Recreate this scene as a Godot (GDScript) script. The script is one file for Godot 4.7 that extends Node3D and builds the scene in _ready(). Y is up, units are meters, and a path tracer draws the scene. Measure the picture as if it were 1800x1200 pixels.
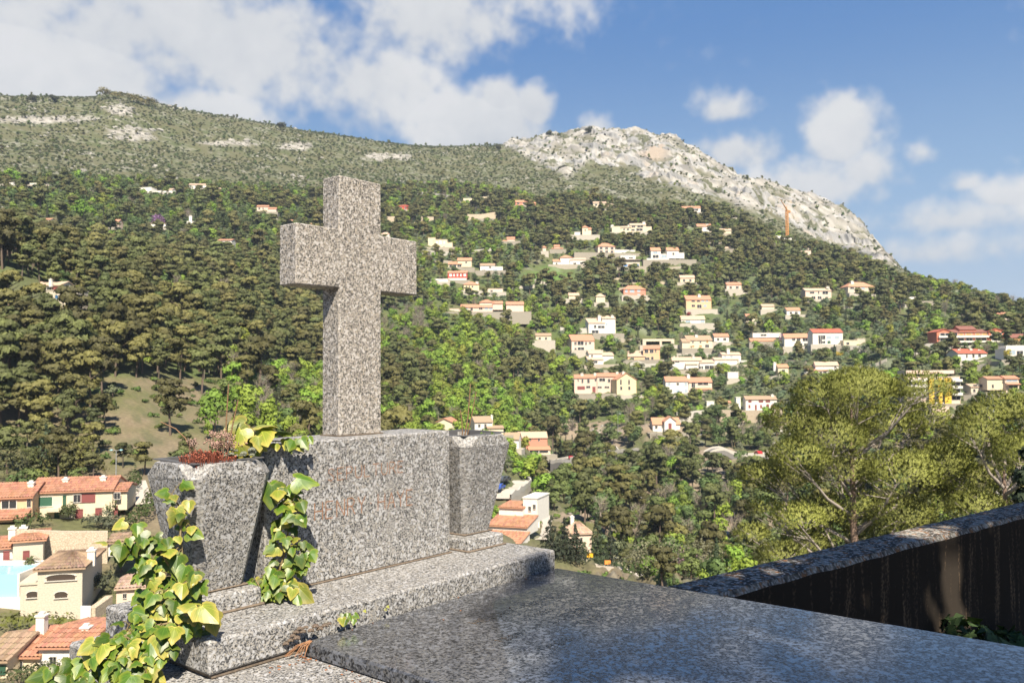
extends Node3D

const EYE := Vector3(-0.9168, 0.4996, 1.511)
const AHEAD := Vector3(0.7705, 0.0, -0.63744)
const ASIDE := Vector3(0.63744, 0.0, 0.7705)
const SUNWARD := Vector3(-0.74, 1.42, 1.0)

class Shape:
	var v := PackedVector3Array()
	var n := PackedVector3Array()
	var c := PackedColorArray()
	var uv := PackedVector2Array()
	func corner(p: Vector3, nn: Vector3, col: Color, t := Vector2.ZERO) -> void:
		v.append(p); n.append(nn); c.append(col); uv.append(t)
	func tri(a: Vector3, b: Vector3, d: Vector3, na: Vector3, nb: Vector3, nd: Vector3, col: Color) -> void:
		if (d - a).cross(b - a).dot(na + nb + nd) < 0.0:
			corner(a, na, col); corner(d, nd, col); corner(b, nb, col)
		else:
			corner(a, na, col); corner(b, nb, col); corner(d, nd, col)
	func quad(a: Vector3, b: Vector3, d: Vector3, e: Vector3, nn: Vector3, col: Color) -> void:
		tri(a, b, d, nn, nn, nn, col)
		tri(a, d, e, nn, nn, nn, col)
	func face(p: Array, outward: Vector3, col := Color.WHITE) -> void:
		var nn := Vector3.ZERO
		for i in range(1, p.size() - 1):
			nn += (p[i + 1] - p[0]).cross(p[i] - p[0])
		if nn.length() < 1e-12:
			return
		nn = nn.normalized()
		if nn.dot(outward) < 0.0:
			nn = -nn
		for i in range(1, p.size() - 1):
			tri(p[0], p[i], p[i + 1], nn, nn, nn, col)
	func box(lo: Vector3, hi: Vector3, col := Color.WHITE) -> void:
		var x := [lo.x, hi.x]
		var y := [lo.y, hi.y]
		var z := [lo.z, hi.z]
		for s in 2:
			var o := 2.0 * s - 1.0
			face([Vector3(x[s], lo.y, lo.z), Vector3(x[s], hi.y, lo.z), Vector3(x[s], hi.y, hi.z), Vector3(x[s], lo.y, hi.z)], Vector3(o, 0, 0), col)
			face([Vector3(lo.x, y[s], lo.z), Vector3(hi.x, y[s], lo.z), Vector3(hi.x, y[s], hi.z), Vector3(lo.x, y[s], hi.z)], Vector3(0, o, 0), col)
			face([Vector3(lo.x, lo.y, z[s]), Vector3(hi.x, lo.y, z[s]), Vector3(hi.x, hi.y, z[s]), Vector3(lo.x, hi.y, z[s])], Vector3(0, 0, o), col)
	func tube(pts: Array, radii: Array, sides: int, col := Color.WHITE) -> void:
		var rings := []
		for i in pts.size():
			var dir: Vector3 = (pts[mini(i + 1, pts.size() - 1)] - pts[maxi(i - 1, 0)]).normalized()
			var s := dir.cross(Vector3(0.31, 0.2, 0.93)).normalized()
			var t := dir.cross(s)
			var ring := []
			for k in sides:
				var a := TAU * k / sides
				ring.append([pts[i] + (s * cos(a) + t * sin(a)) * radii[i], s * cos(a) + t * sin(a)])
			rings.append(ring)
		for i in pts.size() - 1:
			for k in sides:
				var p = rings[i][k]; var q = rings[i][(k + 1) % sides]
				var r = rings[i + 1][(k + 1) % sides]; var w = rings[i + 1][k]
				tri(p[0], q[0], r[0], p[1], q[1], r[1], col)
				tri(p[0], r[0], w[0], p[1], r[1], w[1], col)
		var last := pts.size() - 1
		var cap := []
		for k in sides:
			cap.append(rings[last][k][0])
		face(cap, pts[last] - pts[last - 1], col)
	func lathe(prof: Array, sides: int, at := Vector3.ZERO, col := Color.WHITE) -> void:
		for i in prof.size() - 1:
			var a: Vector2 = prof[i]
			var b: Vector2 = prof[i + 1]
			var sl := Vector2(b.y - a.y, a.x - b.x).normalized()
			for k in sides:
				var d0 := Vector3(cos(TAU * k / sides), 0, sin(TAU * k / sides))
				var d1 := Vector3(cos(TAU * (k + 1) / sides), 0, sin(TAU * (k + 1) / sides))
				var n0 := d0 * sl.x + Vector3(0, sl.y, 0)
				var n1 := d1 * sl.x + Vector3(0, sl.y, 0)
				var u := Vector3(0, 1, 0)
				tri(at + d0 * a.x + u * a.y, at + d1 * a.x + u * a.y, at + d1 * b.x + u * b.y, n0, n1, n1, col)
				tri(at + d0 * a.x + u * a.y, at + d1 * b.x + u * b.y, at + d0 * b.x + u * b.y, n0, n1, n0, col)
	func ball(at: Vector3, r: Vector3, sides := 8, col := Color.WHITE) -> void:
		var rows := maxi(3, sides / 2)
		for i in rows:
			for k in sides:
				var q := []
				for s in [[i, k], [i, k + 1], [i + 1, k + 1], [i + 1, k]]:
					var la: float = PI * s[0] / rows - PI / 2
					var lo: float = TAU * s[1] / sides
					q.append(Vector3(cos(la) * cos(lo), sin(la), cos(la) * sin(lo)))
				tri(at + q[0] * r, at + q[1] * r, at + q[2] * r, q[0], q[1], q[2], col)
				tri(at + q[0] * r, at + q[2] * r, at + q[3] * r, q[0], q[2], q[3], col)
	# a prism along z: outline in x and y, chamfered on its front and back edges
	func prism(outline: Array, z0: float, z1: float, bevel: float, lift := Vector2.ZERO, col := Color.WHITE) -> void:
		var k := outline.size()
		var inner := []
		for i in k:
			var a: Vector2 = outline[(i + k - 1) % k]
			var p: Vector2 = outline[i]
			var b: Vector2 = outline[(i + 1) % k]
			var e0 := (p - a).normalized()
			var e1 := (b - p).normalized()
			var m0 := Vector2(-e0.y, e0.x)
			var m1 := Vector2(-e1.y, e1.x)
			inner.append(p + (m0 + m1) / (1.0 + m0.dot(m1)) * bevel)
		var at := func(p: Vector2, z: float) -> Vector3: return Vector3(p.x, p.y, z)
		var tris := Geometry2D.triangulate_polygon(PackedVector2Array(inner))
		for t in range(0, tris.size(), 3):
			for s in [[z1, 1.0], [z0, -1.0]]:
				face([at.call(inner[tris[t]], s[0]), at.call(inner[tris[t + 1]], s[0]), at.call(inner[tris[t + 2]], s[0])], Vector3(0, 0, s[1]), col)
		for i in k:
			var j := (i + 1) % k
			var p: Vector2 = outline[i]
			var q: Vector2 = outline[j]
			var e := (q - p).normalized()
			var o := Vector3(e.y, -e.x, 0)
			face([at.call(p, z0 + bevel), at.call(q, z0 + bevel), at.call(q, z1 - bevel), at.call(p, z1 - bevel)], o, col)
			face([at.call(p, z1 - bevel), at.call(q, z1 - bevel), at.call(inner[j], z1), at.call(inner[i], z1)], o + Vector3(0, 0, 1), col)
			face([at.call(p, z0 + bevel), at.call(q, z0 + bevel), at.call(inner[j], z0), at.call(inner[i], z0)], o - Vector3(0, 0, 1), col)
	# a block with all its edges chamfered
	func block(lo: Vector3, hi: Vector3, b: float, col := Color.WHITE) -> void:
		prism([Vector2(lo.x + b, lo.y), Vector2(hi.x - b, lo.y), Vector2(hi.x, lo.y + b), Vector2(hi.x, hi.y - b), Vector2(hi.x - b, hi.y), Vector2(lo.x + b, hi.y), Vector2(lo.x, hi.y - b), Vector2(lo.x, lo.y + b)], lo.z, hi.z, b, Vector2.ZERO, col)
	func put(m: ArrayMesh, mat: Material) -> void:
		if v.is_empty():
			return
		var a := []
		a.resize(Mesh.ARRAY_MAX)
		a[Mesh.ARRAY_VERTEX] = v
		a[Mesh.ARRAY_NORMAL] = n
		a[Mesh.ARRAY_COLOR] = c
		a[Mesh.ARRAY_TEX_UV] = uv
		m.add_surface_from_arrays(Mesh.PRIMITIVE_TRIANGLES, a)
		m.surface_set_material(m.get_surface_count() - 1, mat)
	func mesh(mat: Material) -> ArrayMesh:
		var m := ArrayMesh.new()
		put(m, mat)
		return m

var rng := RandomNumberGenerator.new()
var taken := {}
var M := {}
var home: Node3D
var order := 0
var homes := []

func rnd(a: float, b: float) -> float:
	return rng.randf_range(a, b)

func numbered(called: String) -> String:
	taken[called] = taken.get(called, -1) + 1
	return called if taken[called] == 0 else "%s_%03d" % [called, taken[called]]

func tag(o: Node, label: String, category: String, group := "") -> void:
	o.set_meta("label", label)
	o.set_meta("category", category)
	if group:
		o.set_meta("group", group)

func thing(called: String, label: String, category: String, at: Vector3, turn := 0.0, group := "") -> Node3D:
	var o := Node3D.new()
	o.name = numbered(called)
	o.position = at
	o.rotation.y = turn
	tag(o, label, category, group)
	add_child(o)
	return o

func part(called: String, m: Mesh, parent: Node) -> MeshInstance3D:
	var o := MeshInstance3D.new()
	o.mesh = m
	if parent == self:
		o.name = numbered(called)
	else:
		var k := 0
		while parent.has_node(called if k == 0 else "%s_%03d" % [called, k]):
			k += 1
		o.name = called if k == 0 else "%s_%03d" % [called, k]
	parent.add_child(o)
	return o

func structure(called: String, m: Mesh, label: String) -> MeshInstance3D:
	var o := part(called, m, self)
	o.set_meta("kind", "structure")
	tag(o, label, called.replace("_", " "))
	return o

func paint(r: float, g: float, b: float, rough := 0.85) -> StandardMaterial3D:
	var m := StandardMaterial3D.new()
	m.albedo_color = Color(r, g, b).linear_to_srgb()
	m.roughness = rough
	m.vertex_color_use_as_albedo = true
	return m

func noise(kind: int, freq: float, octaves: int, s: int) -> FastNoiseLite:
	var f := FastNoiseLite.new()
	f.noise_type = kind
	f.frequency = freq
	f.fractal_octaves = octaves
	f.seed = s
	if octaves == 1:
		f.fractal_type = FastNoiseLite.FRACTAL_NONE
	return f

# a soft grey mottling that a material multiplies into its colour
func mottle(freq: float, lo: float, hi: float, s: int, size := 256) -> NoiseTexture2D:
	var t := NoiseTexture2D.new()
	t.width = size; t.height = size
	t.seamless = true
	t.noise = noise(FastNoiseLite.TYPE_SIMPLEX_SMOOTH, freq, 5, s)
	var g := Gradient.new()
	g.offsets = PackedFloat32Array([0.15, 0.85])
	g.colors = PackedColorArray([Color(lo, lo, lo).linear_to_srgb(), Color(hi, hi, hi).linear_to_srgb()])
	t.color_ramp = g
	return t

func rough_wall(r: float, g: float, b: float, scale: float, tex: Texture2D, rough := 0.9) -> StandardMaterial3D:
	var m := paint(r, g, b, rough)
	m.albedo_texture = tex
	m.uv1_triplanar = true
	m.uv1_world_triplanar = true
	m.uv1_scale = Vector3.ONE * scale
	return m

# ------------------------------------------------------------------ granite
func cells(freq: float, s: int, size: int) -> PackedByteArray:
	var f := noise(FastNoiseLite.TYPE_CELLULAR, freq, 1, s)
	f.cellular_return_type = FastNoiseLite.RETURN_CELL_VALUE
	f.cellular_jitter = 1.0
	f.domain_warp_enabled = true
	f.domain_warp_amplitude = 0.9 / freq * 0.35
	f.domain_warp_frequency = freq * 1.7
	f.domain_warp_fractal_type = FastNoiseLite.DOMAIN_WARP_FRACTAL_NONE
	return f.get_seamless_image(size, size, false, false, 0.08, true).get_data()

func granite_images() -> Array:
	var size := 1024
	var a := cells(0.27, 3, size)
	var b := cells(0.105, 5, size)
	var d := cells(0.19, 9, size)
	var low := noise(FastNoiseLite.TYPE_SIMPLEX_SMOOTH, 0.012, 3, 4).get_seamless_image(size, size).get_data()
	var px := PackedByteArray()
	px.resize(size * size * 3)
	var ro := PackedByteArray()
	ro.resize(size * size)
	var gloss := PackedByteArray()
	gloss.resize(size * size)
	for i in size * size:
		var x := a[i]
		var g := 150.0
		var warm := 0.0
		var r := 60
		if b[i] > 212:
			g = 220.0 + (x - 128) * 0.10
			r = 30
		elif d[i] < 66 + (low[i] - 128) * 0.20:
			g = 58.0 + x * 0.24
			r = 135
		elif x < 96:
			g = 128.0 + d[i] * 0.12
			r = 120
		elif x < 178:
			g = 176.0 + d[i] * 0.08
			warm = 11.0 if b[i] < 90 else 4.0
			r = 90
		else:
			g = 208.0
			warm = 4.0
			r = 50
		px[i * 3] = int(clampf(g + warm, 0, 255))
		px[i * 3 + 1] = int(clampf(g + warm * 0.25, 0, 255))
		px[i * 3 + 2] = int(clampf(g - warm * 1.2, 0, 255))
		ro[i] = r
		gloss[i] = int(clampf(330.0 - r * 2.4 + (low[i] - 128) * 0.5, 10, 255))
	return [Image.create_from_data(size, size, false, Image.FORMAT_RGB8, px), Image.create_from_data(size, size, false, Image.FORMAT_L8, ro), Image.create_from_data(size, size, false, Image.FORMAT_L8, gloss)]

# ------------------------------------------------------------------ the lie of the land, surveyed round the terrace
var stations := []
var crest := []
const ACROSS := 521
const WEST := -65.0
const STEP := 0.25
var rows := PackedFloat32Array()
var heights := PackedFloat32Array()
var crest_grade := PackedFloat32Array()

func station(bearing: float, at: Array, height: Array) -> void:
	stations.append([bearing, at, height])

func ridge(bearing: float, at: float, height: float) -> void:
	crest.append(Vector3(bearing, at, height))

func profile(b: float) -> Array:
	var i := 0
	while i < stations.size() - 2 and b > stations[i + 1][0]:
		i += 1
	var t := clampf((b - stations[i][0]) / (stations[i + 1][0] - stations[i][0]), 0, 1)
	t = t * t * (3 - 2 * t)
	var j := 0
	while j < crest.size() - 2 and b > crest[j + 1].x:
		j += 1
	var w := clampf((b - crest[j].x) / (crest[j + 1].x - crest[j].x), 0, 1)
	var far: Vector3 = crest[j].lerp(crest[j + 1], w)
	var d := PackedFloat32Array([3.0])
	var h := PackedFloat32Array([-2.6])
	for k in 9:
		d.append(lerpf(stations[i][1][k], stations[i + 1][1][k], t))
		h.append(lerpf(stations[i][2][k], stations[i + 1][2][k], t))
	d.append(far.y); h.append(far.z)
	d.append(far.y + 400.0); h.append(far.z - 160.0)
	var s := PackedFloat32Array()
	for k in d.size() - 1:
		s.append((h[k + 1] - h[k]) / (d[k + 1] - d[k]))
	var m := PackedFloat32Array([s[0]])
	for k in range(1, d.size() - 1):
		if s[k - 1] * s[k] > 0.0:
			var l0 := d[k] - d[k - 1]
			var l1 := d[k + 1] - d[k]
			var w1 := 2 * l1 + l0
			var w2 := l1 + 2 * l0
			m.append((w1 + w2) / (w1 / s[k - 1] + w2 / s[k]))
		else:
			m.append(0.0)
	m.append(s[s.size() - 1])
	return [d, h, m]

func row_at(d: float) -> float:
	if d < 150.0:
		return 60.0 * (d - 3.0) / 147.0
	if d < 1200.0:
		return 60.0 + (d - 150.0) / 3.5
	return 360.0 + (d - 1200.0) / 25.0

func ground(x: float, z: float) -> float:
	var p := Vector3(x - EYE.x, 0, z - EYE.z)
	var d := p.length()
	var b := rad_to_deg(atan2(p.dot(ASIDE), p.dot(AHEAD)))
	return lay(b, d)

func lay(b: float, d: float) -> float:
	var cf := clampf((b - WEST) / STEP, 0, ACROSS - 1.001)
	var rf := clampf(row_at(d), 0, rows.size() - 1.001)
	var c := int(cf)
	var r := int(rf)
	var n := rows.size()
	var a0 := lerpf(heights[c * n + r], heights[c * n + r + 1], rf - r)
	var a1 := lerpf(heights[(c + 1) * n + r], heights[(c + 1) * n + r + 1], rf - r)
	return lerpf(a0, a1, cf - c)

func place(b: float, d: float) -> Vector3:
	var p := EYE + (AHEAD * cos(deg_to_rad(b)) + ASIDE * sin(deg_to_rad(b))) * d
	p.y = lay(b, d)
	return p

# where a bearing and a grade lie on the survey sheet (east across, south down)
func sheet(b: float, d: float, h: float) -> Vector2:
	var r := deg_to_rad(b)
	return Vector2(900.0 + 1526.0 * tan(r), 661.0 - 1526.0 * (h - EYE.y) / (d * cos(r)))

func steps(x: float, pts: Array) -> float:
	for i in pts.size() - 1:
		if x < pts[i + 1].x:
			return lerpf(pts[i].y, pts[i + 1].y, clampf((x - pts[i].x) / (pts[i + 1].x - pts[i].x), 0, 1))
	return pts[-1].y

var heath_line := [Vector2(0, 305), Vector2(200, 312), Vector2(400, 325), Vector2(560, 335), Vector2(700, 322), Vector2(850, 328), Vector2(950, 348), Vector2(1050, 345), Vector2(1150, 368), Vector2(1250, 362), Vector2(1300, 384), Vector2(1400, 424), Vector2(1500, 452), Vector2(1570, 488), Vector2(1800, 545), Vector2(2400, 640)]
var crag_foot := [Vector2(880, 250), Vector2(950, 288), Vector2(1000, 316), Vector2(1040, 286), Vector2(1100, 298), Vector2(1160, 326), Vector2(1260, 352), Vector2(1330, 378), Vector2(1400, 402), Vector2(1450, 430), Vector2(1500, 446), Vector2(1570, 482), Vector2(1600, 470), Vector2(1620, 400)]

func spot(p: Vector2, x: float, y: float, rx: float, ry: float) -> float:
	return clampf(1.6 - 1.6 * sqrt(pow((p.x - x) / rx, 2) + pow((p.y - y) / ry, 2)), 0, 1)

# how much bare limestone shows, 0 to 1
func bare_rock(p: Vector2, n1: float, n2: float) -> float:
	var r := 0.0
	if p.x > 880 and p.x < 1620:
		r = smoothstep(8, -14, p.y - steps(p.x, crag_foot))
		r *= clampf(0.85 + n1 * 1.1 + n2 * 0.6, 0, 1)
	r = maxf(r, spot(p, 70, 200, 130, 9) + n1 * 0.5)
	r = maxf(r, spot(p, 225, 226, 62, 17) + n2 * 0.4)
	r = maxf(r, spot(p, 205, 184, 34, 12) + n2 * 0.2)
	r = maxf(r, spot(p, 395, 245, 70, 7) + n2 * 0.3)
	r = maxf(r, spot(p, 515, 252, 42, 10) + n2 * 0.4)
	r = maxf(r, (spot(p, 680, 270, 60, 10) + n1 * 0.8) * 0.8)
	r = maxf(r, (spot(p, 840, 352, 50, 24) + n1 * 0.5) * 0.8)
	r = maxf(r, (spot(p, 740, 345, 70, 22) + n1 * 0.6) * 0.8)
	return clampf(r, 0, 1)

var patches: FastNoiseLite
var grit: FastNoiseLite

func build_land() -> void:
	survey()
	for i in 60:
		rows.append(3.0 + 147.0 * i / 60.0)
	for i in 300:
		rows.append(150.0 + 3.5 * i)
	for i in 17:
		rows.append(1200.0 + 25.0 * i)
	var n := rows.size()
	heights.resize(ACROSS * n)
	var bumps := noise(FastNoiseLite.TYPE_SIMPLEX_SMOOTH, 0.012, 5, 21)
	var crags := noise(FastNoiseLite.TYPE_SIMPLEX, 0.014, 4, 8)
	var clefts := noise(FastNoiseLite.TYPE_SIMPLEX, 0.045, 4, 18)
	crags.fractal_type = FastNoiseLite.FRACTAL_RIDGED
	patches = noise(FastNoiseLite.TYPE_SIMPLEX_SMOOTH, 0.03, 4, 33)
	grit = noise(FastNoiseLite.TYPE_SIMPLEX, 0.16, 3, 34)
	var col := PackedColorArray()
	col.resize(ACROSS * n)
	var pos := PackedVector3Array()
	pos.resize(ACROSS * n)
	for c in ACROSS:
		var b := WEST + STEP * c
		var pr := profile(b)
		var d: PackedFloat32Array = pr[0]
		var h: PackedFloat32Array = pr[1]
		var m: PackedFloat32Array = pr[2]
		var k := 0
		var dir := AHEAD * cos(deg_to_rad(b)) + ASIDE * sin(deg_to_rad(b))
		for r in n:
			var x := minf(rows[r], d[11] - 0.01)
			while k < d.size() - 2 and x > d[k + 1]:
				k += 1
			var l := d[k + 1] - d[k]
			var t := (x - d[k]) / l
			var t2 := t * t
			var t3 := t2 * t
			var y := (2 * t3 - 3 * t2 + 1) * h[k] + (t3 - 2 * t2 + t) * l * m[k] + (3 * t2 - 2 * t3) * h[k + 1] + (t3 - t2) * l * m[k + 1]
			var p := EYE + dir * rows[r]
			var s := sheet(b, x, y)
			var n1 := patches.get_noise_2d(p.x, p.z)
			var n2 := grit.get_noise_2d(p.x, p.z)
			var rock := bare_rock(s, n1, n2)
			if x > d[10] + 60.0:
				rock = 0.0
			var cliff := rock if s.x > 880 else rock * 0.15
			var fis := 0.0
			if x > 20.0:
				y += bumps.get_noise_2d(p.x, p.z) * minf(2.2, x * 0.004)
			if cliff > 0.0:
				var cr := crags.get_noise_3d(p.x, y * 0.7, p.z)
				fis = crags.get_noise_3d(p.x * 2.6, y * 1.2, p.z * 2.6)
				y += cliff * (cr * 10.0 + fis * 4.0) * clampf((d[10] + 10.0 - x) / 60.0, 0.25, 1.0)
				fis = minf(fis, cr)
			p.y = y
			heights[c * n + r] = y
			pos[c * n + r] = p
			# what the ground is made of
			var q := Color(0.135, 0.130, 0.062)                 # dry earth and grass
			var green := clampf(0.5 + n1 * 1.6, 0, 1)
			q = q.lerp(Color(0.085, 0.125, 0.030), 0.25 + green * 0.7)
			if s.y < steps(s.x, heath_line):
				q = Color(0.120, 0.115, 0.055).lerp(Color(0.078, 0.096, 0.030), clampf(0.5 + n1 * 1.7 + n2 * 0.8, 0, 1))
				var chip := smoothstep(0.34, 0.62, n2 + n1 * 0.75)
				q = q.lerp(Color(0.30, 0.28, 0.23), chip * 0.6)
			if x < 190.0 or (s.x > 180 and s.x < 430 and s.y > 660 and s.y < 800):
				q = Color(0.215, 0.170, 0.105).lerp(Color(0.120, 0.125, 0.045), clampf(0.45 + n1 * 1.7 + n2 * 0.5, 0, 1))
			if s.x > 940 and s.x < 1640 and s.y > 740 and x > 190.0:
				q = q.lerp(Color(0.30, 0.235, 0.165), smoothstep(0.0, 0.4, n1 + 0.25 * n2 + 0.12))
			var meadow := maxf(spot(s, 965, 486, 52, 20), maxf(spot(s, 260, 433, 26, 9), spot(s, 855, 722, 55, 10)))
			q = q.lerp(Color(0.115, 0.20, 0.035), meadow)
			q = q.lerp(Color(0.42, 0.40, 0.36).lerp(Color(0.27, 0.255, 0.22), clampf(0.5 + n2 * 1.4, 0, 1)), smoothstep(0.30, 0.62, rock))
			if cliff > 0.0:
				q = q.lerp(Color(0.105, 0.110, 0.050), smoothstep(0.05, -0.40, fis + n1 * 0.5) * 0.9)
				var cl := clefts.get_noise_3d(p.x, y * 0.22, p.z)
				q = q.lerp(Color(0.17, 0.165, 0.155), smoothstep(0.05, 0.42, cl) * cliff * 0.85)
				q = q.lerp(Color(0.52, 0.50, 0.46), smoothstep(-0.12, -0.45, cl) * cliff * 0.8)
			q = q.lerp(Color(0.42, 0.34, 0.24), spot(s, 1393, 378, 12, 22) * rock)
			q = q.lerp(Color(0.36, 0.30, 0.24), spot(s, 1155, 272, 34, 12))
			col[c * n + r] = q
	var norm := PackedVector3Array()
	norm.resize(ACROSS * n)
	for c in ACROSS:
		for r in n:
			var i := c * n + r
			var e := pos[mini(c + 1, ACROSS - 1) * n + r] - pos[maxi(c - 1, 0) * n + r]
			var f := pos[c * n + mini(r + 1, n - 1)] - pos[c * n + maxi(r - 1, 0)]
			var q := e.cross(f).normalized()
			norm[i] = q if q.y > 0 else -q
	var idx := PackedInt32Array()
	idx.resize((ACROSS - 1) * (n - 1) * 6)
	var w := 0
	for c in ACROSS - 1:
		for r in n - 1:
			var i := c * n + r
			for j in [i, i + 1, i + n, i + 1, i + n + 1, i + n]:
				idx[w] = j
				w += 1
	var a := []
	a.resize(Mesh.ARRAY_MAX)
	a[Mesh.ARRAY_VERTEX] = pos
	a[Mesh.ARRAY_NORMAL] = norm
	a[Mesh.ARRAY_COLOR] = col
	a[Mesh.ARRAY_INDEX] = idx
	var land := ArrayMesh.new()
	land.add_surface_from_arrays(Mesh.PRIMITIVE_TRIANGLES, a)
	var soil := rough_wall(1, 1, 1, 0.09, mottle(0.02, 0.62, 1.0, 77, 512), 1.0)
	land.surface_set_material(0, soil)
	structure("terrain", land, "steep hillside rising from the valley to a pale limestone ridge")

# the bare summit crag in detail: beds that dip to the right, split by clefts
func build_crag() -> void:
	var clefts := noise(FastNoiseLite.TYPE_SIMPLEX, 0.055, 4, 81)
	clefts.fractal_type = FastNoiseLite.FRACTAL_RIDGED
	var beds := noise(FastNoiseLite.TYPE_SIMPLEX, 0.06, 3, 82)
	var chips := noise(FastNoiseLite.TYPE_CELLULAR, 0.11, 2, 83)
	chips.cellular_return_type = FastNoiseLite.RETURN_DISTANCE2_SUB
	var green := noise(FastNoiseLite.TYPE_SIMPLEX_SMOOTH, 0.028, 3, 84)
	var cols := 430
	var deep := 165
	var pos := PackedVector3Array()
	var col := PackedColorArray()
	var keep := PackedByteArray()
	for c in cols:
		var b := -1.0 + 0.062 * c
		var top: float = profile(b)[0][10]
		for r in deep:
			var d := top - 235.0 + 1.5 * r
			var p := place(b, d)
			var s := sheet(b, d, p.y)
			var rock := bare_rock(s, patches.get_noise_2d(p.x, p.z) * 0.6, grit.get_noise_2d(p.x, p.z) * 0.5)
			var lat := p.dot(ASIDE)
			var up := Vector3(p.x - place(b, d + 4.0).x, 0, 0)
			var rise := (lay(b, d + 5.0) - lay(b, d - 5.0)) / 10.0
			var out := (Vector3.UP - (AHEAD * cos(deg_to_rad(b)) + ASIDE * sin(deg_to_rad(b))) * rise).normalized()
			var dip := p.y + lat * 0.45
			var bed := beds.get_noise_3d(dip * 1.5, lat * 0.16, d * 0.2)
			var cl := clefts.get_noise_3d(lat * 1.1, p.y * 0.35, d * 0.5)
			var chip := chips.get_noise_3d(lat, p.y * 0.8, d)
			var veg := green.get_noise_3d(p.x, p.y, p.z)
			var edge := smoothstep(0.25, 0.6, rock)
			p += out * ((bed * 4.2 + cl * 3.0 + chip * 2.0) * edge * clampf((top - d) / 40.0, 0.3, 1.0) + (0.6 if edge > 0.0 else -4.0) + (edge - 1.0) * 2.5)
			var q := Color(0.385, 0.38, 0.365).lerp(Color(0.25, 0.25, 0.245), smoothstep(-0.05, 0.45, bed))
			q = q.lerp(Color(0.155, 0.155, 0.150), smoothstep(0.2, -0.5, cl) * 0.85)
			q = q.lerp(Color(0.50, 0.40, 0.29), smoothstep(0.25, 0.55, veg) * 0.35)
			q = q.lerp(Color(0.085, 0.092, 0.040), smoothstep(-0.04, -0.22, veg + bed * 0.3) * 0.9)
			q = q.lerp(Color(0.36, 0.30, 0.24), spot(s, 1155, 272, 40, 14))
			pos.append(p)
			col.append(q)
			keep.append(1 if rock > 0.18 and d < top + 8.0 else 0)
	var sh := Shape.new()
	var idx := PackedInt32Array()
	var norm := PackedVector3Array()
	norm.resize(pos.size())
	for c in cols:
		for r in deep:
			var e := pos[mini(c + 1, cols - 1) * deep + r] - pos[maxi(c - 1, 0) * deep + r]
			var f := pos[c * deep + mini(r + 1, deep - 1)] - pos[c * deep + maxi(r - 1, 0)]
			var q := e.cross(f).normalized()
			norm[c * deep + r] = q if q.y > 0 else -q
	for c in cols - 1:
		for r in deep - 1:
			var i := c * deep + r
			if keep[i] + keep[i + 1] + keep[i + deep] + keep[i + deep + 1] < 4:
				continue
			for j in [i, i + 1, i + deep, i + 1, i + deep + 1, i + deep]:
				idx.append(j)
	var a := []
	a.resize(Mesh.ARRAY_MAX)
	a[Mesh.ARRAY_VERTEX] = pos
	a[Mesh.ARRAY_NORMAL] = norm
	a[Mesh.ARRAY_COLOR] = col
	a[Mesh.ARRAY_INDEX] = idx
	var m := ArrayMesh.new()
	m.add_surface_from_arrays(Mesh.PRIMITIVE_TRIANGLES, a)
	m.surface_set_material(0, rough_wall(1, 1, 1, 0.12, mottle(0.05, 0.72, 1.0, 78, 512), 1.0))
	structure("rock_crag", m, "pale limestone summit crag dropping to the right")

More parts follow.
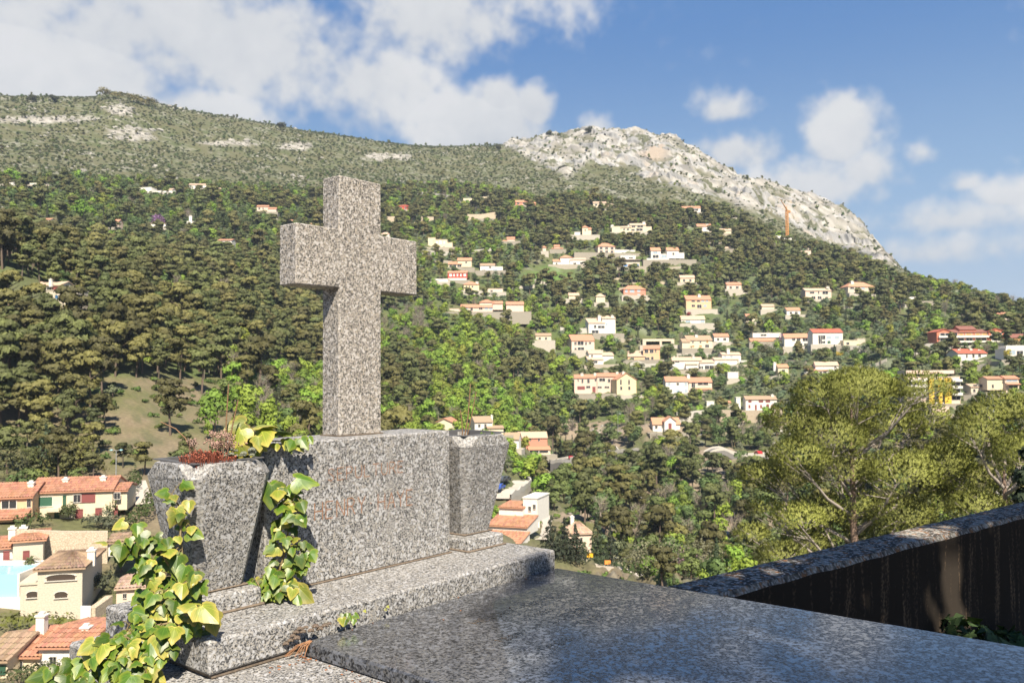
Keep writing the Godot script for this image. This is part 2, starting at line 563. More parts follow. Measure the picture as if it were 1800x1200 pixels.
func survey() -> void:
	station(-38.21, [40, 85, 125, 165, 215, 280, 400, 620, 850], [-13.3, -21.2, -15.9, -13.1, 7.1, 29.3, 41.6, 102.9, 178.5])
	station(-30.55, [40, 85, 125, 165, 215, 280, 400, 620, 850], [-14.7, -23.4, -17.6, -14.6, 7.4, 34.1, 49.7, 117.4, 202.1])
	station(-24.66, [40, 85, 125, 165, 230, 300, 420, 640, 860], [-15.5, -23.7, -18.3, -12.1, 6.8, 29.3, 48.4, 120.8, 205.8])
	station(-18.15, [40, 85, 130, 185, 250, 330, 440, 650, 880], [-15.1, -22.3, -17.6, -8.8, 2.7, 23.0, 50.6, 123.6, 210.0])
	station(-12.57, [40, 90, 140, 210, 290, 370, 470, 660, 900], [-15.0, -22.1, -19.6, -13.1, -3.5, 15.5, 48.2, 117.8, 211.3])
	station(-7.47, [40, 90, 150, 240, 310, 400, 500, 680, 920], [-15.3, -22.5, -23.0, -21.6, -14.1, 5.0, 41.9, 120.6, 212.7])
	station(-1.88, [40, 100, 160, 240, 310, 400, 510, 700, 930], [-15.9, -26.6, -26.9, -23.5, -16.4, 2.1, 39.4, 122.3, 213.0])
	station(3.75, [40, 120, 170, 260, 345, 430, 530, 700, 930], [-16.4, -29.7, -33.1, -32.4, -34.9, -11.2, 34.6, 119.3, 221.3])
	station(9.31, [40, 125, 190, 265, 350, 430, 530, 690, 900], [-16.3, -29.5, -39.1, -37.9, -22.7, -8.6, 30.4, 111.3, 204.0])
	station(14.70, [40, 130, 200, 275, 345, 430, 530, 690, 860], [-16.0, -29.4, -41.8, -37.0, -24.3, -6.0, 26.1, 99.8, 168.4])
	station(21.48, [40, 130, 210, 290, 360, 430, 520, 660, 850], [-15.0, -26.9, -38.7, -34.4, -16.0, 1.8, 27.4, 71.0, 115.3])
	station(26.19, [40, 120, 200, 290, 370, 440, 520, 600, 680], [-13.3, -23.9, -32.1, -29.9, -9.5, 9.2, 24.6, 42.5, 58.9])
	station(30.54, [40, 120, 200, 290, 370, 440, 510, 570, 630], [-11.7, -23.0, -30.9, -26.8, -7.3, 11.1, 24.3, 33.6, 41.3])
	station(38.19, [40, 120, 200, 290, 370, 440, 510, 560, 590], [-10.7, -21.1, -28.4, -25.9, -12.3, -1.2, 3.8, 8.5, 12.0])
	ridge(-38.44, 1120, 276.1)
	ridge(-30.75, 1110, 309.7)
	ridge(-29.04, 1110, 313.5)
	ridge(-26.05, 1110, 321.7)
	ridge(-24.81, 1110, 331.6)
	ridge(-23.71, 1110, 328.8)
	ridge(-22.58, 1110, 323.9)
	ridge(-19.93, 1120, 320.3)
	ridge(-17.20, 1130, 318.6)
	ridge(-14.75, 1140, 316.1)
	ridge(-12.60, 1150, 314.0)
	ridge(-9.31, 1170, 311.0)
	ridge(-6.70, 1180, 309.0)
	ridge(-3.70, 1180, 308.5)
	ridge(-0.67, 1170, 308.4)
	ridge(1.99, 1160, 313.0)
	ridge(3.88, 1150, 315.6)
	ridge(5.01, 1140, 317.6)
	ridge(6.52, 1130, 316.0)
	ridge(8.01, 1120, 308.3)
	ridge(9.48, 1110, 299.0)
	ridge(10.95, 1100, 291.8)
	ridge(12.39, 1085, 268.5)
	ridge(13.46, 1075, 247.3)
	ridge(14.87, 1060, 227.8)
	ridge(16.61, 1045, 216.5)
	ridge(18.33, 1030, 204.6)
	ridge(20.00, 1010, 189.0)
	ridge(21.32, 990, 173.7)
	ridge(22.28, 965, 153.8)
	ridge(23.05, 930, 121.8)
	ridge(23.82, 890, 99.7)
	ridge(24.74, 850, 87.3)
	ridge(26.27, 800, 74.4)
	ridge(27.75, 760, 63.0)
	ridge(29.19, 730, 54.1)
	ridge(30.60, 700, 47.5)
	ridge(38.19, 640, 15.9)

# ------------------------------------------------------------------ trees
# one crown: leaf sprays spread through lumps, each lit as part of its lump
func crown(sh: Shape, lumps: Array, per: int, size: float, col: Color, vary: float, droop := 0.0) -> void:
	for l in lumps:
		var c: Vector3 = l[0]
		var r: Vector3 = l[1]
		var tone := 1.0 + rnd(-vary, vary)
		for i in per:
			var q := Vector3(rng.randfn(), rng.randfn(), rng.randfn()).normalized()
			if q.y < -0.35:
				q.y *= -0.6
			var p := c + q * r * (0.55 + 0.5 * sqrt(rng.randf()))
			var nn := (q * 1.0 + Vector3(rnd(-1, 1), rnd(-0.5, 1.0), rnd(-1, 1)) * 0.6).normalized()
			var s := nn.cross(Vector3(rnd(-1, 1), rnd(-1, 1), rnd(-1, 1))).normalized()
			var t := nn.cross(s)
			t.y -= droop
			var k := size * rnd(0.55, 1.25)
			var cc := col * (tone * rnd(0.84, 1.16))
			cc.a = 1
			var sh_n := (q * 0.95 + nn * 0.3 + Vector3(0, 0.15, 0)).normalized()
			sh.tri(p + s * k, p - s * k * 0.6 + t * k * 0.8, p - s * k * 0.5 - t * k * 0.75, sh_n, sh_n, sh_n, cc)
			if i % 2 == 0:
				sh.tri(p + s * k * 0.3, p + s * k * 0.9 + t * k, p - s * k * 0.2 + t * k * 1.1, sh_n, sh_n, sh_n, cc)

var kinds := {}

func make_kinds() -> void:
	rng.seed = 11
	M.leaf = paint(1, 1, 1, 0.75)
	M.leaf.backlight_enabled = true
	M.leaf.backlight = Color(0.45, 0.5, 0.25)
	M.bark = paint(0.13, 0.095, 0.07)
	M.pale_bark = paint(0.26, 0.22, 0.18)
	# [crown lumps maker, height, trunk, leaf size, colour]
	for kind in ["pine", "olive", "leafy", "oak", "cypress", "bare", "scrub"]:
		kinds[kind] = []
		for k in (5 if kind in ["pine", "leafy", "oak"] else 3):
			var lumps := []
			var sh := Shape.new()
			var tr := Shape.new()
			match kind:
				"pine":
					for i in 15:
						var a := rnd(0, TAU)
						var e := rnd(0.0, 1.0)
						var rr := rnd(0.4, 3.3) * (1.0 - 0.45 * e)
						lumps.append([Vector3(cos(a) * rr, 4.6 + e * 5.2, sin(a) * rr), Vector3(rnd(1.1, 1.9), rnd(0.55, 1.0), rnd(1.1, 1.9))])
					crown(sh, lumps, 88, 0.47, Color(0.116, 0.112, 0.034), 0.26)
					tr.tube([Vector3(0, -1.5, 0), Vector3(rnd(-0.4, 0.4), 4, rnd(-0.4, 0.4)), Vector3(rnd(-0.6, 0.6), 9, rnd(-0.6, 0.6))], [0.28, 0.2, 0.06], 5)
					for i in 4:
						var a := rnd(0, TAU)
						tr.tube([Vector3(0, 4.0 + i * 0.9, 0), Vector3(cos(a) * 2.6, 5.4 + i, sin(a) * 2.6)], [0.11, 0.04], 4)
				"olive":
					for i in 9:
						var a := rnd(0, TAU)
						var rr := rnd(0.2, 1.7)
						lumps.append([Vector3(cos(a) * rr, rnd(1.7, 3.6), sin(a) * rr), Vector3(rnd(0.8, 1.3), rnd(0.7, 1.1), rnd(0.8, 1.3))])
					crown(sh, lumps, 60, 0.26, Color(0.135, 0.160, 0.088), 0.2)
					tr.tube([Vector3(0, -1, 0), Vector3(0.1, 1.2, 0), Vector3(-0.2, 2.6, 0.2)], [0.24, 0.17, 0.07], 5)
				"leafy":
					for i in 12:
						var a := rnd(0, TAU)
						var e := rnd(0, 1)
						var rr := rnd(0.2, 2.3) * (1.0 - 0.5 * e * e)
						lumps.append([Vector3(cos(a) * rr, 1.6 + e * 4.2, sin(a) * rr), Vector3(rnd(1.1, 1.7), rnd(0.9, 1.4), rnd(1.1, 1.7))])
					crown(sh, lumps, 66, 0.34, Color(0.180, 0.250, 0.030), 0.24)
					tr.tube([Vector3(0, -1, 0), Vector3(0.1, 2, 0), Vector3(-0.2, 5, 0.2)], [0.2, 0.15, 0.05], 5)
				"oak":
					for i in 13:
						var a := rnd(0, TAU)
						var e := rnd(0, 1)
						var rr := rnd(0.2, 2.6) * (1.0 - 0.5 * e * e)
						lumps.append([Vector3(cos(a) * rr, 1.9 + e * 3.9, sin(a) * rr), Vector3(rnd(1.0, 1.7), rnd(0.8, 1.3), rnd(1.0, 1.7))])
					crown(sh, lumps, 66, 0.35, Color(0.092, 0.122, 0.034), 0.26)
					tr.tube([Vector3(0, -1, 0), Vector3(0.1, 2, 0), Vector3(-0.2, 5, 0.2)], [0.22, 0.16, 0.05], 5)
				"cypress":
					for i in 16:
						var e := i / 15.0
						lumps.append([Vector3(rnd(-0.15, 0.15), 0.7 + e * 8.2, rnd(-0.15, 0.15)), Vector3(1, 1.1, 1) * (0.85 * pow(1.0 - e, 0.55) + 0.12)])
					crown(sh, lumps, 34, 0.26, Color(0.048, 0.062, 0.026), 0.15)
					tr.tube([Vector3(0, -1, 0), Vector3(0, 4, 0)], [0.16, 0.1], 5)
				"bare":
					tr.tube([Vector3(0, -1, 0), Vector3(0.1, 2.4, 0), Vector3(-0.1, 5, 0.2), Vector3(0, 7.2, 0)], [0.2, 0.15, 0.08, 0.03], 5)
					for i in 40:
						var a := rnd(0, TAU)
						var y := rnd(1.6, 5.5)
						var o := Vector3(cos(a), 0, sin(a))
						var e := o * rnd(1.0, 2.2) + Vector3(0, y + rnd(0.9, 2.2), 0)
						tr.tube([Vector3(0, y, 0), e], [0.06, 0.02], 3)
						for j in 5:
							tr.tube([Vector3(0, y, 0).lerp(e, rnd(0.3, 0.95)), e + Vector3(rnd(-0.8, 0.8), rnd(-0.2, 0.9), rnd(-0.8, 0.8))], [0.03, 0.012], 3)
					for i in 7:
						var a := rnd(0, TAU)
						lumps.append([Vector3(cos(a) * rnd(0.5, 1.8), rnd(3, 6.4), sin(a) * rnd(0.5, 1.8)), Vector3(1.1, 1.0, 1.1)])
					crown(sh, lumps, 14, 0.16, Color(0.17, 0.16, 0.07), 0.3)
				"scrub":
					for i in 5:
						var a := rnd(0, TAU)
						var rr := rnd(0.1, 0.9)
						lumps.append([Vector3(cos(a) * rr, rnd(0.25, 0.75), sin(a) * rr), Vector3(rnd(0.5, 0.9), rnd(0.35, 0.6), rnd(0.5, 0.9))])
					crown(sh, lumps, 30, 0.24, Color(0.084, 0.098, 0.034), 0.2)
			var both := ArrayMesh.new()
			sh.put(both, M.leaf)
			var bark: Material = M.pale_bark if kind == "bare" else M.bark
			tr.put(both, bark)
			kinds[kind].append([both, sh.mesh(M.leaf), tr.mesh(bark)])

var grown := {}

func grow(kind: String, p: Vector3, size: float, tone: Color) -> void:
	var far := Vector2(p.x - EYE.x, p.z - EYE.z).length()
	grown.get_or_add(kind, []).append([far / size, p, size, tone, rng.randi() % 5, rnd(0, TAU), rnd(0.85, 1.2)])

func clear_of_homes(b: float, d: float, reach: float, front := 4.0) -> bool:
	for h in homes:
		var g: float = d - h[1]
		if g > -front - h[3] and g < 3.0 + reach * 0.8 and absf(b - h[0]) * 0.01745 * h[1] < h[2] + reach:
			return false
	return true

# what grows where, read off the survey sheet: [pine, olive, leafy, oak, cypress, bare, scrub]
func cover(s: Vector2, d: float, n1: float, n2: float) -> Array:
	var x := s.x
	var y := s.y
	if y < steps(x, heath_line):
		var open := bare_rock(s, n1, n2)
		return [0.006 if open < 0.4 else 0.010, 0, 0, 0.022, 0, 0, clampf(0.85 + n1 * 1.3, 0.15, 1.0) * (1.0 - 0.78 * open)]
	if spot(s, 965, 486, 60, 26) > 0.25 or spot(s, 855, 722, 62, 13) > 0.3:
		return [0, 0, 0.02, 0, 0, 0, 0.06]
	if d < 160:
		if y > 840:
			if x > 860:
				if x < 1125:
					return [0, 0, 0.02, 0.02, 0, 0, 0.5]
				return [0.1, 0.12, 0.12, 0.28, 0.08, 0.02, 0.3]
			return [0, 0.12, 0.10, 0.12, 0.04, 0, 0.5]
	if x < 600 and d < 325:
		if x > 180 and x < 430 and y > 665 and y < 815:
			return [0.03, 0.02, 0.03 if x < 330 else 0.1, 0.02, 0, 0.05, 0.55]
		if x >= 400 and y > 655:
			return [0.1, 0.12, 0.5, 0.08, 0.02, 0.22, 0.3]
		return [0.97, 0.0, 0.03 + n2 * 0.05, 0.05, 0, 0, 0.1]
	if x < 640 and d < 500:
		return [0.80, 0.05, 0.05, 0.12, 0.01, 0.01, 0.1]
	if x < 640:
		return [0.20 + n1 * 0.4, 0.20, 0.10 - n1 * 0.1, 0.52, 0.03, 0.03, 0.3]
	if y > 715 and x > 930:
		var r := clampf(0.75 - n1 * 1.1, 0.1, 1)
		return [0.26 * r, 0.10 * r, (0.10 + n2 * 0.2) * r, 0.62 * r, 0.0, 0.08, 0.35]
	if x < 1000 and y > 548:
		if spot(s, 925, 640, 60, 48) > 0.3 or spot(s, 705, 680, 62, 70) > 0.3:
			return [0.85, 0, 0.1, 0.1, 0, 0, 0]
		if spot(s, 700, 560, 60, 50) > 0.2:
			return [0.12, 0.1, 0.3, 0.1, 0, 0.4, 0.1]
		return [0.06, 0.10, 0.85 + n1 * 0.2, 0.05, 0.0, 0.05, 0.1]
	if x < 940:
		return [0.24 + n1 * 0.5, 0.36, 0.22 - n1 * 0.3, 0.18, 0.02, 0.02, 0.3]
	if x > 1250 and y > 590 and x < 1640:
		return [0.10, 0.62, 0.18, 0.05, 0.02, 0.0, 0.3]
	if x > 1250 and y > 535 and x < 1520:
		return [0.16, 0.66, 0.08, 0.1, 0.01, 0.0, 0.2]
	if x > 1560 and y < 575:
		return [0.30, 0.08, 0.08, 0.15, 0, 0.02, 0.6]
	if x > 1540:
		return [0.32, 0.42, 0.14, 0.1, 0.02, 0.03, 0.3]
	if y > 590:
		return [0.20, 0.40, 0.24, 0.14, 0.02, 0.03, 0.3]
	return [0.66 + n1 * 0.5, 0.16, 0.09, 0.10, 0.015, 0.01, 0.25]

func plant_hillside() -> void:
	rng.seed = 2024
	var patch := noise(FastNoiseLite.TYPE_SIMPLEX_SMOOTH, 0.022, 3, 50)
	var small := noise(FastNoiseLite.TYPE_SIMPLEX_SMOOTH, 0.11, 2, 51)
	var names := ["pine", "olive", "leafy", "oak", "cypress", "bare", "scrub"]
	var d := 62.0
	while d < 1190.0:
		var gap := 4.6 if d < 330 else (5.2 if d < 640 else 3.9)
		var db := rad_to_deg(gap / d)
		var b := -33.5 + rnd(0, db)
		while b < 34.0:
			var bb := b + rnd(-0.5, 0.5) * db
			var dd := d + rnd(-0.5, 0.5) * gap
			b += db
			var p := place(bb, dd)
			var s := sheet(bb, dd, p.y)
			if s.y < 150 or p.y > 420.0:
				continue
			var n1 := patch.get_noise_2d(p.x, p.z)
			var n2 := small.get_noise_2d(p.x, p.z)
			var w := cover(s, dd, n1, n2)
			var pick := rng.randf() * 1.05
			for k in 7:
				pick -= maxf(w[k], 0.0)
				if pick < 0.0:
					var size := rnd(0.7, 1.12)
					var reach := 2.6
					match names[k]:
						"pine":
							size = rnd(0.55, 1.05) * (1.35 if rng.randf() < 0.2 else 1.0)
							reach = 3.0
							if s.y < steps(s.x, heath_line) + 12: size *= 0.5
						"leafy": size = rnd(0.6, 1.25)
						"oak":
							size = rnd(0.6, 1.15)
							if s.y < steps(s.x, heath_line): size *= 0.6
						"cypress":
							size = rnd(0.5, 1.0)
							reach = 1.2
						"scrub":
							size = rnd(0.5, 1.4)
							reach = 1.2
					if k < 6 and dd < 175.0:
						size *= 0.62
					var tall: float = {"pine": 10.0, "olive": 4.4, "leafy": 7.0, "oak": 6.5, "cypress": 9.5, "bare": 7.0, "scrub": 1.2}[names[k]]
					if not clear_of_homes(bb, dd, reach * size, minf(20.0, tall * size * (2.4 if s.x < 640 or s.y < 480 else 1.9))):
						if dd > 160.0 and rng.randf() < 0.7 and clear_of_homes(bb, dd, 0.8, 1.2):
							var g := rnd(0.8, 1.3)
							grow("scrub", p, rnd(0.5, 1.2), Color(g * 1.25, g * 1.6, g * 0.7, 1))
						break
					var tone := Color(1, 1, 1) * rnd(0.68, 1.30)
					tone.r *= rnd(0.78, 1.07)
					tone.g *= rnd(0.95, 1.06)
					if names[k] == "leafy" and rng.randf() < 0.3:
						tone = tone * Color(1.0, 0.8, 0.9)
					if names[k] == "oak" and rng.randf() < 0.25:
						tone = tone * Color(1.45, 1.3, 0.9)
					if names[k] == "scrub" and s.y > steps(s.x, heath_line):
						tone = tone * Color(1.15, 1.35, 0.7)
					tone.a = 1
					grow(names[k], p, size, tone)
					break
		d += gap

var tree_words := {
	"pine": ["pine_tree", "olive brown pine", "pine", "hillside pines"],
	"olive": ["olive_tree", "grey green olive tree", "olive tree", "hillside olive trees"],
	"leafy": ["broadleaf_tree", "yellow green spring tree", "tree", "bright spring trees"],
	"oak": ["oak_tree", "dark green rounded oak", "oak", "hillside oaks"],
	"cypress": ["cypress_tree", "slim dark cypress", "cypress", "hillside cypresses"],
	"bare": ["bare_tree", "grey brown tree barely in leaf", "tree", "trees still nearly bare"],
	"scrub": ["bush", "low dull green bush", "bush", "bushes on the open slope"],
}

func whereabouts(p: Vector3) -> String:
	var q := p - EYE
	var b := rad_to_deg(atan2(q.dot(ASIDE), q.dot(AHEAD)))
	var d := Vector2(q.x, q.z).length()
	if d < 160.0:
		return "near the lower houses" if b < -8.0 else "in the valley bottom"
	if b < -12.5:
		return "on the near left spur" if d < 330.0 else "on the left slope behind the spur"
	if b < 3.0:
		return "on the slope behind the cross and headstone"
	if b < 15.0:
		return "above the road bridge, centre right" if d > 300.0 else "on the earthy bank, centre right"
	return "on the right hand slope"

func settle_plants() -> void:
	rng.seed = 5
	var rest_names := {"pine": "pine_forest", "olive": "olive_grove", "leafy": "spring_wood", "oak": "oak_wood", "cypress": "cypress_wood", "bare": "bare_thicket", "scrub": "scrub"}
	for kind in grown:
		var all: Array = grown[kind]
		all.sort_custom(func(a, b): return a[0] < b[0])
		var words: Array = tree_words[kind]
		var most := 280 if kind != "scrub" else 150
		var tones := []
		for i in 5:
			var m: StandardMaterial3D = M.leaf.duplicate()
			var k := 0.70 + 0.13 * i
			m.albedo_color = Color(k * (1.03 if i % 2 == 0 else 0.84), k, k * 0.95).linear_to_srgb()
			tones.append(m)
		for i in mini(most, all.size()):
			var g: Array = all[i]
			var variant: Array = kinds[kind][g[4] % kinds[kind].size()]
			if i < 70 and kind != "scrub":
				var o := thing(words[0], words[1] + " " + whereabouts(g[1]), words[2], g[1], g[5], words[3] + " " + whereabouts(g[1]))
				o.scale = Vector3(g[2], g[2] * g[6], g[2])
				part("trunk", variant[2], o)
				part("crown", variant[1], o).set_surface_override_material(0, tones[g[4] % 5])
			else:
				var o := part(words[0], variant[0], self)
				o.position = g[1]
				o.rotation.y = g[5]
				o.scale = Vector3(g[2], g[2] * g[6], g[2])
				o.set_surface_override_material(0, tones[g[4] % 5])
				tag(o, words[1] + " " + whereabouts(g[1]), words[2], words[3] + " " + whereabouts(g[1]))
		if all.size() <= most:
			continue
		var mass := Node3D.new()
		mass.name = rest_names[kind]
		mass.set_meta("kind", "stuff")
		tag(mass, "the many smaller %s farther up the hillside" % words[3], words[2] + "s")
		add_child(mass)
		var sets := []
		for variant in kinds[kind]:
			sets.append([])
		for i in range(most, all.size()):
			sets[all[i][4] % sets.size()].append(all[i])
		for k in sets.size():
			var mm := MultiMesh.new()
			mm.transform_format = MultiMesh.TRANSFORM_3D
			mm.use_colors = true
			mm.mesh = kinds[kind][k][0]
			mm.instance_count = sets[k].size()
			for i in sets[k].size():
				var g: Array = sets[k][i]
				mm.set_instance_transform(i, Transform3D(Basis(Vector3.UP, g[5]).scaled(Vector3(g[2], g[2] * g[6], g[2])), g[1]))
				mm.set_instance_color(i, g[3])
			var o := MultiMeshInstance3D.new()
			o.name = "crowns" if k == 0 else "crowns_%03d" % k
			o.multimesh = mm
			o.set_meta("kind", "stuff")
			mass.add_child(o)

func scatter_rocks() -> void:
	rng.seed = 91
	var sets := []
	for k in 4:
		var sh := Shape.new()
		var f := noise(FastNoiseLite.TYPE_SIMPLEX, 0.9, 2, 60 + k)
		var at := func(la: float, lo: float) -> Vector3:
			var q := Vector3(cos(la) * cos(lo), sin(la), cos(la) * sin(lo))
			return q * (1.0 + 0.55 * f.get_noise_3d(q.x * 1.5, q.y * 1.5, q.z * 1.5))
		for i in 5:
			for j in 8:
				var la := PI * i / 5.0 - PI / 2
				var la1 := PI * (i + 1) / 5.0 - PI / 2
				var lo := TAU * j / 8.0
				var lo1 := TAU * (j + 1) / 8.0
				var mid: Vector3 = at.call((la + la1) / 2, (lo + lo1) / 2)
				sh.face([at.call(la, lo), at.call(la1, lo), at.call(la1, lo1)], mid)
				sh.face([at.call(la, lo), at.call(la1, lo1), at.call(la, lo1)], mid)
		sets.append([sh.mesh(M.limestone), []])
	var patch := noise(FastNoiseLite.TYPE_SIMPLEX_SMOOTH, 0.022, 3, 50)
	var grit := noise(FastNoiseLite.TYPE_SIMPLEX, 0.12, 2, 34)
	for i in 60000:
		var b := rnd(-31, 31)
		var d := sqrt(rnd(190.0 * 190.0, 1180.0 * 1180.0))
		var p := place(b, d)
		var s := sheet(b, d, p.y)
		var n1 := patch.get_noise_2d(p.x, p.z)
		var n2 := grit.get_noise_2d(p.x, p.z)
		var r := bare_rock(s, n1, n2)
		var size := rnd(1.4, 3.6)
		if r < 0.4:
			if s.y < steps(s.x, heath_line) and n1 + n2 * 0.7 > 0.24 and rng.randf() < 0.3:
				size = rnd(0.4, 1.3)
			elif s.x > 1000 and s.y > 745 and n1 > 0.1 and rng.randf() < 0.4 and clear_of_homes(b, d, 2):
				size = rnd(0.4, 1.5)
			else:
				continue
		elif s.x > 880 or rng.randf() < 0.75:
			continue
		sets[i % 4][1].append([Transform3D(Basis.from_euler(Vector3(rnd(-0.5, 0.5), rnd(0, TAU), rnd(-0.5, 0.5))).scaled(Vector3(size * rnd(0.8, 1.5), size * rnd(0.5, 1.1), size * rnd(0.8, 1.5))), p - Vector3(0, size * 0.25, 0)), rnd(0.75, 1.2)])
	var mass := Node3D.new()
	mass.name = "limestone_rocks"
	mass.set_meta("kind", "stuff")
	tag(mass, "pale limestone boulders and crags strewn over the ridge and upper slope", "rocks")
	add_child(mass)
	for k in 4:
		var mm := MultiMesh.new()
		mm.transform_format = MultiMesh.TRANSFORM_3D
		mm.use_colors = true
		mm.mesh = sets[k][0]
		mm.instance_count = sets[k][1].size()
		for i in sets[k][1].size():
			var g: Array = sets[k][1][i]
			mm.set_instance_transform(i, g[0])
			mm.set_instance_color(i, Color(g[1], g[1], g[1] * 0.98))
		var o := MultiMeshInstance3D.new()
		o.name = "boulders" if k == 0 else "boulders_%03d" % k
		o.multimesh = mm
		o.set_meta("kind", "stuff")
		mass.add_child(o)

# ------------------------------------------------------------------ houses
func house_paints() -> void:
	var plaster := mottle(0.03, 0.86, 1.0, 12)
	M.limestone = rough_wall(0.38, 0.365, 0.33, 0.16, mottle(0.05, 0.6, 1.0, 15), 0.95)
	M.walls = {
		"w": rough_wall(0.72, 0.69, 0.62, 0.2, plaster), "c": rough_wall(0.66, 0.57, 0.41, 0.2, plaster), "y": rough_wall(0.70, 0.58, 0.36, 0.2, plaster), "p": rough_wall(0.68, 0.53, 0.43, 0.2, plaster),
		"s": rough_wall(0.60, 0.53, 0.42, 0.4, mottle(0.06, 0.70, 1.0, 14)), "R": rough_wall(0.48, 0.085, 0.06, 0.2, plaster), "r": rough_wall(0.48, 0.10, 0.07, 0.2, plaster), "e": rough_wall(0.68, 0.45, 0.27, 0.2, plaster),
		"t": rough_wall(0.60, 0.20, 0.115, 0.2, plaster), "k": rough_wall(0.58, 0.245, 0.17, 0.2, plaster), "b": rough_wall(0.20, 0.16, 0.13, 0.2, plaster)}
	var worn := mottle(0.09, 0.58, 1.0, 16)
	M.tiles = {
		"t": rough_wall(0.56, 0.275, 0.170, 0.35, worn), "o": rough_wall(0.58, 0.30, 0.18, 0.35, worn), "b": rough_wall(0.44, 0.31, 0.205, 0.35, worn),
		"p": rough_wall(0.62, 0.45, 0.33, 0.35, worn), "r": rough_wall(0.47, 0.13, 0.08, 0.35, worn), "m": rough_wall(0.27, 0.115, 0.085, 0.35, worn)}
	var glass := paint(0.035, 0.038, 0.042, 0.15)
	M.panes = {"n": glass, "m": paint(0.21, 0.06, 0.055, 0.6), "h": paint(0.03, 0.085, 0.05, 0.6), "l": paint(0.30, 0.38, 0.45, 0.4), "y": paint(0.42, 0.24, 0.09, 0.6), "B": paint(0.07, 0.20, 0.45, 0.5), "W": paint(0.75, 0.75, 0.74, 0.6),
		"Y": paint(0.62, 0.42, 0.05, 0.7), "g": paint(0.03, 0.10, 0.06, 0.6), "j": glass, "a": paint(0.06, 0.045, 0.035, 0.4), "C": paint(0.03, 0.11, 0.24, 0.5)}
	M.frame = paint(0.60, 0.57, 0.51, 0.7)
	M.banks = [rough_wall(0.50, 0.44, 0.35, 0.4, mottle(0.08, 0.5, 1.0, 17)), rough_wall(0.56, 0.51, 0.43, 0.4, mottle(0.08, 0.6, 1.0, 18)), rough_wall(0.40, 0.36, 0.29, 0.4, mottle(0.08, 0.5, 1.0, 19))]
	M.brick_red = paint(0.45, 0.16, 0.09)

# a roof plane from eave a-b up to ridge e-d, laid with rows of half round tiles when it stands near
func roof_plane(sh: Shape, a: Vector3, b: Vector3, d: Vector3, e: Vector3, pitch: float) -> void:
	var nn := (b - a).cross(e - a).normalized()
	if nn.y < 0:
		nn = -nn
	if pitch <= 0.0:
		sh.face([a, b, d, e], nn)
		return
	var k := maxi(2, int(a.distance_to(b) / pitch))
	for i in k:
		var t0 := float(i) / k
		var t1 := (i + 0.5) / k
		var t2 := (i + 1.0) / k
		var lift := nn * pitch * 0.30
		var q0 := a.lerp(b, t0); var q1 := a.lerp(b, t1) + lift; var q2 := a.lerp(b, t2)
		var r0 := e.lerp(d, t0); var r1 := e.lerp(d, t1) + lift; var r2 := e.lerp(d, t2)
		var n := maxi(2, int(a.distance_to(e) / 0.8))
		for j in n:
			var f0 := float(j) / n
			var f1 := (j + 1.0) / n
			var tone := rnd(0.66, 1.18)
			var col := Color(tone, tone * rnd(0.88, 1.08), tone * rnd(0.85, 1.1))
			var st := nn * pitch * 0.10
			sh.face([q0.lerp(r0, f0) + st, q1.lerp(r1, f0) + st, q1.lerp(r1, f1), q0.lerp(r0, f1)], nn, col)
			sh.face([q1.lerp(r1, f0) + st, q2.lerp(r2, f0) + st, q2.lerp(r2, f1), q1.lerp(r1, f1)], nn, col)

var tile_pitch := 0.0

func house(called: String, x: float, z: float, turn: float, label: String) -> void:
	var y := ground(x, z)
	var p := Vector3(x, y, z)
	home = thing(called, label, "house", p, atan2(-AHEAD.x, -AHEAD.z) + deg_to_rad(turn))
	order = 0
	var q := Vector3(x - EYE.x, 0, z - EYE.z)
	var tight := 1.0 if label.contains("arcaded") else (7.0 if q.length() < 360.0 else 3.0)
	homes.append([rad_to_deg(atan2(q.dot(ASIDE), q.dot(AHEAD))), q.length(), 2.0, tight])
	tile_pitch = 0.33 if p.distance_to(EYE) < 190.0 else 0.0

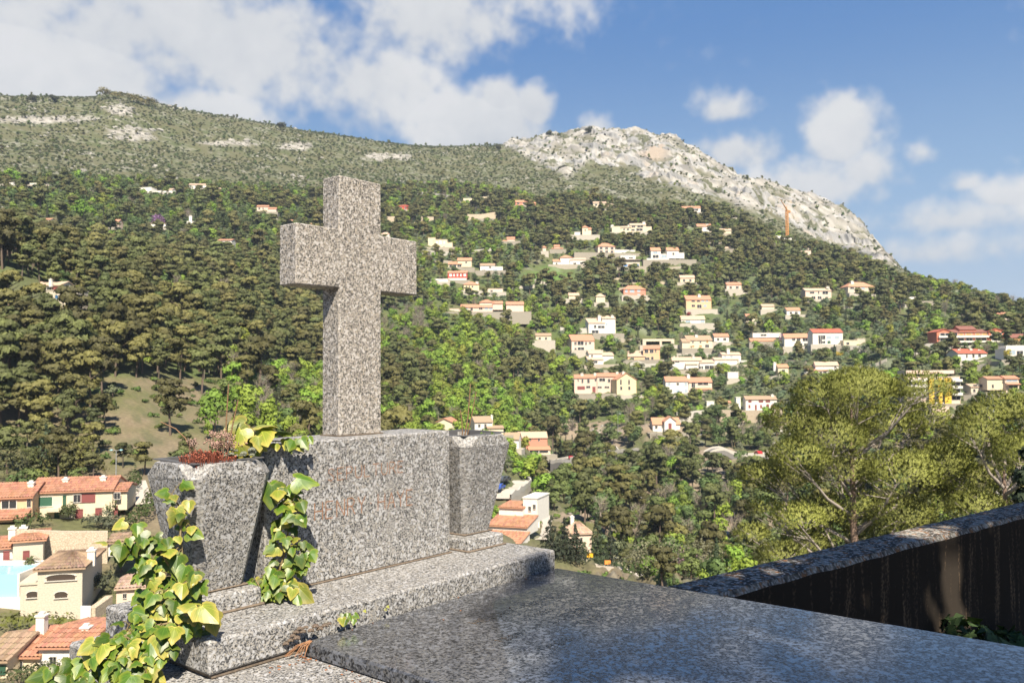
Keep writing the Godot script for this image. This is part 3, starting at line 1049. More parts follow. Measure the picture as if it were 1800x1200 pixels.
# one block of a house: walls from x0 to x1, y0 to y1, z0 (back) to z1 (front), with its roof
func block(x0: float, x1: float, y0: float, y1: float, z0: float, z1: float, wall: String, roof: String, rise: float, tile: String) -> void:
	z1 -= 0.013 * order
	z0 -= 0.017 * order
	x0 += 0.011 * order
	y1 += 0.012 * order
	order += 1
	homes[-1][2] = maxf(homes[-1][2], maxf(absf(x0), absf(x1)))
	var w := Shape.new()
	w.box(Vector3(x0, y0, z0), Vector3(x1, y1, z1))
	var r := Shape.new()
	var o := 0.35 if tile_pitch > 0.0 else 0.4
	var th := 0.18
	var e := y1 + 0.02
	match roof:
		"g":
			var mid := (z0 + z1) / 2
			w.face([Vector3(x0, y1, z0), Vector3(x0, y1, z1), Vector3(x0, y1 + rise - 0.05, mid)], Vector3.LEFT)
			w.face([Vector3(x1, y1, z0), Vector3(x1, y1, z1), Vector3(x1, y1 + rise - 0.05, mid)], Vector3.RIGHT)
			var sl := rise / ((z1 - z0) / 2)
			for s in [[z1 + o, 1.0], [z0 - o, -1.0]]:
				var ey: float = e - o * sl
				roof_plane(r, Vector3(x0 - o * 0.5, ey + th, s[0]), Vector3(x1 + o * 0.5, ey + th, s[0]), Vector3(x1 + o * 0.5, e + rise + th, mid), Vector3(x0 - o * 0.5, e + rise + th, mid), tile_pitch)
				r.face([Vector3(x0 - o * 0.5, ey, s[0]), Vector3(x1 + o * 0.5, ey, s[0]), Vector3(x1 + o * 0.5, ey + th, s[0]), Vector3(x0 - o * 0.5, ey + th, s[0])], Vector3(0, 0, s[1]))
				r.face([Vector3(x0 - o * 0.5, ey, s[0]), Vector3(x1 + o * 0.5, ey, s[0]), Vector3(x1 + o * 0.5, e + rise, mid), Vector3(x0 - o * 0.5, e + rise, mid)], Vector3.DOWN)
				for q in [x0 - o * 0.5, x1 + o * 0.5]:
					r.face([Vector3(q, ey, s[0]), Vector3(q, ey + th, s[0]), Vector3(q, e + rise + th, mid), Vector3(q, e + rise, mid)], Vector3(q - (x0 + x1) / 2, 0, 0))
		"f":
			var mid := (x0 + x1) / 2
			w.face([Vector3(x0, y1, z1), Vector3(x1, y1, z1), Vector3(mid, y1 + rise, z1)], Vector3.BACK)
			w.face([Vector3(x0, y1, z0), Vector3(x1, y1, z0), Vector3(mid, y1 + rise, z0)], Vector3.FORWARD)
			var sl := rise / ((x1 - x0) / 2)
			for s in [[x1 + o, 1.0], [x0 - o, -1.0]]:
				var ey: float = e - o * sl
				roof_plane(r, Vector3(s[0], ey + th, z0 - o), Vector3(s[0], ey + th, z1 + o), Vector3(mid, e + rise + th, z1 + o), Vector3(mid, e + rise + th, z0 - o), tile_pitch)
				r.face([Vector3(s[0], ey, z0 - o), Vector3(s[0], ey, z1 + o), Vector3(mid, e + rise, z1 + o), Vector3(mid, e + rise, z0 - o)], Vector3.DOWN)
				r.face([Vector3(s[0], ey, z1 + o), Vector3(s[0], ey + th, z1 + o), Vector3(mid, e + rise + th, z1 + o), Vector3(mid, e + rise, z1 + o)], Vector3.BACK)
				r.face([Vector3(s[0], ey, z0 - o), Vector3(s[0], ey + th, z0 - o), Vector3(s[0], ey + th, z1 + o), Vector3(s[0], ey, z1 + o)], Vector3(s[1], 0, 0))
		"h":
			var mid := (z0 + z1) / 2
			var inset := minf((z1 - z0) / 2, (x1 - x0) * 0.42)
			var a := Vector3(x0 - o, e, z1 + o); var b := Vector3(x1 + o, e, z1 + o)
			var c := Vector3(x1 + o, e, z0 - o); var d := Vector3(x0 - o, e, z0 - o)
			var l := Vector3(x0 + inset, e + rise, mid); var k := Vector3(x1 - inset, e + rise, mid)
			var up := Vector3(0, th, 0)
			roof_plane(r, a + up, b + up, k + up, l + up, tile_pitch)
			roof_plane(r, c + up, d + up, l + up, k + up, tile_pitch)
			roof_plane(r, b + up, c + up, k + up, k + up, tile_pitch)
			roof_plane(r, d + up, a + up, l + up, l + up, tile_pitch)
			for s in [[a, b], [b, c], [c, d], [d, a]]:
				r.face([s[0], s[1], s[1] + up, s[0] + up], (s[0] + s[1]) / 2 - (a + c) / 2)
			r.face([a, b, c, d], Vector3.DOWN)
		"m":
			w.face([Vector3(x0, y1, z0), Vector3(x0, y1, z1), Vector3(x0, y1 + rise, z0)], Vector3.LEFT)
			w.face([Vector3(x1, y1, z0), Vector3(x1, y1, z1), Vector3(x1, y1 + rise, z0)], Vector3.RIGHT)
			w.face([Vector3(x0, y1, z0), Vector3(x1, y1, z0), Vector3(x1, y1 + rise, z0), Vector3(x0, y1 + rise, z0)], Vector3.FORWARD)
			var sl := rise / (z1 - z0)
			var ey := e - o * sl
			roof_plane(r, Vector3(x0 - o * 0.4, ey + th, z1 + o), Vector3(x1 + o * 0.4, ey + th, z1 + o), Vector3(x1 + o * 0.4, e + rise + th, z0), Vector3(x0 - o * 0.4, e + rise + th, z0), tile_pitch)
			r.face([Vector3(x0 - o * 0.4, ey, z1 + o), Vector3(x1 + o * 0.4, ey, z1 + o), Vector3(x1 + o * 0.4, ey + th, z1 + o), Vector3(x0 - o * 0.4, ey + th, z1 + o)], Vector3.BACK)
			r.face([Vector3(x0 - o * 0.4, ey, z1 + o), Vector3(x1 + o * 0.4, ey, z1 + o), Vector3(x1 + o * 0.4, e + rise, z0), Vector3(x0 - o * 0.4, e + rise, z0)], Vector3.DOWN)
			for q in [x0 - o * 0.4, x1 + o * 0.4]:
				r.face([Vector3(q, ey, z1 + o), Vector3(q, ey + th, z1 + o), Vector3(q, e + rise + th, z0), Vector3(q, e + rise, z0)], Vector3(q - (x0 + x1) / 2, 0, 0))
		"n":
			# a flat roof behind a thin coping
			if y1 - y0 > 1.6:
				r.box(Vector3(x0 - 0.12, y1 + 0.004, z0 - 0.12), Vector3(x1 + 0.12, y1 + 0.22, z1 + 0.12))
	part("wall", w.mesh(M.walls[wall]), home)
	if not r.v.is_empty():
		part("roof", r.mesh(M.walls[wall] if roof == "n" else M.tiles[tile]), home)

var pane_mesh := {}

# a window or door: a frame with a recessed pane, on the wall at depth z
func pane(x0: float, x1: float, y0: float, y1: float, z: float, look: String) -> void:
	var arched := look in ["a", "C"]
	var key := look
	if not pane_mesh.has(key):
		var f := Shape.new()
		var g := Shape.new()
		var t := 0.09
		if arched:
			var arc := []
			for i in 9:
				arc.append(Vector2(0.5 - 0.5 * cos(PI * i / 8.0), 0.62 + 0.38 * sin(PI * i / 8.0)))
			for i in 8:
				var p: Vector2 = arc[i]; var q: Vector2 = arc[i + 1]
				var c := Vector2(0.5, 0.5)
				var p1 := c + (p - c) * 1.12; var q1 := c + (q - c) * 1.12
				f.face([Vector3(p.x, p.y, 0.1), Vector3(q.x, q.y, 0.1), Vector3(q1.x, q1.y, 0.1), Vector3(p1.x, p1.y, 0.1)], Vector3.BACK)
				f.face([Vector3(p1.x, p1.y, -0.05), Vector3(q1.x, q1.y, -0.05), Vector3(q1.x, q1.y, 0.1), Vector3(p1.x, p1.y, 0.1)], Vector3(p1.x - 0.5, p1.y - 0.5, 0))
				g.face([Vector3(0.5, 0.4, 0.03), Vector3(p.x, p.y, 0.03), Vector3(q.x, q.y, 0.03)], Vector3.BACK)
			g.face([Vector3(0, 0, 0.03), Vector3(1, 0, 0.03), Vector3(1, 0.62, 0.03), Vector3(0.5, 0.4, 0.03), Vector3(0, 0.62, 0.03)], Vector3.BACK)
			f.box(Vector3(-0.08, -0.10, -0.05), Vector3(1.08, 0.0, 0.14))
		else:
			f.box(Vector3(-t * 0.6, -0.07, -0.05), Vector3(1 + t * 0.6, 0.0, 0.12))
			f.box(Vector3(-t * 0.6, 1.0, -0.05), Vector3(1 + t * 0.6, 1.06, 0.10))
			f.box(Vector3(-t * 0.6, 0.001, -0.05), Vector3(0, 0.999, 0.09))
			f.box(Vector3(1, 0.001, -0.05), Vector3(1 + t * 0.6, 0.999, 0.09))
			if look == "n" or look == "j" or look == "l":
				f.box(Vector3(0.48, 0.002, 0.0), Vector3(0.52, 0.998, 0.06))
			g.face([Vector3(0, 0, 0.03), Vector3(1, 0, 0.03), Vector3(1, 1, 0.03), Vector3(0, 1, 0.03)], Vector3.BACK)
		var m := ArrayMesh.new()
		g.put(m, M.panes[look])
		f.put(m, M.panes[look] if look in ["m", "h", "Y", "B"] else M.frame)
		pane_mesh[key] = m
	var o := part("window" if y1 - y0 < 2.0 or look == "n" else "door", pane_mesh[key], home)
	o.position = Vector3(x0, y0, z + 0.002)
	o.scale = Vector3(x1 - x0, y1 - y0, 1.0)

func stack(x: float, y0: float, y1: float, w: float) -> void:
	var s := Shape.new()
	var c := Vector3(x, 0, -3.0)
	s.box(c + Vector3(-w / 2, y0, -w / 2), c + Vector3(w / 2, y1 - 0.2, w / 2))
	s.box(c + Vector3(-w * 0.62, y1 - 0.2, -w * 0.62), c + Vector3(w * 0.62, y1 - 0.08, w * 0.62))
	s.box(c + Vector3(-w * 0.3, y1 - 0.08, -w * 0.3), c + Vector3(w * 0.3, y1 + 0.15, w * 0.3))
	part("chimney", s.mesh(M.walls["w"]), home)

# the level ground a house on the slope stands on, held by its own low wall
func terraced(half: float, drop: float) -> void:
	var sh := Shape.new()
	sh.box(Vector3(-half, -7.0, -2.0), Vector3(half, -0.3, drop))
	sh.box(Vector3(-half, -0.298, drop - 0.4), Vector3(half, 0.25, drop + 0.02))
	part("terrace", sh.mesh(M.banks[order % 3]), home)

func build_houses() -> void:
	rng.seed = 70
	house("row_house", 50.4, -116.9, 13, "cream row house with long salmon tiled roof, maroon shutters and a slatted pergola")
	block(-4.9, 5.3, -2.5, 3.5, -9, 0, "c", "g", 1.3, "t")
	block(5, 7, 0.8, 3.3, -6.5, -0.5, "c", "g", 0.6, "t")
	block(-2.7, -0.2, 1.1, 1.5, -0.1, 1.3, "c", "n", 0, "t")
	pane(-3.84, -2.03, 1.73, 2.94, 0, "g")
	pane(-0.75, -0.38, 1.81, 3.01, 0, "h")
	pane(0.53, 1.43, 2.11, 3.09, 0, "n")
	pane(1.43, 3.09, 2.11, 3.16, 0, "m")
	pane(0.83, 1.66, 0.08, 1.13, 0, "m")
	pane(3.24, 3.99, 0.23, 1.21, 0, "m")
	pane(-1.73, -1.13, -0.38, 0.98, 0, "h")
	pane(5.5, 6.25, 2.34, 3.16, 0, "n")
	pane(-4.82, -3.01, -0.3, 0.23, 0, "n")
	pane(5.58, 5.95, 0.3, 1.36, 0, "m")
	stack(-1.2, 3.4, 5, 0.7)
	stack(3.5, 3.5, 5.1, 0.7)
	house("row_house", 44.1, -118.3, 13, "orange walled row house with a lower tiled porch roof, left of the maroon shuttered house")
	block(-4.9, 2.2, -3.5, 2.9, -9, 0, "e", "g", 1.3, "t")
	block(-4.9, 2, 0.2, 0.6, 0, 2.2, "e", "m", 0.7, "t")
	pane(-1.31, 0.36, 1.6, 2.55, 0, "n")
	pane(1.6, 2.04, 1.67, 2.62, 0, "n")
	pane(-1.46, -0.36, -0.87, 0.22, 0, "n")
	pane(-0.29, 0.87, -0.73, 0.22, 0, "n")
	pane(1.02, 1.6, -0.58, 0.22, 0, "n")
	stack(1.2, 2.9, 4.6, 0.7)
	house("corner_house", 39.5, -100.3, 24, "white and stone house with a bright orange hipped roof beside the stone terrace wall")
	block(-2, 0.9, -2.5, 3.3, -7, 0, "s", "h", 0.5, "o")
	block(-5.5, -2, -2.5, 2.6, -8, -1, "w", "g", 0.6, "t")
	pane(-1.01, -0.44, 1.51, 2.33, 0, "m")
	pane(-2.89, -2.33, 1.45, 2.45, 0, "m")
	pane(-3.65, -2.39, 0, 0.57, 0, "n")
	stack(-2.4, 2.8, 4.6, 0.7)
	stack(-1.3, 2.8, 4.6, 0.7)
	house("stone_house", 36.8, -87.3, 14, "large pale stone house with a brown hipped roof and low arched windows")
	block(-2, 2, -1, 4.7, -9, 0, "s", "h", 0.7, "b")
	block(2.6, 5.2, 4.1, 5.5, -14, -9, "w", "g", 0.4, "b")
	block(-3.7, -2, -1, 3.3, -8.6, -0.6, "s", "n", 0, "b")
	pane(-1.18, 1.35, 3.71, 4.32, 0, "a")
	pane(-0.45, 0.67, 2.02, 2.64, 0, "a")
	pane(-3.09, -2.02, 2.08, 2.7, -0.6, "a")
	pane(3.87, 4.16, 4.94, 5.34, -9, "n")
	stack(2.2, 4.4, 6.1, 0.7)
	house("long_house", 30.1, -73.9, 0, "low white and cream house with a patchy terracotta roof and a domed chimney")
	block(-0.6, 3.2, -1.3, 2, -8, 0, "w", "g", 0.6, "t")
	block(-3.2, -0.5, -1.3, 1.3, -8, 0, "c", "g", 1.2, "t")
	pane(-2.4, -1.89, 0.28, 0.99, 0, "n")
	pane(0.33, 0.85, 0.19, 1.32, 0, "j")
	pane(2.36, 2.83, 0.19, 1.23, 0, "j")
	stack(-2, 2.2, 4, 0.7)
	stack(1.8, 1.4, 3, 0.7)
	house("gabled_house", 35.1, -74.4, -22, "cream house with an orange tiled roof, between the ivy and the domed chimney house")
	block(-1.8, 2.1, -1.3, 2, -8, 0, "c", "g", 0.6, "o")
	pane(-1.25, -0.7, 1.05, 1.45, 0, "n")
	pane(0.4, 0.9, 0.9, 1.4, 0, "n")
	house("small_house", 26.8, -75.1, 0, "narrow house with brown tiles at the left picture edge below the pool")
	block(-1.5, 0.9, -1, 1.4, -8, 0, "c", "g", 0.9, "b")
	pane(0.18, 0.74, 0.41, 1.06, 0, "h")
	house("cottage", 44.1, -87.2, 14, "pinkish cottage with a pale tiled roof partly hidden by the ivy")
	block(-1.6, 1.8, -1, 1.4, -6, 0, "p", "g", 0.4, "p")
	pane(-0.96, -0.6, 0.48, 0.96, 0, "n")
	house("modern_house", 116.1, -96.3, -20, "white hillside house with three stepped orange roofs and a roof terrace")
	block(-4.5, 0.2, 1.4, 4.1, -13, -7, "w", "m", 0.3, "o")
	block(-4.9, 2.7, 0.2, 1.6, -8, -2, "w", "m", 1.1, "o")
	block(-3.9, 3.3, -3, -0.3, -1.5, 3.5, "w", "m", 1.1, "o")
	block(-0.2, 2.6, 1.6, 5.8, -15, -8, "w", "n", 0, "o")
	pane(0.9, 1.4, 3.6, 4.4, -8, "n")
	pane(1.8, 2.3, 4, 4.8, -8, "n")
	house("pavilion", 137.6, -97.1, 8, "round pinkish pavilion house with a pale domed tile roof among dark conifers")
	block(-1.6, 2.9, -2.5, 2.6, -5, 0, "p", "h", 1.9, "p")
	pane(0.67, 1.11, 1, 2, 0, "n")
	stack(-0.3, 3.7, 5.7, 0.7)
	house("barn", 206.3, -199.2, -12, "plain cream gable ended house just above the right end of the headstone")
	block(-3, 2.8, -2.5, 3.4, -8, 0, "c", "f", 1.3, "t")
	terraced(4.8, 7.5)
	house("farmhouse", 215.4, -189.4, 14, "white house with a brown tiled roof and a lower side wing behind the right planter")
	block(-3.4, 2.6, 0.4, 4.3, -8, 0, "w", "g", 1.6, "b")
	block(0.6, 6, -2.7, 2.3, -2.5, 1.5, "c", "g", 0.6, "b")
	terraced(8.2, 6.5)
	pane(-2.27, -1.51, 2.65, 3.59, 0, "n")
	pane(-0.19, 0.57, 1.89, 3.59, 0, "n")
	pane(1.89, 2.65, 0.38, 1.7, 0, "n")
	pane(4.35, 5.1, 0.76, 1.89, 0, "m")
	stack(3, 3.5, 6.4, 0.7)
	house("low_house", 219.8, -181.9, -8, "small pale house with a red brown roof left of the brick house")
	block(-2.3, 2.6, -2.5, 2.8, -6, 0, "w", "g", 1.8, "b")
	terraced(4.4, 6.5)
	pane(-1.5, -0.75, 1.32, 2.26, 0, "n")
	house("brick_house", 251.6, -197.4, 4, "old salmon brick house with a pale red roof and an open lower shed")
	block(-5.5, 5.1, 0.8, 5.9, -8, 0, "k", "g", 1.8, "p")
	block(-2.1, 5.9, -2.7, 1.7, -1, 3, "c", "m", 0.9, "o")
	terraced(8, 6.5)
	pane(-3.58, -2.95, 4.84, 5.9, 0, "n")
	pane(-1.47, -0.84, 4.84, 5.9, 0, "n")
	pane(1.68, 2.32, 4.63, 5.9, 0, "n")
	pane(-1.68, 5.05, 0.63, 1.47, 3, "n")
	house("chapel_house", 303.1, -171, 2, "white gable fronted cottage with an orange roof above the pines")
	block(-5, 5.9, -2.5, 2.9, -8, -2, "w", "g", 2.3, "o")
	block(-0.7, 3.8, -2.5, 4.1, -4, 0, "w", "f", 1.8, "o")
	terraced(8, 7.5)
	pane(0.9, 2.03, 1.13, 3.16, 0, "m")
	pane(-4.06, -3.16, 1.13, 2.26, -2, "n")
	stack(1.8, 3.7, 5.9, 1.1)
	house("white_house", 354.2, -153.5, -4, "white house with six dark red windows above the pale stone terrace")
	block(-6.8, 6.3, -2.7, 4.6, -7, 0, "w", "g", 1.3, "b")
	block(-10.7, -8.8, -2.5, 5.4, -4.5, -0.5, "w", "n", 0, "b")
	terraced(13.3, 6.5)
	pane(-5.61, -4.39, 3.42, 4.64, 0, "m")
	pane(-1.22, 0.49, 3.42, 4.64, 0, "m")
	pane(1.71, 3.42, 3.42, 4.64, 0, "m")
	pane(-5.61, -4.88, 0.98, 2.2, 0, "m")
	pane(-2.93, -2.2, 0.24, 2.2, 0, "m")
	pane(-0.73, 0, 0.98, 2.2, 0, "m")
	pane(1.95, 2.93, 0.24, 2.44, 0, "m")
	pane(3.91, 4.64, 0.98, 2.2, 0, "m")
	stack(5.1, 3.6, 6.6, 1.2)
	house("row_house", 357.6, -241.2, -4, "pink terraced house row with small dark windows joined to a yellow gable house")
	block(-10.7, 1.1, -2.8, 7.9, -8, 0, "p", "g", 1.6, "t")
	block(0.6, 11, -3.1, 8.5, -7.4, 0.6, "p", "g", 1.6, "t")
	terraced(13.6, 6.5)
	pane(-9.04, -8.47, 6.21, 7.34, 0, "n")
	pane(-7.06, -6.21, 5.37, 7.34, 0, "n")
	pane(-4.24, -3.11, 5.37, 7.34, 0, "n")
	pane(-0.56, 0.28, 6.21, 7.34, 0, "n")
	pane(1.69, 4.52, 6.21, 7.63, 0.6, "n")
	pane(5.93, 7.06, 5.65, 7.34, 0.6, "n")
	pane(-9.04, -5.65, 2.26, 3.67, 0, "m")
	pane(-4.8, -2.82, 2.82, 3.95, 0, "n")
	pane(-1.69, -0.28, 0.85, 3.39, 0, "m")
	pane(0.85, 2.82, 2.82, 3.67, 0.6, "n")
	pane(4.24, 6.5, 2.82, 3.67, 0.6, "n")
	stack(-6.8, 7.5, 10.2, 1.4)
	stack(-0.3, 7.5, 10.2, 1.4)
	stack(10.7, 7.5, 10.7, 1.4)
	house("gable_house", 360.8, -225.4, 12, "yellow gable fronted house with two tall shuttered windows")
	block(-5, 5, -2.5, 7.5, -9, 0, "y", "f", 3.1, "o")
	terraced(7, 6.5)
	pane(-3.33, -2.5, 4.99, 7.49, 0, "n")
	pane(0.83, 1.66, 4.99, 7.49, 0, "n")
	pane(-3.33, -2.22, 2.5, 4.16, 0, "n")
	pane(0.83, 1.94, 2.5, 4.16, 0, "n")
	stack(-0.6, 9, 11.4, 1.4)
	house("double_house", 375.2, -199.5, 0, "white house with small blue shutters and a pinkish loggia wing sharing one chimney")
	block(-11, 0, -5.7, 6, -8, 0, "w", "g", 2.1, "t")
	block(0, 11.2, -6.3, 5.5, -7.5, 0.5, "p", "g", 2.1, "t")
	block(3.6, 10.7, 1.1, 1.9, 0, 2, "p", "m", 0.9, "t")
	terraced(13.9, 6.5)
	pane(-9.86, -8.76, 4.11, 5.2, 0, "l")
	pane(-5.75, -4.66, 4.11, 5.2, 0, "n")
	pane(-1.92, -0.82, 3.83, 5.2, 0, "l")
	pane(-10.13, -7.94, 0.55, 1.92, 0, "n")
	pane(-6.03, -4.38, 0.55, 1.92, 0, "l")
	pane(-1.92, -0.55, 0.55, 1.92, 0, "l")
	pane(1.37, 3.01, 3.01, 5.2, 0.5, "n")
	pane(4.38, 9.31, 4.11, 5.2, 0.5, "n")
	pane(0.82, 3.01, 0.55, 1.92, 0.5, "n")
	pane(4.38, 9.86, 0, 1.1, 0.5, "n")
	stack(0.5, 4.5, 9.3, 1.4)
	house("villa", 398.6, -277, 14, "pinkish white three storey villa with a loggia left of the garden pine")
	block(-7, 6.4, -3.3, 5.7, -9, 0, "p", "g", 3.3, "t")
	terraced(9.2, 6.5)
	pane(-3.5, 0, 3.18, 5.41, 0, "n")
	pane(0.95, 1.91, 3.18, 4.77, 0, "n")
	pane(3.18, 4.45, 3.82, 4.77, 0, "n")
	pane(-5.41, -4.13, 3.18, 4.77, 0, "n")
	pane(-3.5, 0.32, 0.32, 1.91, 0, "n")
	pane(-5.41, -4.13, 0.32, 1.59, 0, "n")
	house("villa", 391.8, -261.2, 10, "white villa with pale orange roofs and a pillared porch below the three storey villa")
	block(-7.4, 1.2, -4.3, 2.8, -2.5, 1.5, "w", "m", 1.8, "p")
	block(-6.2, 1.2, 1.8, 6.2, -7, -1, "w", "g", 1.9, "p")
	block(0, 8, 1.2, 5.2, -9, -2, "w", "g", 1.6, "p")
	terraced(10.3, 4.5)
	pane(-4.93, -4, 4.31, 5.54, -1, "n")
	pane(-6.78, -5.54, 0.31, 2.16, 1.5, "n")
	pane(-4, -2.16, 0.92, 2.16, 1.5, "n")
	house("villa", 410.7, -245.5, -10, "peach villa with a long sloping roof and two square upper windows")
	block(-8.7, 1.2, -3.1, 2.2, -7, 0, "e", "m", 3.1, "p")
	block(-0.3, 8.7, -2.5, 6.2, -8, 0, "e", "g", 1.9, "t")
	terraced(11.1, 5.5)
	pane(0.62, 2.49, 4.04, 5.91, 0, "n")
	pane(3.42, 5.29, 4.04, 5.91, 0, "n")
	pane(6.22, 6.84, 4.35, 5.91, 0, "n")
	pane(-7.15, -5.29, 0, 1.55, 0, "n")
	pane(0.62, 3.11, 0.31, 1.55, 0, "n")
	pane(4.04, 5.29, 0.31, 1.87, 0, "n")
	house("farmhouse", 437.5, -227.2, 8, "cream farmhouse with a grey brown roof and ochre shutters beside a palm")
	block(-5.7, 8.9, -3.1, 5.1, -8, 0, "c", "g", 2.6, "b")
	block(-8.9, -4.4, -2.5, 4.1, -4, 1, "c", "g", 1.7, "b")
	terraced(11.3, 7.5)
	pane(-2.85, -1.9, 3.49, 4.44, 0, "n")
	pane(1.58, 2.54, 3.49, 4.44, 0, "n")
	pane(5.39, 6.65, 3.49, 5.7, 0, "y")
	pane(-2.85, -1.58, 1.27, 2.22, 0, "y")
	pane(1.27, 2.85, 1.27, 2.22, 0, "y")
	pane(4.75, 6.97, 0.95, 2.54, 0, "n")
	stack(0.6, 5, 8.2, 1.6)
	house("long_villa", 410.4, -216.5, -6, "long low white villa with a pale roof and a glazed right bay")
	block(-9.9, 5.4, 0.6, 5.1, -8, 0, "w", "g", 1.8, "p")
	block(4.2, 11.9, -2.5, 3.9, -6, 1, "w", "g", 1.5, "p")
	block(-3, 3, 0.6, 3, -0.5, 1.5, "w", "m", 0.9, "p")
	terraced(14.6, 4.5)
	pane(-8.36, -6.27, 4.18, 5.08, 0, "n")
	pane(6.87, 8.96, 0.6, 2.39, 1, "n")
	pane(9.26, 11.05, 0.6, 2.39, 1, "n")
	pane(3.58, 4.78, 0.6, 2.09, 1, "n")
	pane(5.08, 5.97, 0.6, 2.09, 1, "n")
	stack(1.5, 4.4, 7.2, 1.5)
	house("white_villa", 423.8, -199.7, 6, "white stepped villa with pale blue windows and a pillared veranda")
	block(-9.6, 3.6, -3.1, 3, -7, 0, "w", "g", 1.2, "p")
	block(-4.8, 5.4, 2.1, 5.7, -8, -2, "w", "g", 1.2, "p")
	block(3, 7.5, -3.4, 2.4, -3.2, 0.8, "w", "n", 0, "p")
	terraced(12, 5.5)
	pane(-3.58, -2.69, 3.58, 5.07, -2, "l")
	pane(-0.3, 0.9, 3.58, 5.07, -2, "l")
	pane(-7.46, -5.07, 0, 1.79, 0, "l")
	pane(3.58, 5.97, 0, 1.79, 0.8, "n")
	stack(-1.2, 5, 9, 1.5)
	house("villa", 423, -280.2, 10, "white villa with a steep side gable and long flat terrace above the three storey villa")
	block(-8.6, 1.3, -3, 6.6, -7, 0, "w", "m", 3.1, "p")
	block(0, 8, -3, 9.3, -9, -1, "w", "g", 1.8, "p")
	terraced(11, 6.5)
	pane(-5.31, -3.98, 3.65, 5.31, 0, "n")
	pane(-2.99, 1, 3.65, 4.98, 0, "n")
	pane(-6.63, -2.65, 0.66, 2.32, 0, "n")
	pane(1.99, 3.32, 5.31, 6.63, -1, "l")
	stack(-1.3, 7, 11.3, 1.7)
	stack(6.6, 7.6, 11.3, 1.7)
	house("carport", 432.1, -248.5, 0, "open concrete carport with a flat pale roof above the peach villa")
	block(-9, 9, 2.6, 3.9, -6, 0, "c", "n", 0, "p")
	block(-9, -7.1, -3.1, 2.9, -6, 0, "s", "n", 0, "p")
	block(7.1, 9, -3.1, 3.6, -6, 0, "s", "n", 0, "p")
	block(0.6, 1.9, -3.1, 2.9, -1, 0, "s", "n", 0, "p")
	terraced(11.5, 5.5)
	house("house", 452.8, -175.6, -8, "white two storey house with an orange roof left of its red roofed neighbour")
	block(-7, 6.4, -5.3, 5.2, -8, 0, "w", "g", 2.2, "o")
	terraced(9.2, 7.5)
	pane(-3.03, -1.52, 3.64, 5.15, 0, "n")
	pane(-0.61, 1.21, 3.64, 5.15, 0, "n")
	pane(2.42, 4.85, 3.33, 5.15, 0, "n")
	pane(0.3, 2.12, 0.61, 2.12, 0, "n")
	pane(3.03, 5.15, 0.61, 2.12, 0, "n")
	house("house", 448, -158.2, 0, "white two storey house with a straight red roof and a red awning")
	block(-7.6, 7.9, -2.5, 6.5, -8, 0, "w", "g", 1.9, "r")
	terraced(10.2, 4.5)
	pane(-4.69, -2.93, 0.59, 4.99, 0, "n")
	pane(-3.52, -1.17, 2.93, 4.99, 0, "n")
	pane(-0.29, 1.76, 3.23, 4.69, 0, "l")
	pane(3.81, 5.87, 3.23, 4.69, 0, "l")
	pane(-3.52, -1.17, 0.88, 2.05, 0, "n")
	pane(0, 1.47, 0.88, 2.05, 0, "h")
	house("white_villa", 405.1, -143.1, -8, "white villa with two orange roofs just above the crown of the near pine")
	block(-9.6, 0, -3.8, 1.3, -6, 0, "w", "m", 2.1, "o")
	block(-5.3, 5, -2.8, 3.7, -7, -1, "w", "g", 1.6, "p")
	terraced(12, 7.5)
	pane(-3.72, -2.65, -0.53, 0.8, 0.05, "n")
	pane(-2.12, -0.8, -0.53, 1.06, 0.05, "n")
	pane(3.19, 3.98, 2.39, 3.72, -1, "n")
	house("terrace_house", 464.1, -196.8, 0, "flat roofed white house half hidden by a round pine and a pink blossoming tree")
	block(-8.3, 7.6, 3.2, 5.7, -8, -2, "w", "n", 0, "p")
	block(-10.2, 4.4, -3.8, 1.3, -5, 0, "c", "g", 1.4, "t")
	terraced(12.7, 6.5)
	pane(-3.81, -0.64, 4.13, 5.08, -2, "n")
	pane(-6.99, -4.45, -0.95, 0.64, 0, "n")
	pane(1.27, 3.18, -1.27, 0.64, 0, "y")
	house("apartment_building", 446, -91.5, -2, "long terracotta apartment building with arched gable ends and white balconies")
	block(-15.3, -8.5, -2.5, 6.9, -9.2, 0.8, "t", "f", 1.3, "r")
	block(-8.5, 8.5, -2.5, 6.6, -9, 0, "t", "g", 1.4, "m")
	block(8.5, 15.6, -2.5, 6.9, -9.2, 0.8, "t", "f", 1.3, "r")
	block(-14.8, -8.5, 4.2, 5, 0.6, 1.9, "w", "n", 0, "p")
	block(-8.5, 8.5, 4.2, 5, -0.2, 1.4, "w", "n", 0, "p")
	block(8.7, 15.1, 4.2, 5, 0.6, 1.9, "w", "n", 0, "p")
	block(-14.8, -8.5, 1.9, 2.6, 0.6, 1.9, "w", "n", 0, "p")
	block(-8.5, 8.5, 1.9, 2.6, -0.2, 1.4, "w", "n", 0, "p")
	block(8.7, 15.1, 1.9, 2.6, 0.6, 1.9, "w", "n", 0, "p")
	block(-4, 3.7, 6.3, 7.9, -9, -1, "t", "g", 1.7, "m")
	terraced(18.7, 5.5)
	pane(-13.75, -9.26, 5.03, 6.35, 0.85, "n")
	pane(9.79, 14.28, 5.03, 6.35, 0.85, "n")
	pane(-7.94, -5.55, 5.03, 6.35, 0, "n")
	pane(-4.76, -2.91, 5.03, 6.35, 0, "y")
	pane(-1.59, 1.06, 5.03, 6.35, 0, "y")
	pane(2.91, 4.76, 5.03, 6.35, 0, "y")
	pane(5.82, 8.2, 5.03, 6.35, 0, "y")
	pane(-13.75, -9.26, 2.65, 3.97, 0.85, "n")
	pane(9.79, 14.28, 2.65, 3.97, 0.85, "n")
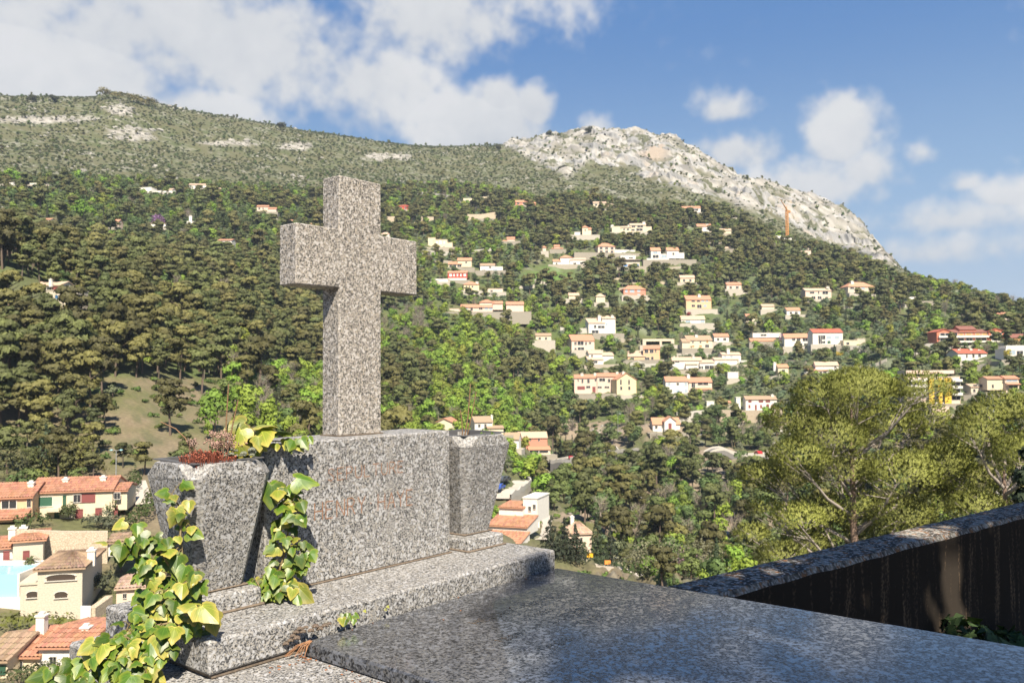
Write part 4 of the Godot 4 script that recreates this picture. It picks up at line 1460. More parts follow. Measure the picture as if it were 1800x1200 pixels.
	pane(-7.94, -2.65, 2.65, 3.97, 0, "n")
	pane(-1.59, 1.32, 2.65, 3.97, 0, "n")
	pane(2.91, 7.67, 2.65, 3.97, 0, "n")
	pane(-13.49, -8.99, 0.26, 1.59, 0.85, "y")
	pane(-7.41, -3.17, 0.26, 1.59, 0, "n")
	pane(-1.59, 7.67, 0.26, 1.59, 0, "n")
	pane(9.79, 14.28, 0.26, 1.59, 0.85, "y")
	house("house", 450.2, -71.7, 0, "terracotta house with a brown roof at the right edge beyond the apartment building")
	block(-4.1, 7.2, -2.8, 2.1, -8, 0, "t", "g", 1.7, "m")
	terraced(9.5, 6.5)
	pane(-3.1, 1.55, 0.52, 1.81, 0, "y")
	house("house", 411.4, -83.4, 6, "white house with a red roof and two chimneys below the terracotta apartment building")
	block(-6.6, 6.6, -3, 3.4, -8, 0, "w", "g", 1.8, "r")
	terraced(8.7, 4.5)
	pane(-2.92, -2.19, 1.46, 2.92, 0, "n")
	pane(0, 0.97, 1.46, 2.92, 0, "n")
	pane(2.68, 3.9, 1.71, 2.92, 0, "n")
	stack(-4.4, 2.4, 5.1, 1.2)
	stack(1.2, 3.1, 5.4, 1.2)
	stack(4.9, 1.9, 4.9, 1.2)
	house("modern_house", 408.6, -65.6, 0, "modern white flat roofed house with wide glass fronts at the right edge")
	block(-5.2, 8.9, -2.7, 4.7, -8, 0, "w", "n", 0, "p")
	block(-3.8, 8, 4.5, 6.1, -8, -2, "w", "n", 0, "p")
	terraced(11.3, 7.5)
	pane(-4.23, -1.41, 2.58, 4.23, 0, "l")
	pane(-0.7, 1.88, 2.58, 3.99, 0, "n")
	pane(-4.23, -1.88, 0.47, 1.88, 0, "n")
	pane(0, 1.88, 0.94, 2.11, 0, "l")
	house("apartment_block", 350.2, -84.4, -4, "cream apartment block wrapped in scaffolding with yellow vertical sheets")
	block(-9.4, 9.8, -1.2, 10, -12, 0, "p", "n", 0, "p")
	block(-9, 8.5, 11.3, 12.6, -10.5, -1.5, "p", "n", 0, "p")
	block(-10.2, -2.6, 8.5, 9.4, 0.1, 1.6, "w", "n", 0, "p")
	block(-10.2, -2.6, 6.2, 7, 0.1, 1.6, "w", "n", 0, "p")
	block(-10.2, -2.6, 3.8, 4.7, 0.1, 1.6, "w", "n", 0, "p")
	block(6.4, 10.2, 8.3, 9.2, 0.1, 1.6, "w", "n", 0, "p")
	block(6.4, 10.2, 5.8, 6.6, 0.1, 1.6, "w", "n", 0, "p")
	block(6.4, 10.2, 3.2, 4.1, 0.1, 1.6, "w", "n", 0, "p")
	terraced(12.8, 4.5)
	pane(-2.56, -1.71, 0.64, 9.17, 0, "n")
	pane(0.43, 1.49, 0.64, 9.17, 0, "n")
	pane(2.98, 3.84, 0.64, 9.17, 0, "n")
	pane(-8.95, -2.98, 7.25, 8.53, 0, "n")
	pane(-8.95, -2.98, 4.9, 5.97, 0, "n")
	pane(-8.95, -2.98, 2.35, 3.62, 0, "n")
	pane(6.82, 9.81, 6.82, 8.1, 0, "n")
	pane(6.82, 9.81, 4.26, 5.54, 0, "n")
	pane(6.82, 9.81, 1.49, 2.98, 0, "n")
	pane(-1.71, 0, 0.21, 9.17, 0.8, "Y")
	pane(1.71, 2.98, -0.21, 9.17, 0.8, "Y")
	pane(4.05, 6.18, -0.21, 9.17, 0.8, "Y")
	house("house", 367.7, -64.8, -6, "cream house with a tower like right wing and a ground floor arch")
	block(-5.1, 0.9, 0.9, 5.1, -7, 0, "c", "g", 0.8, "t")
	block(0.9, 5.8, -2.9, 5.1, -6, 1, "p", "g", 1, "t")
	block(1.1, 5.6, 2.6, 3, 0.8, 2.4, "p", "m", 0.4, "t")
	terraced(7.9, 4.5)
	pane(-3.42, -2.78, 1.71, 2.99, 0, "n")
	pane(1.5, 5.13, 4.06, 4.7, 1, "l")
	pane(2.14, 5.13, 1.92, 2.99, 1.05, "n")
	pane(2.78, 4.7, -0.43, 0.86, 1, "a")
	house("house", 367.7, -72.5, 0, "old stone house with a dark porch left of the arched tower house")
	block(-3, 3.5, -4.7, 2.2, -7, 0, "s", "g", 1, "p")
	terraced(5.3, 4.5)
	pane(-2.17, 1.3, 1.95, 3.04, 0, "n")
	pane(-2.17, -1.3, 0, 1.3, 0, "n")
	house("garden_house", 340.5, -79.8, 0, "small flat pink house just below the scaffolded block")
	block(-2.9, 3.3, -2.7, 2.5, -6, 0, "p", "n", 0, "p")
	block(-2.9, 0, 1.7, 3.1, -5, -1, "p", "n", 0, "p")
	terraced(5.1, 5.5)
	pane(-1.24, 0.41, -0.21, 0.41, 0, "n")
	house("house", 545.8, -198, 4, "pinkish two storey house with a big right chimney in front of dark pines")
	block(-8.6, 8.3, -2.9, 6.1, -8, 0, "p", "g", 1.8, "p")
	terraced(11, 4.5)
	pane(-5.75, -2.88, 4.31, 5.39, 0, "n")
	pane(-0.36, 0.36, 3.95, 5.75, 0, "n")
	pane(2.52, 6.11, 3.95, 5.75, 0, "n")
	pane(-4.67, -2.16, 0.72, 2.52, 0, "n")
	pane(-0.72, 1.8, 0.72, 2.52, 0, "n")
	pane(4.31, 6.11, 0.72, 2.16, 0, "n")
	stack(7.2, 4, 9, 1.8)
	house("house", 565.2, -178.2, 10, "stone based house with a wide orange hipped roof beside the dark pines")
	block(-8.7, 9.4, -4.7, 4.3, -9, 0, "s", "h", 3.3, "o")
	terraced(11.8, 6.5)
	pane(-7.22, -4.69, 2.89, 3.97, 0, "n")
	pane(-3.61, -0.36, 2.89, 3.97, 0, "n")
	pane(0.72, 2.89, 2.89, 3.97, 0, "l")
	stack(-4.3, 5.9, 8.3, 1.8)
	house("garden_house", 570.7, -150.5, 0, "tiny white flat roofed house on a pale wall near the right skyline")
	block(-1.4, 3.9, -2.1, 3.2, -5, 0, "w", "n", 0, "p")
	block(-9.9, 7.7, -4.6, 0, 0.4, 1, "c", "n", 0, "p")
	terraced(12.3, 6.5)
	pane(1.06, 2.46, 0.35, 1.76, 0, "n")
	house("villa", 496.3, -256.2, 6, "peach three storey villa with loggias and a central chimney")
	block(-8.2, 8.2, -5.7, 6.8, -8, 0, "e", "g", 2.8, "t")
	terraced(10.6, 7.5)
	pane(-4.66, -2.51, 5.38, 6.46, 0, "n")
	pane(-1.08, 0.72, 5.38, 6.46, 0, "n")
	pane(1.79, 3.59, 5.38, 6.81, 0, "l")
	pane(4.66, 6.1, 5.38, 6.81, 0, "l")
	pane(-4.66, -2.51, 2.15, 3.59, 0, "n")
	pane(-1.08, 1.79, 1.43, 3.59, 0, "n")
	pane(3.23, 5.02, 2.15, 3.59, 0, "l")
	stack(1.1, 7.2, 10.4, 1.8)
	house("house", 474.7, -247.8, 0, "low pale roofed house with light blue windows below the peach villa")
	block(-8.3, 6.2, -2.8, 3.1, -6, 0, "w", "g", 2.2, "p")
	terraced(10.6, 7.5)
	pane(-5.51, -2.75, 0.69, 2.41, 0, "l")
	pane(3.44, 5.85, 1.03, 2.75, 0, "l")
	house("villa", 486.6, -297.7, 8, "salmon red villa with a hipped roof and pale blue shutters")
	block(-7.1, 7.8, -4.7, 4.5, -9, 0, "k", "h", 3, "t")
	terraced(10.1, 6.5)
	pane(-5.94, -4.45, 2.6, 4.45, 0, "l")
	pane(-2.6, 0, 2.6, 4.82, 0, "l")
	pane(2.23, 4.08, 2.97, 4.82, 0, "l")
	pane(-5.94, -4.45, 0, 1.11, 0, "l")
	pane(2.23, 4.08, -0.37, 1.48, 0, "l")
	house("villa", 536.4, -351.7, 10, "pink square villa with a hipped roof and tall windows next to a long white wall")
	block(-6.3, 6.7, -4.4, 5.9, -9, 0, "p", "h", 3.1, "t")
	block(6.7, 22.6, -3.6, 3.8, -2, -1, "w", "n", 0, "p")
	terraced(26.4, 7.5)
	pane(-5.03, -2.93, 3.77, 5.44, 0, "n")
	pane(-0.84, 1.26, 3.77, 5.44, 0, "n")
	pane(3.35, 5.44, 3.77, 5.44, 0, "n")
	pane(-5.03, -2.93, 1.26, 2.93, 0, "n")
	pane(-0.84, 1.26, 1.26, 2.93, 0, "n")
	pane(3.35, 5.44, 1.26, 2.93, 0, "n")
	house("modern_house", 528.1, -326.6, 0, "white modern house on grey decks with bright blue ground floor shutters")
	block(-6.1, 4.8, 4.8, 9.3, -10, -3, "w", "n", 0, "p")
	block(-8.5, 7.7, 5.3, 6.1, -4, 1, "b", "n", 0, "b")
	block(-8.5, 7.3, -3, 4.4, -6, 0, "s", "n", 0, "p")
	terraced(10.8, 7.5)
	pane(0, 2.83, 7.27, 8.08, -3, "n")
	pane(-6.47, -4.45, 0.4, 2.42, 0, "n")
	pane(-4.04, -1.62, 0.4, 2.42, 0, "B")
	pane(-0.81, 2.02, 0, 2.42, 0, "m")
	pane(3.23, 6.47, 0, 2.42, 0, "B")
	house("white_villa", 552.4, -309.1, 0, "white villa with two orange roofs on a long white terrace wall")
	block(-12.3, -5.3, 2, 7.8, -7, 0, "w", "g", 2.5, "o")
	block(-0.8, 7.8, 2, 7.8, -7, 0, "w", "g", 2.5, "o")
	block(-5.3, -0.4, 2, 5.3, -6, -1, "w", "n", 0, "p")
	block(7.8, 11.9, 2, 6.1, -5, -1, "w", "n", 0, "p")
	block(-16, 0, -2.9, 1.6, 2.2, 3, "w", "n", 0, "p")
	terraced(19.1, 6.5)
	pane(-10.64, -7.77, 5.32, 6.95, 0, "l")
	pane(-11.05, -6.95, 2.45, 4.5, 0, "n")
	pane(-4.5, -1.23, 2.45, 4.5, 0, "l")
	pane(3.27, 4.5, 4.5, 6.14, 0, "n")
	pane(0, 5.32, -0.41, 1.23, 0.3, "n")
	house("villa", 501.1, -360.6, 0, "white villa with a square central tower above the bright green meadow")
	block(-6.1, 2.4, -3, 5.7, -7, 0, "w", "h", 2.1, "o")
	block(-11.3, -5.7, -3.4, 3.2, -5.5, 0.5, "w", "g", 1.6, "o")
	block(0.8, 12.1, -3.4, 4, -5, 1, "w", "g", 1.6, "p")
	terraced(14.9, 5.5)
	pane(-9.31, -8.09, 0.81, 2.02, 0.5, "n")
	pane(3.24, 5.26, 0.81, 2.02, 1, "n")
	pane(8.09, 9.71, 0.4, 2.43, 1, "n")
	house("villa", 555.9, -384.5, 0, "cream villa with a slim tower half hidden in pines on the slope")
	block(-1.8, 2.7, 0.9, 7.1, -5, 0, "c", "h", 1.7, "t")
	block(-8, -3.5, -2.5, 3.5, -5, 0, "w", "n", 0, "p")
	block(0.9, 5.3, 1.3, 5.8, -6, -1, "c", "g", 1.7, "t")
	block(-4.4, 9.7, -3.4, 0.9, 0, 1, "w", "n", 0, "p")
	terraced(12.2, 7.5)
	pane(0, 0.88, 4.42, 5.75, 0, "n")
	house("long_villa", 587.2, -360.3, -2, "long cream villa with a raised right wing on a grey stone retaining wall")
	block(-16.1, -7.6, 0.9, 5.4, -6, 0, "c", "n", 0, "p")
	block(-9, -0.9, -2.5, 4.5, -5.5, 0.5, "c", "g", 1.4, "p")
	block(-1.8, 10.8, -2.5, 6.3, -7, 0, "c", "g", 1.9, "p")
	block(9.9, 15.2, 0.9, 4.9, -6, 0, "c", "n", 0, "p")
	terraced(19.2, 4.5)
	pane(-7.17, -5.83, 2.24, 3.58, 0.5, "n")
	pane(-4.48, -2.69, 2.24, 3.58, 0.5, "n")
	pane(-0.45, 2.24, 4.48, 5.83, 0, "n")
	pane(4.03, 8.51, 4.48, 5.83, 0, "n")
	pane(-0.9, 1.79, 1.79, 3.14, 0, "n")
	pane(3.14, 8.07, 1.79, 3.58, 0, "n")
	stack(9.4, 4.4, 9.4, 2.2)
	stack(-15.7, 4.4, 7.2, 2.2)
	stack(-2.2, 3.9, 7.2, 2.2)
	house("house", 641.3, -319.6, 0, "white house with a brown roof and long right wing in the pines near the crag")
	block(-11, 0.5, -2.5, 6.9, -7, 0, "w", "g", 2.4, "t")
	block(-0.5, 16.5, -2.5, 3.2, -5.5, 0.5, "c", "g", 1.9, "p")
	block(-14.2, -5.5, -4.3, 0.9, -1, 3, "w", "m", 1.6, "t")
	terraced(19.7, 4.5)
	pane(-4.58, -3.21, 1.38, 2.75, 0, "n")
	pane(0.92, 5.5, 0.92, 2.29, 0.5, "n")
	pane(7.33, 10.08, 0.92, 2.29, 0.5, "n")
	pane(-12.83, -6.88, -1.38, 0, 3, "n")
	stack(-2.3, 5.4, 9.2, 2.3)
	house("house", 677.5, -358.5, -3, "long low white house under the rocky crag, highest on that slope")
	block(-9.9, 10.4, 1, 4.9, -7, 0, "w", "g", 2.1, "t")
	block(-0.5, 3, -3, 3, -1, 1, "w", "n", 0, "p")
	terraced(12.9, 4.5)
	pane(-7.39, -4.44, 2.46, 3.94, 0, "n")
	pane(2.46, 8.38, 2.46, 3.94, 0, "n")
	house("garden_house", 698.8, -324.6, 0, "tiny cream gabled hut in the pines below the crag")
	block(-2.9, 2.9, -3, 2.9, -6, 0, "c", "f", 2, "p")
	terraced(4.7, 5.5)
	house("house", 674, -274.2, 0, "unfinished white house beside the orange tower crane")
	block(-5.5, 4.6, -2.5, 4.6, -7, 0, "w", "n", 0, "p")
	block(3.6, 8.2, -5.2, 2.7, -5, 1, "w", "n", 0, "p")
	terraced(10.5, 4.5)
	pane(-3.65, -1.82, 1.37, 3.19, 0, "n")
	pane(0, 2.28, 1.37, 3.19, 0, "n")
	house("house", 647.4, -247.5, -10, "pale pink house on a wall right of the crane")
	block(-5.6, 6.9, -2.5, 4.3, -6, 0, "p", "n", 0, "p")
	block(-14.7, -4.3, -2.5, 1.7, 0.2, 1, "c", "n", 0, "p")
	terraced(17.6, 4.5)
	pane(-2.59, -1.29, 1.73, 3.02, 0, "n")
	pane(2.59, 4.31, 1.29, 2.59, 0, "n")
	house("garden_house", 687.4, -261.8, 0, "small pink roofed house directly right of the crane foot")
	block(-3.7, 4.6, -2.5, 2.3, -5, 0, "p", "g", 1.7, "o")
	terraced(6.5, 4.5)
	house("garden_house", 604.3, -292.9, 0, "white rounded garden house left of the crane slope")
	block(1.7, 7.7, -2.5, 1.7, -5, 0, "w", "g", 1.2, "p")
	block(-6, 3.4, -2.9, 1.3, -0.3, 0.5, "c", "n", 0, "p")
	terraced(10, 6.5)
	house("house", 430, -400.8, 0, "cream house with stepped orange roofs right of the cross arm")
	block(-7.7, 1.5, -3.4, 3.1, -4, 1, "c", "m", 2.2, "o")
	block(-1.5, 8.1, 1.2, 5.8, -7, 0, "c", "g", 2, "o")
	terraced(10.4, 4.5)
	pane(-6.94, -5.4, 0.77, 2.7, 1, "n")
	pane(-4.24, -2.31, 0.77, 2.7, 1, "n")
	pane(-1.54, 1.16, 1.16, 2.7, 1, "n")
	pane(3.86, 5.01, 3.86, 5.01, 0, "n")
	house("white_house", 441.6, -382.7, 0, "white house with a red brown roof and a porch below the dome villa wall")
	block(-7.3, 2.7, -3.4, 4.6, -7, 0, "w", "g", 1.6, "b")
	block(0.4, 8.1, -3.4, 3.5, -5.5, 0.5, "w", "n", 0, "p")
	terraced(10.4, 7.5)
	pane(-6.14, -3.84, 0, 1.54, 0, "n")
	pane(-1.15, 0, 2.69, 3.84, 0, "n")
	pane(1.54, 4.22, 0, 1.92, 0.5, "l")
	house("red_house", 409.6, -383.8, 0, "bright red house with white shutters and a pale roof")
	block(-6.3, 6.3, 1.8, 5.5, -7, 0, "R", "g", 1.5, "t")
	block(-5.9, 5.9, -3.4, 1.8, -5.4, 0.6, "w", "n", 0, "p")
	terraced(8.4, 4.5)
	pane(-5.16, -3.68, 3.31, 4.79, 0, "W")
	pane(-2.58, -1.84, 3.31, 4.79, 0, "W")
	pane(-0.37, 0.37, 3.31, 4.79, 0, "W")
	pane(1.84, 2.58, 3.31, 4.79, 0, "W")
	pane(4.05, 5.52, 3.31, 4.79, 0, "W")
	house("yellow_house", 401.9, -364.9, 6, "pale yellow house with three small square windows and a hipped roof")
	block(-4.6, 5, -4.4, 4.6, -8, 0, "y", "h", 2.2, "t")
	terraced(7, 7.5)
	pane(-3.21, -2.49, 2.85, 3.92, 0, "n")
	pane(-1.43, -0.71, 2.85, 3.92, 0, "n")
	pane(0.36, 1.43, 2.85, 3.92, 0, "n")
	pane(-1.43, 0.36, -1.07, 0, 0, "n")
	stack(3.9, 4, 6.8, 1.8)
	house("long_villa", 377.3, -330.1, 2, "long pink villa with several low roofs and a glazed veranda")
	block(-15.2, 3.3, -3.3, 3.3, -7, 1, "p", "g", 1.9, "t")
	block(-4.3, 4, 2.3, 6.3, -10, -2, "p", "h", 1.9, "t")
	block(3.3, 9.2, 2, 5.6, -8, -1, "p", "g", 1.6, "t")
	block(11.2, 21.4, -3, 4.9, -8, 0, "p", "g", 1.9, "t")
	block(-21.7, -14.5, -3.3, 2.3, 1, 2, "p", "n", 0, "p")
	terraced(25.4, 7.5)
	pane(-14.17, -11.2, 1.65, 3.29, 1, "l")
	pane(-9.56, -8.24, 1.32, 3.29, 1, "n")
	pane(-4.61, -2.64, 1.98, 3.62, 1, "n")
	pane(-1.32, 0.66, 1.98, 3.62, 1, "l")
	pane(1.32, 3.29, 1.65, 3.62, 1, "l")
	house("dome_villa", 445, -434.3, 0, "cream villa with a white domed parasol on its roof terrace")
	block(-4.1, 5.3, -3, 6.5, -8, 0, "c", "n", 0, "p")
	block(-8.6, -3.3, -2.6, 8.1, -7, -1, "c", "n", 0, "p")
	block(4.9, 9, -3, 4.5, -7, -1, "c", "n", 0, "p")
	terraced(11.4, 6.5)
	pane(-2.44, -1.63, 3.66, 5.29, 0, "W")
	pane(-0.41, 1.22, 3.26, 5.7, 0, "W")
	pane(2.85, 3.66, 3.66, 5.29, 0, "W")
	pane(-6.52, -5.7, 0.41, 2.04, -1, "a")
	pane(-3.66, -2.44, 0.41, 1.63, 0.02, "a")
	pane(-0.81, 0.81, 0.41, 1.63, 0, "a")
	pane(2.44, 3.66, 0.41, 1.63, 0, "a")
	house("garden_house", 503.3, -416.6, 0, "small pinkish house with a side terrace in the trees above the white house")
	block(-2.6, 3.4, -2.5, 3, -5, 0, "p", "g", 1.7, "t")
	block(-5.6, -1.3, -3.4, 0.9, -2, 1, "p", "m", 1.3, "t")
	terraced(7.6, 6.5)
	house("chapel", 509.8, -389.1, 0, "little rose tower house standing alone among dark pines")
	block(-1.3, 1.3, -2.9, 3.8, -4, 0, "p", "h", 1.5, "t")
	terraced(2.9, 7.5)
	house("garden_house", 520.5, -384.9, 0, "small rose house with a porch right of the little tower house")
	block(-2.5, 1.7, -2.9, 3, -5, 0, "p", "g", 1.6, "t")
	block(-4.2, 4.2, -2.5, 1.3, -2, 1, "p", "m", 0.9, "t")
	terraced(6.2, 5.5)
	pane(-1.27, 0.85, -0.85, 0.42, 1, "n")
	house("red_villa", 494, -528.3, 0, "brick red villa with an arched lower storey on a cream terrace")
	block(-1.9, 8, -2.5, 4.2, -8, 0, "R", "h", 1.7, "r")
	block(-9, -1.9, -3, 1.9, -5.5, 0.5, "R", "g", 1.5, "r")
	block(-9.4, 8, -5.8, 0, -5, 1, "w", "n", 0, "p")
	terraced(11.9, 6.5)
	pane(0, 1.41, 1.88, 3.3, 0, "n")
	pane(3.77, 5.18, 1.88, 3.3, 0, "n")
	pane(-4.24, 1.41, -3.3, -1.41, 1, "a")
	house("long_house", 588.8, -527.2, 0, "long cream house below the quarry cliffs")
	block(-12.4, 7.3, -3, 4.1, -7, 0, "c", "n", 0, "p")
	block(5.2, 16.6, 1.6, 5.7, -8, -2, "c", "n", 0, "p")
	terraced(19.8, 4.5)
	pane(-4.67, 2.07, 0, 2.07, 0, "l")
	pane(-10.37, -7.26, 1.04, 2.59, 0, "n")
	pane(5.19, 7.26, 0, 2.07, 0, "W")
	house("pink_house", 595.6, -475.9, 0, "pink house with a coral roof below the upper heath")
	block(-8.5, 2.5, -2, 4.5, -7, 0, "k", "g", 2.2, "o")
	block(3, 9.5, -2.5, 3, -5.5, 0.5, "k", "g", 1.6, "o")
	block(-2.5, 3.5, -3, 1.5, -2, 1, "w", "n", 0, "p")
	terraced(12, 6.5)
	pane(-7.01, -5.01, 2.5, 4, 0, "n")
	pane(-2, 0.5, 2.5, 4, 0, "n")
	house("arcade_house", 539.5, -478, 0, "low cream house with small arches beneath the quarry house")
	block(-6.6, 1.9, -2.5, 3.3, -5, 0, "c", "n", 0, "p")
	block(1.9, 8.5, 1.4, 4.7, -6, -1, "c", "n", 0, "p")
	terraced(10.9, 6.5)
	pane(-5.68, -4.26, 0, 1.89, 0, "a")
	pane(-2.84, -1.42, 0, 1.89, 0, "a")
	house("house", 632.6, -419.2, 0, "cream house with a reddish wing on the upper slope below the crag")
	block(-7.4, 4, -2, 5, -7, 0, "c", "g", 1.7, "p")
	block(2, 10.9, 1, 4, -6.5, -0.5, "p", "n", 0, "p")
	terraced(13.5, 5.5)
	pane(-5.95, -3.96, 2.48, 3.96, 0, "n")
	pane(-0.99, 0.99, 2.48, 3.96, 0, "n")
	house("white_house", 219.4, -602, -10, "white house with a splayed roof, farthest left on the upper slope")
	block(-3.6, 3.6, -2.9, 2.9, -7, 0, "w", "m", 2.1, "p")
	terraced(5.5, 5.5)
	house("long_house", 238.9, -609.6, 0, "long white house with a pink roofed left wing at the upper left")
	block(-4.5, 7.5, -2.9, 2.6, -7, 0, "w", "n", 0, "p")
	block(-10.9, -3.8, -2.5, 1.9, -6, 0, "p", "n", 0, "p")
	block(2.3, 4.5, -5.5, 0.4, -3.5, 0.5, "w", "n", 0, "p")
	terraced(13.5, 7.5)
	house("villa", 269, -605.2, 0, "small cream villa with a pale roof alone in the upper left woods")
	block(-5.5, -3.1, -2.9, 2.3, -4, 0, "w", "n", 0, "p")
	block(-3.1, 3.1, -2.1, 1.6, -5, 0, "p", "g", 1.3, "t")
	block(-0.4, 5.5, -3.3, 1.9, -4.6, 0.4, "w", "n", 0, "p")
	terraced(7.5, 4.5)
	house("white_villa", 314.2, -599.4, -8, "large stepped white villa beside two tall cypresses on the upper left slope")
	block(-11.5, -0.8, 3.3, 6.6, -10, -2, "w", "n", 0, "p")
	block(-7.8, 8.2, -3.3, 3.3, -8, 0, "w", "n", 0, "p")
	block(9.8, 11.9, -2.9, 2.9, -5, 0, "w", "n", 0, "p")
	block(13.9, 16.8, -2.5, 3.7, -5, 0, "w", "g", 1.3, "p")
	terraced(20, 7.5)
	pane(0.82, 2.46, 0.82, 2.05, 0, "n")
	pane(-6.15, -4.92, 0.82, 1.64, 0, "n")
	house("white_villa", 360.9, -604.7, 8, "long white villa with two roof levels right of the twin cypresses")
	block(-12.6, 2.6, 3.1, 6.5, -10, -2, "w", "g", 1.7, "p")
	block(-2.2, 4.4, 0.9, 4.4, -8, -1, "w", "n", 0, "p")
	block(1.7, 12.2, -3.4, 3.1, -7, 0, "w", "g", 1.6, "p")
	terraced(15.4, 5.5)
	pane(-3.49, -1.74, 3.49, 4.8, 0, "n")
	pane(6.97, 8.28, 0.44, 1.74, 0, "n")
	house("pink_villa", 364.8, -529.8, 6, "pinkish white villa of two blocks left of the cross")
	block(-6.9, 1.2, 0.8, 5.3, -7, 0, "p", "g", 1.5, "t")
	block(1.2, 6.9, -2.9, 3.7, -5.5, 0.5, "p", "g", 1.4, "t")
	terraced(9.1, 7.5)
	pane(-5.69, -4.47, 3.25, 4.47, 0, "n")
	pane(-2.85, -2.03, 3.25, 4.47, 0, "n")
	pane(2.85, 3.66, 1.22, 2.44, 0, "n")
	pane(4.88, 5.69, 1.22, 2.44, 0, "n")
	house("pink_house", 233.3, -487.3, 0, "small pink house with a red roof and arched porch on the left slope")
	block(-2.9, 2.9, -2.8, 4.2, -6, 0, "p", "g", 1.8, "t")
	block(-4.8, -2.6, -2.5, 1.9, -4, 0, "w", "n", 0, "p")
	terraced(6.8, 7.5)
	pane(-0.64, 0.64, 0.32, 2.26, 0, "a")
	pane(1.61, 2.26, 0.32, 2.26, 0, "a")
	house("white_house", 262.5, -492.1, 0, "low white gabled house behind cypresses beside a violet tree")
	block(-4.1, 4.7, -2.5, 3.1, -7, 0, "w", "f", 1, "p")
	terraced(6.7, 4.5)
	pane(-2.04, -1.02, 1.02, 2.04, 0, "n")
	pane(2.37, 3.39, 1.02, 2.04, 0, "n")
	house("white_house", 284.3, -490.3, 12, "white tower like house with a slim chimney left of the umbrella pine")
	block(-3.5, 3.1, -2.8, 4.2, -6, 0, "w", "n", 0, "p")
	terraced(5.3, 4.5)
	pane(-2.1, -1.4, 2.1, 3.14, 0, "n")
	pane(1.05, 1.75, 2.1, 3.14, 0, "n")
	stack(-1.7, 3.2, 8.4, 1.7)
	house("white_house", 261.7, -431, 0, "white villa with a taller right block and two blue basement windows")
	block(-4.1, 4.1, -5.3, 3.4, -7, 0, "w", "g", 1.1, "t")
	block(3.4, 11, -5, 5.3, -7.5, 0.5, "w", "g", 1.2, "t")
	block(-10.7, -6.3, -4.7, 4.1, -7, -2, "w", "n", 0, "p")
	terraced(13.6, 7.5)
	pane(-3.13, -1.88, -1.25, -0.31, 0.02, "B")
	pane(0.63, 2.51, -1.25, -0.31, 0.02, "B")
	pane(4.39, 5.64, 3.45, 4.7, 0.5, "l")
	pane(8.14, 9.4, 3.45, 4.7, 0.5, "l")
	pane(4.39, 5.64, 0.94, 2.19, 0.5, "n")
	pane(8.46, 9.71, 0.94, 2.19, 0.5, "n")
	house("orange_house", 367.4, -509, 0, "small ochre house with an orange roof peeking over the cross arm")
	block(-3.6, 3.6, -2.9, 2, -6, 0, "e", "g", 1.3, "o")
	terraced(5.5, 4.5)
	house("garden_house", 389.2, -506.5, 0, "tiny house with a bright orange roof beside the cross shaft")
	block(-2.9, 3.3, -2.5, 1.2, -5, 0, "w", "g", 1.2, "o")
	terraced(5.1, 7.5)
	house("garden_house", 198.7, -490, 0, "small reddish roofed house under the oaks on the far left")
	block(-2.1, 1.8, -2.5, 2.1, -5, 0, "w", "g", 1, "t")
	terraced(3.9, 5.5)
	house("stone_villa", 94.3, -236.6, -4, "stone villa with a broad tan roof above an arcaded terrace wall with blue doors")
	block(-6.8, 3, -5, 2.2, -11, -4, "s", "g", 1.2, "p")
	block(-4.4, 10, -7.7, 0.3, -5, 0, "s", "n", 0, "p")
	block(-7.1, -5.3, -5, 2.7, -8, -3, "s", "n", 0, "p")
	pane(-2.07, 0.44, 0.59, 1.77, -4, "n")
	pane(0.59, 2.07, 0.74, 1.77, -4, "m")
	pane(-1.03, 1.77, -1.77, -0.59, 0, "C")
	pane(3.98, 4.72, -1.77, -0.74, 0, "C")
	pane(5.76, 6.49, -1.77, -0.74, 0, "C")
	stack(0.9, 1.7, 3.7, 0.7)
	house("ruin", 165.1, -296.9, 0, "small roofless white hut in the pines on the left hill")
	block(-0.8, 1.3, -3.3, 1.3, -4, 0, "w", "n", 0, "p")
	terraced(2.9, 6.5)
	pane(-0.21, 0.42, -0.42, 0.63, 0, "n")
	house("garden_house", 408.2, -165.8, 0, "small house with an orange roof and a white round chimney between olive trees")
	block(-2.5, 2.5, -2.8, 3.6, -5, 0, "c", "g", 1.4, "o")
	terraced(4.2, 5.5)
	pane(-0.55, 0.83, 1.11, 2.49, 0, "n")
	stack(-3.3, 1.8, 6.1, 1.4)
	house("garden_house", 400.8, -188.7, 0, "plain white block house under the olive trees left of the flat topped tree")
	block(-2.5, 2.8, -2.8, 3.1, -5, 0, "w", "n", 0, "p")
	terraced(4.6, 6.5)
	house("annex", 448.9, -146.4, 0, "low cream annex with a satellite dish right of the red roofed white house")
	block(-4, 3.5, -2.8, 2.9, -5, 0, "c", "n", 0, "p")
	block(3.5, 7.5, -2.8, 3.8, -6, -1, "s", "n", 0, "p")
	terraced(9.8, 5.5)
	pane(-2.6, -1.16, 0.87, 2.02, 0, "n")
	house("garden_house", 496.1, -220.9, 0, "cream house with a pink roof peeking out of the olives below the dark pines")
	block(-3.4, 3.4, -2.8, 4.1, -5, 0, "c", "g", 1.5, "t")
	terraced(5.3, 7.5)
	pane(-2.06, -0.69, 1.72, 3.09, 0, "n")
	house("garden_house", 515, -218.8, 0, "cream cottage left of the stone based house, among grey olives")
	block(-3.5, 4.2, -2.9, 2.8, -5, 0, "c", "g", 1.2, "p")
	terraced(6.2, 6.5)
	house("domed_house", 464.4, -309.2, 0, "cream house with a rounded pale roof among the dark pines")
	block(-2.9, 2.9, -2.9, 4.4, -5, 0, "c", "h", 2, "p")
	terraced(4.7, 5.5)
	house("garden_house", 455.3, -324.2, 0, "tiny pale roof showing in the pines below the green meadow")
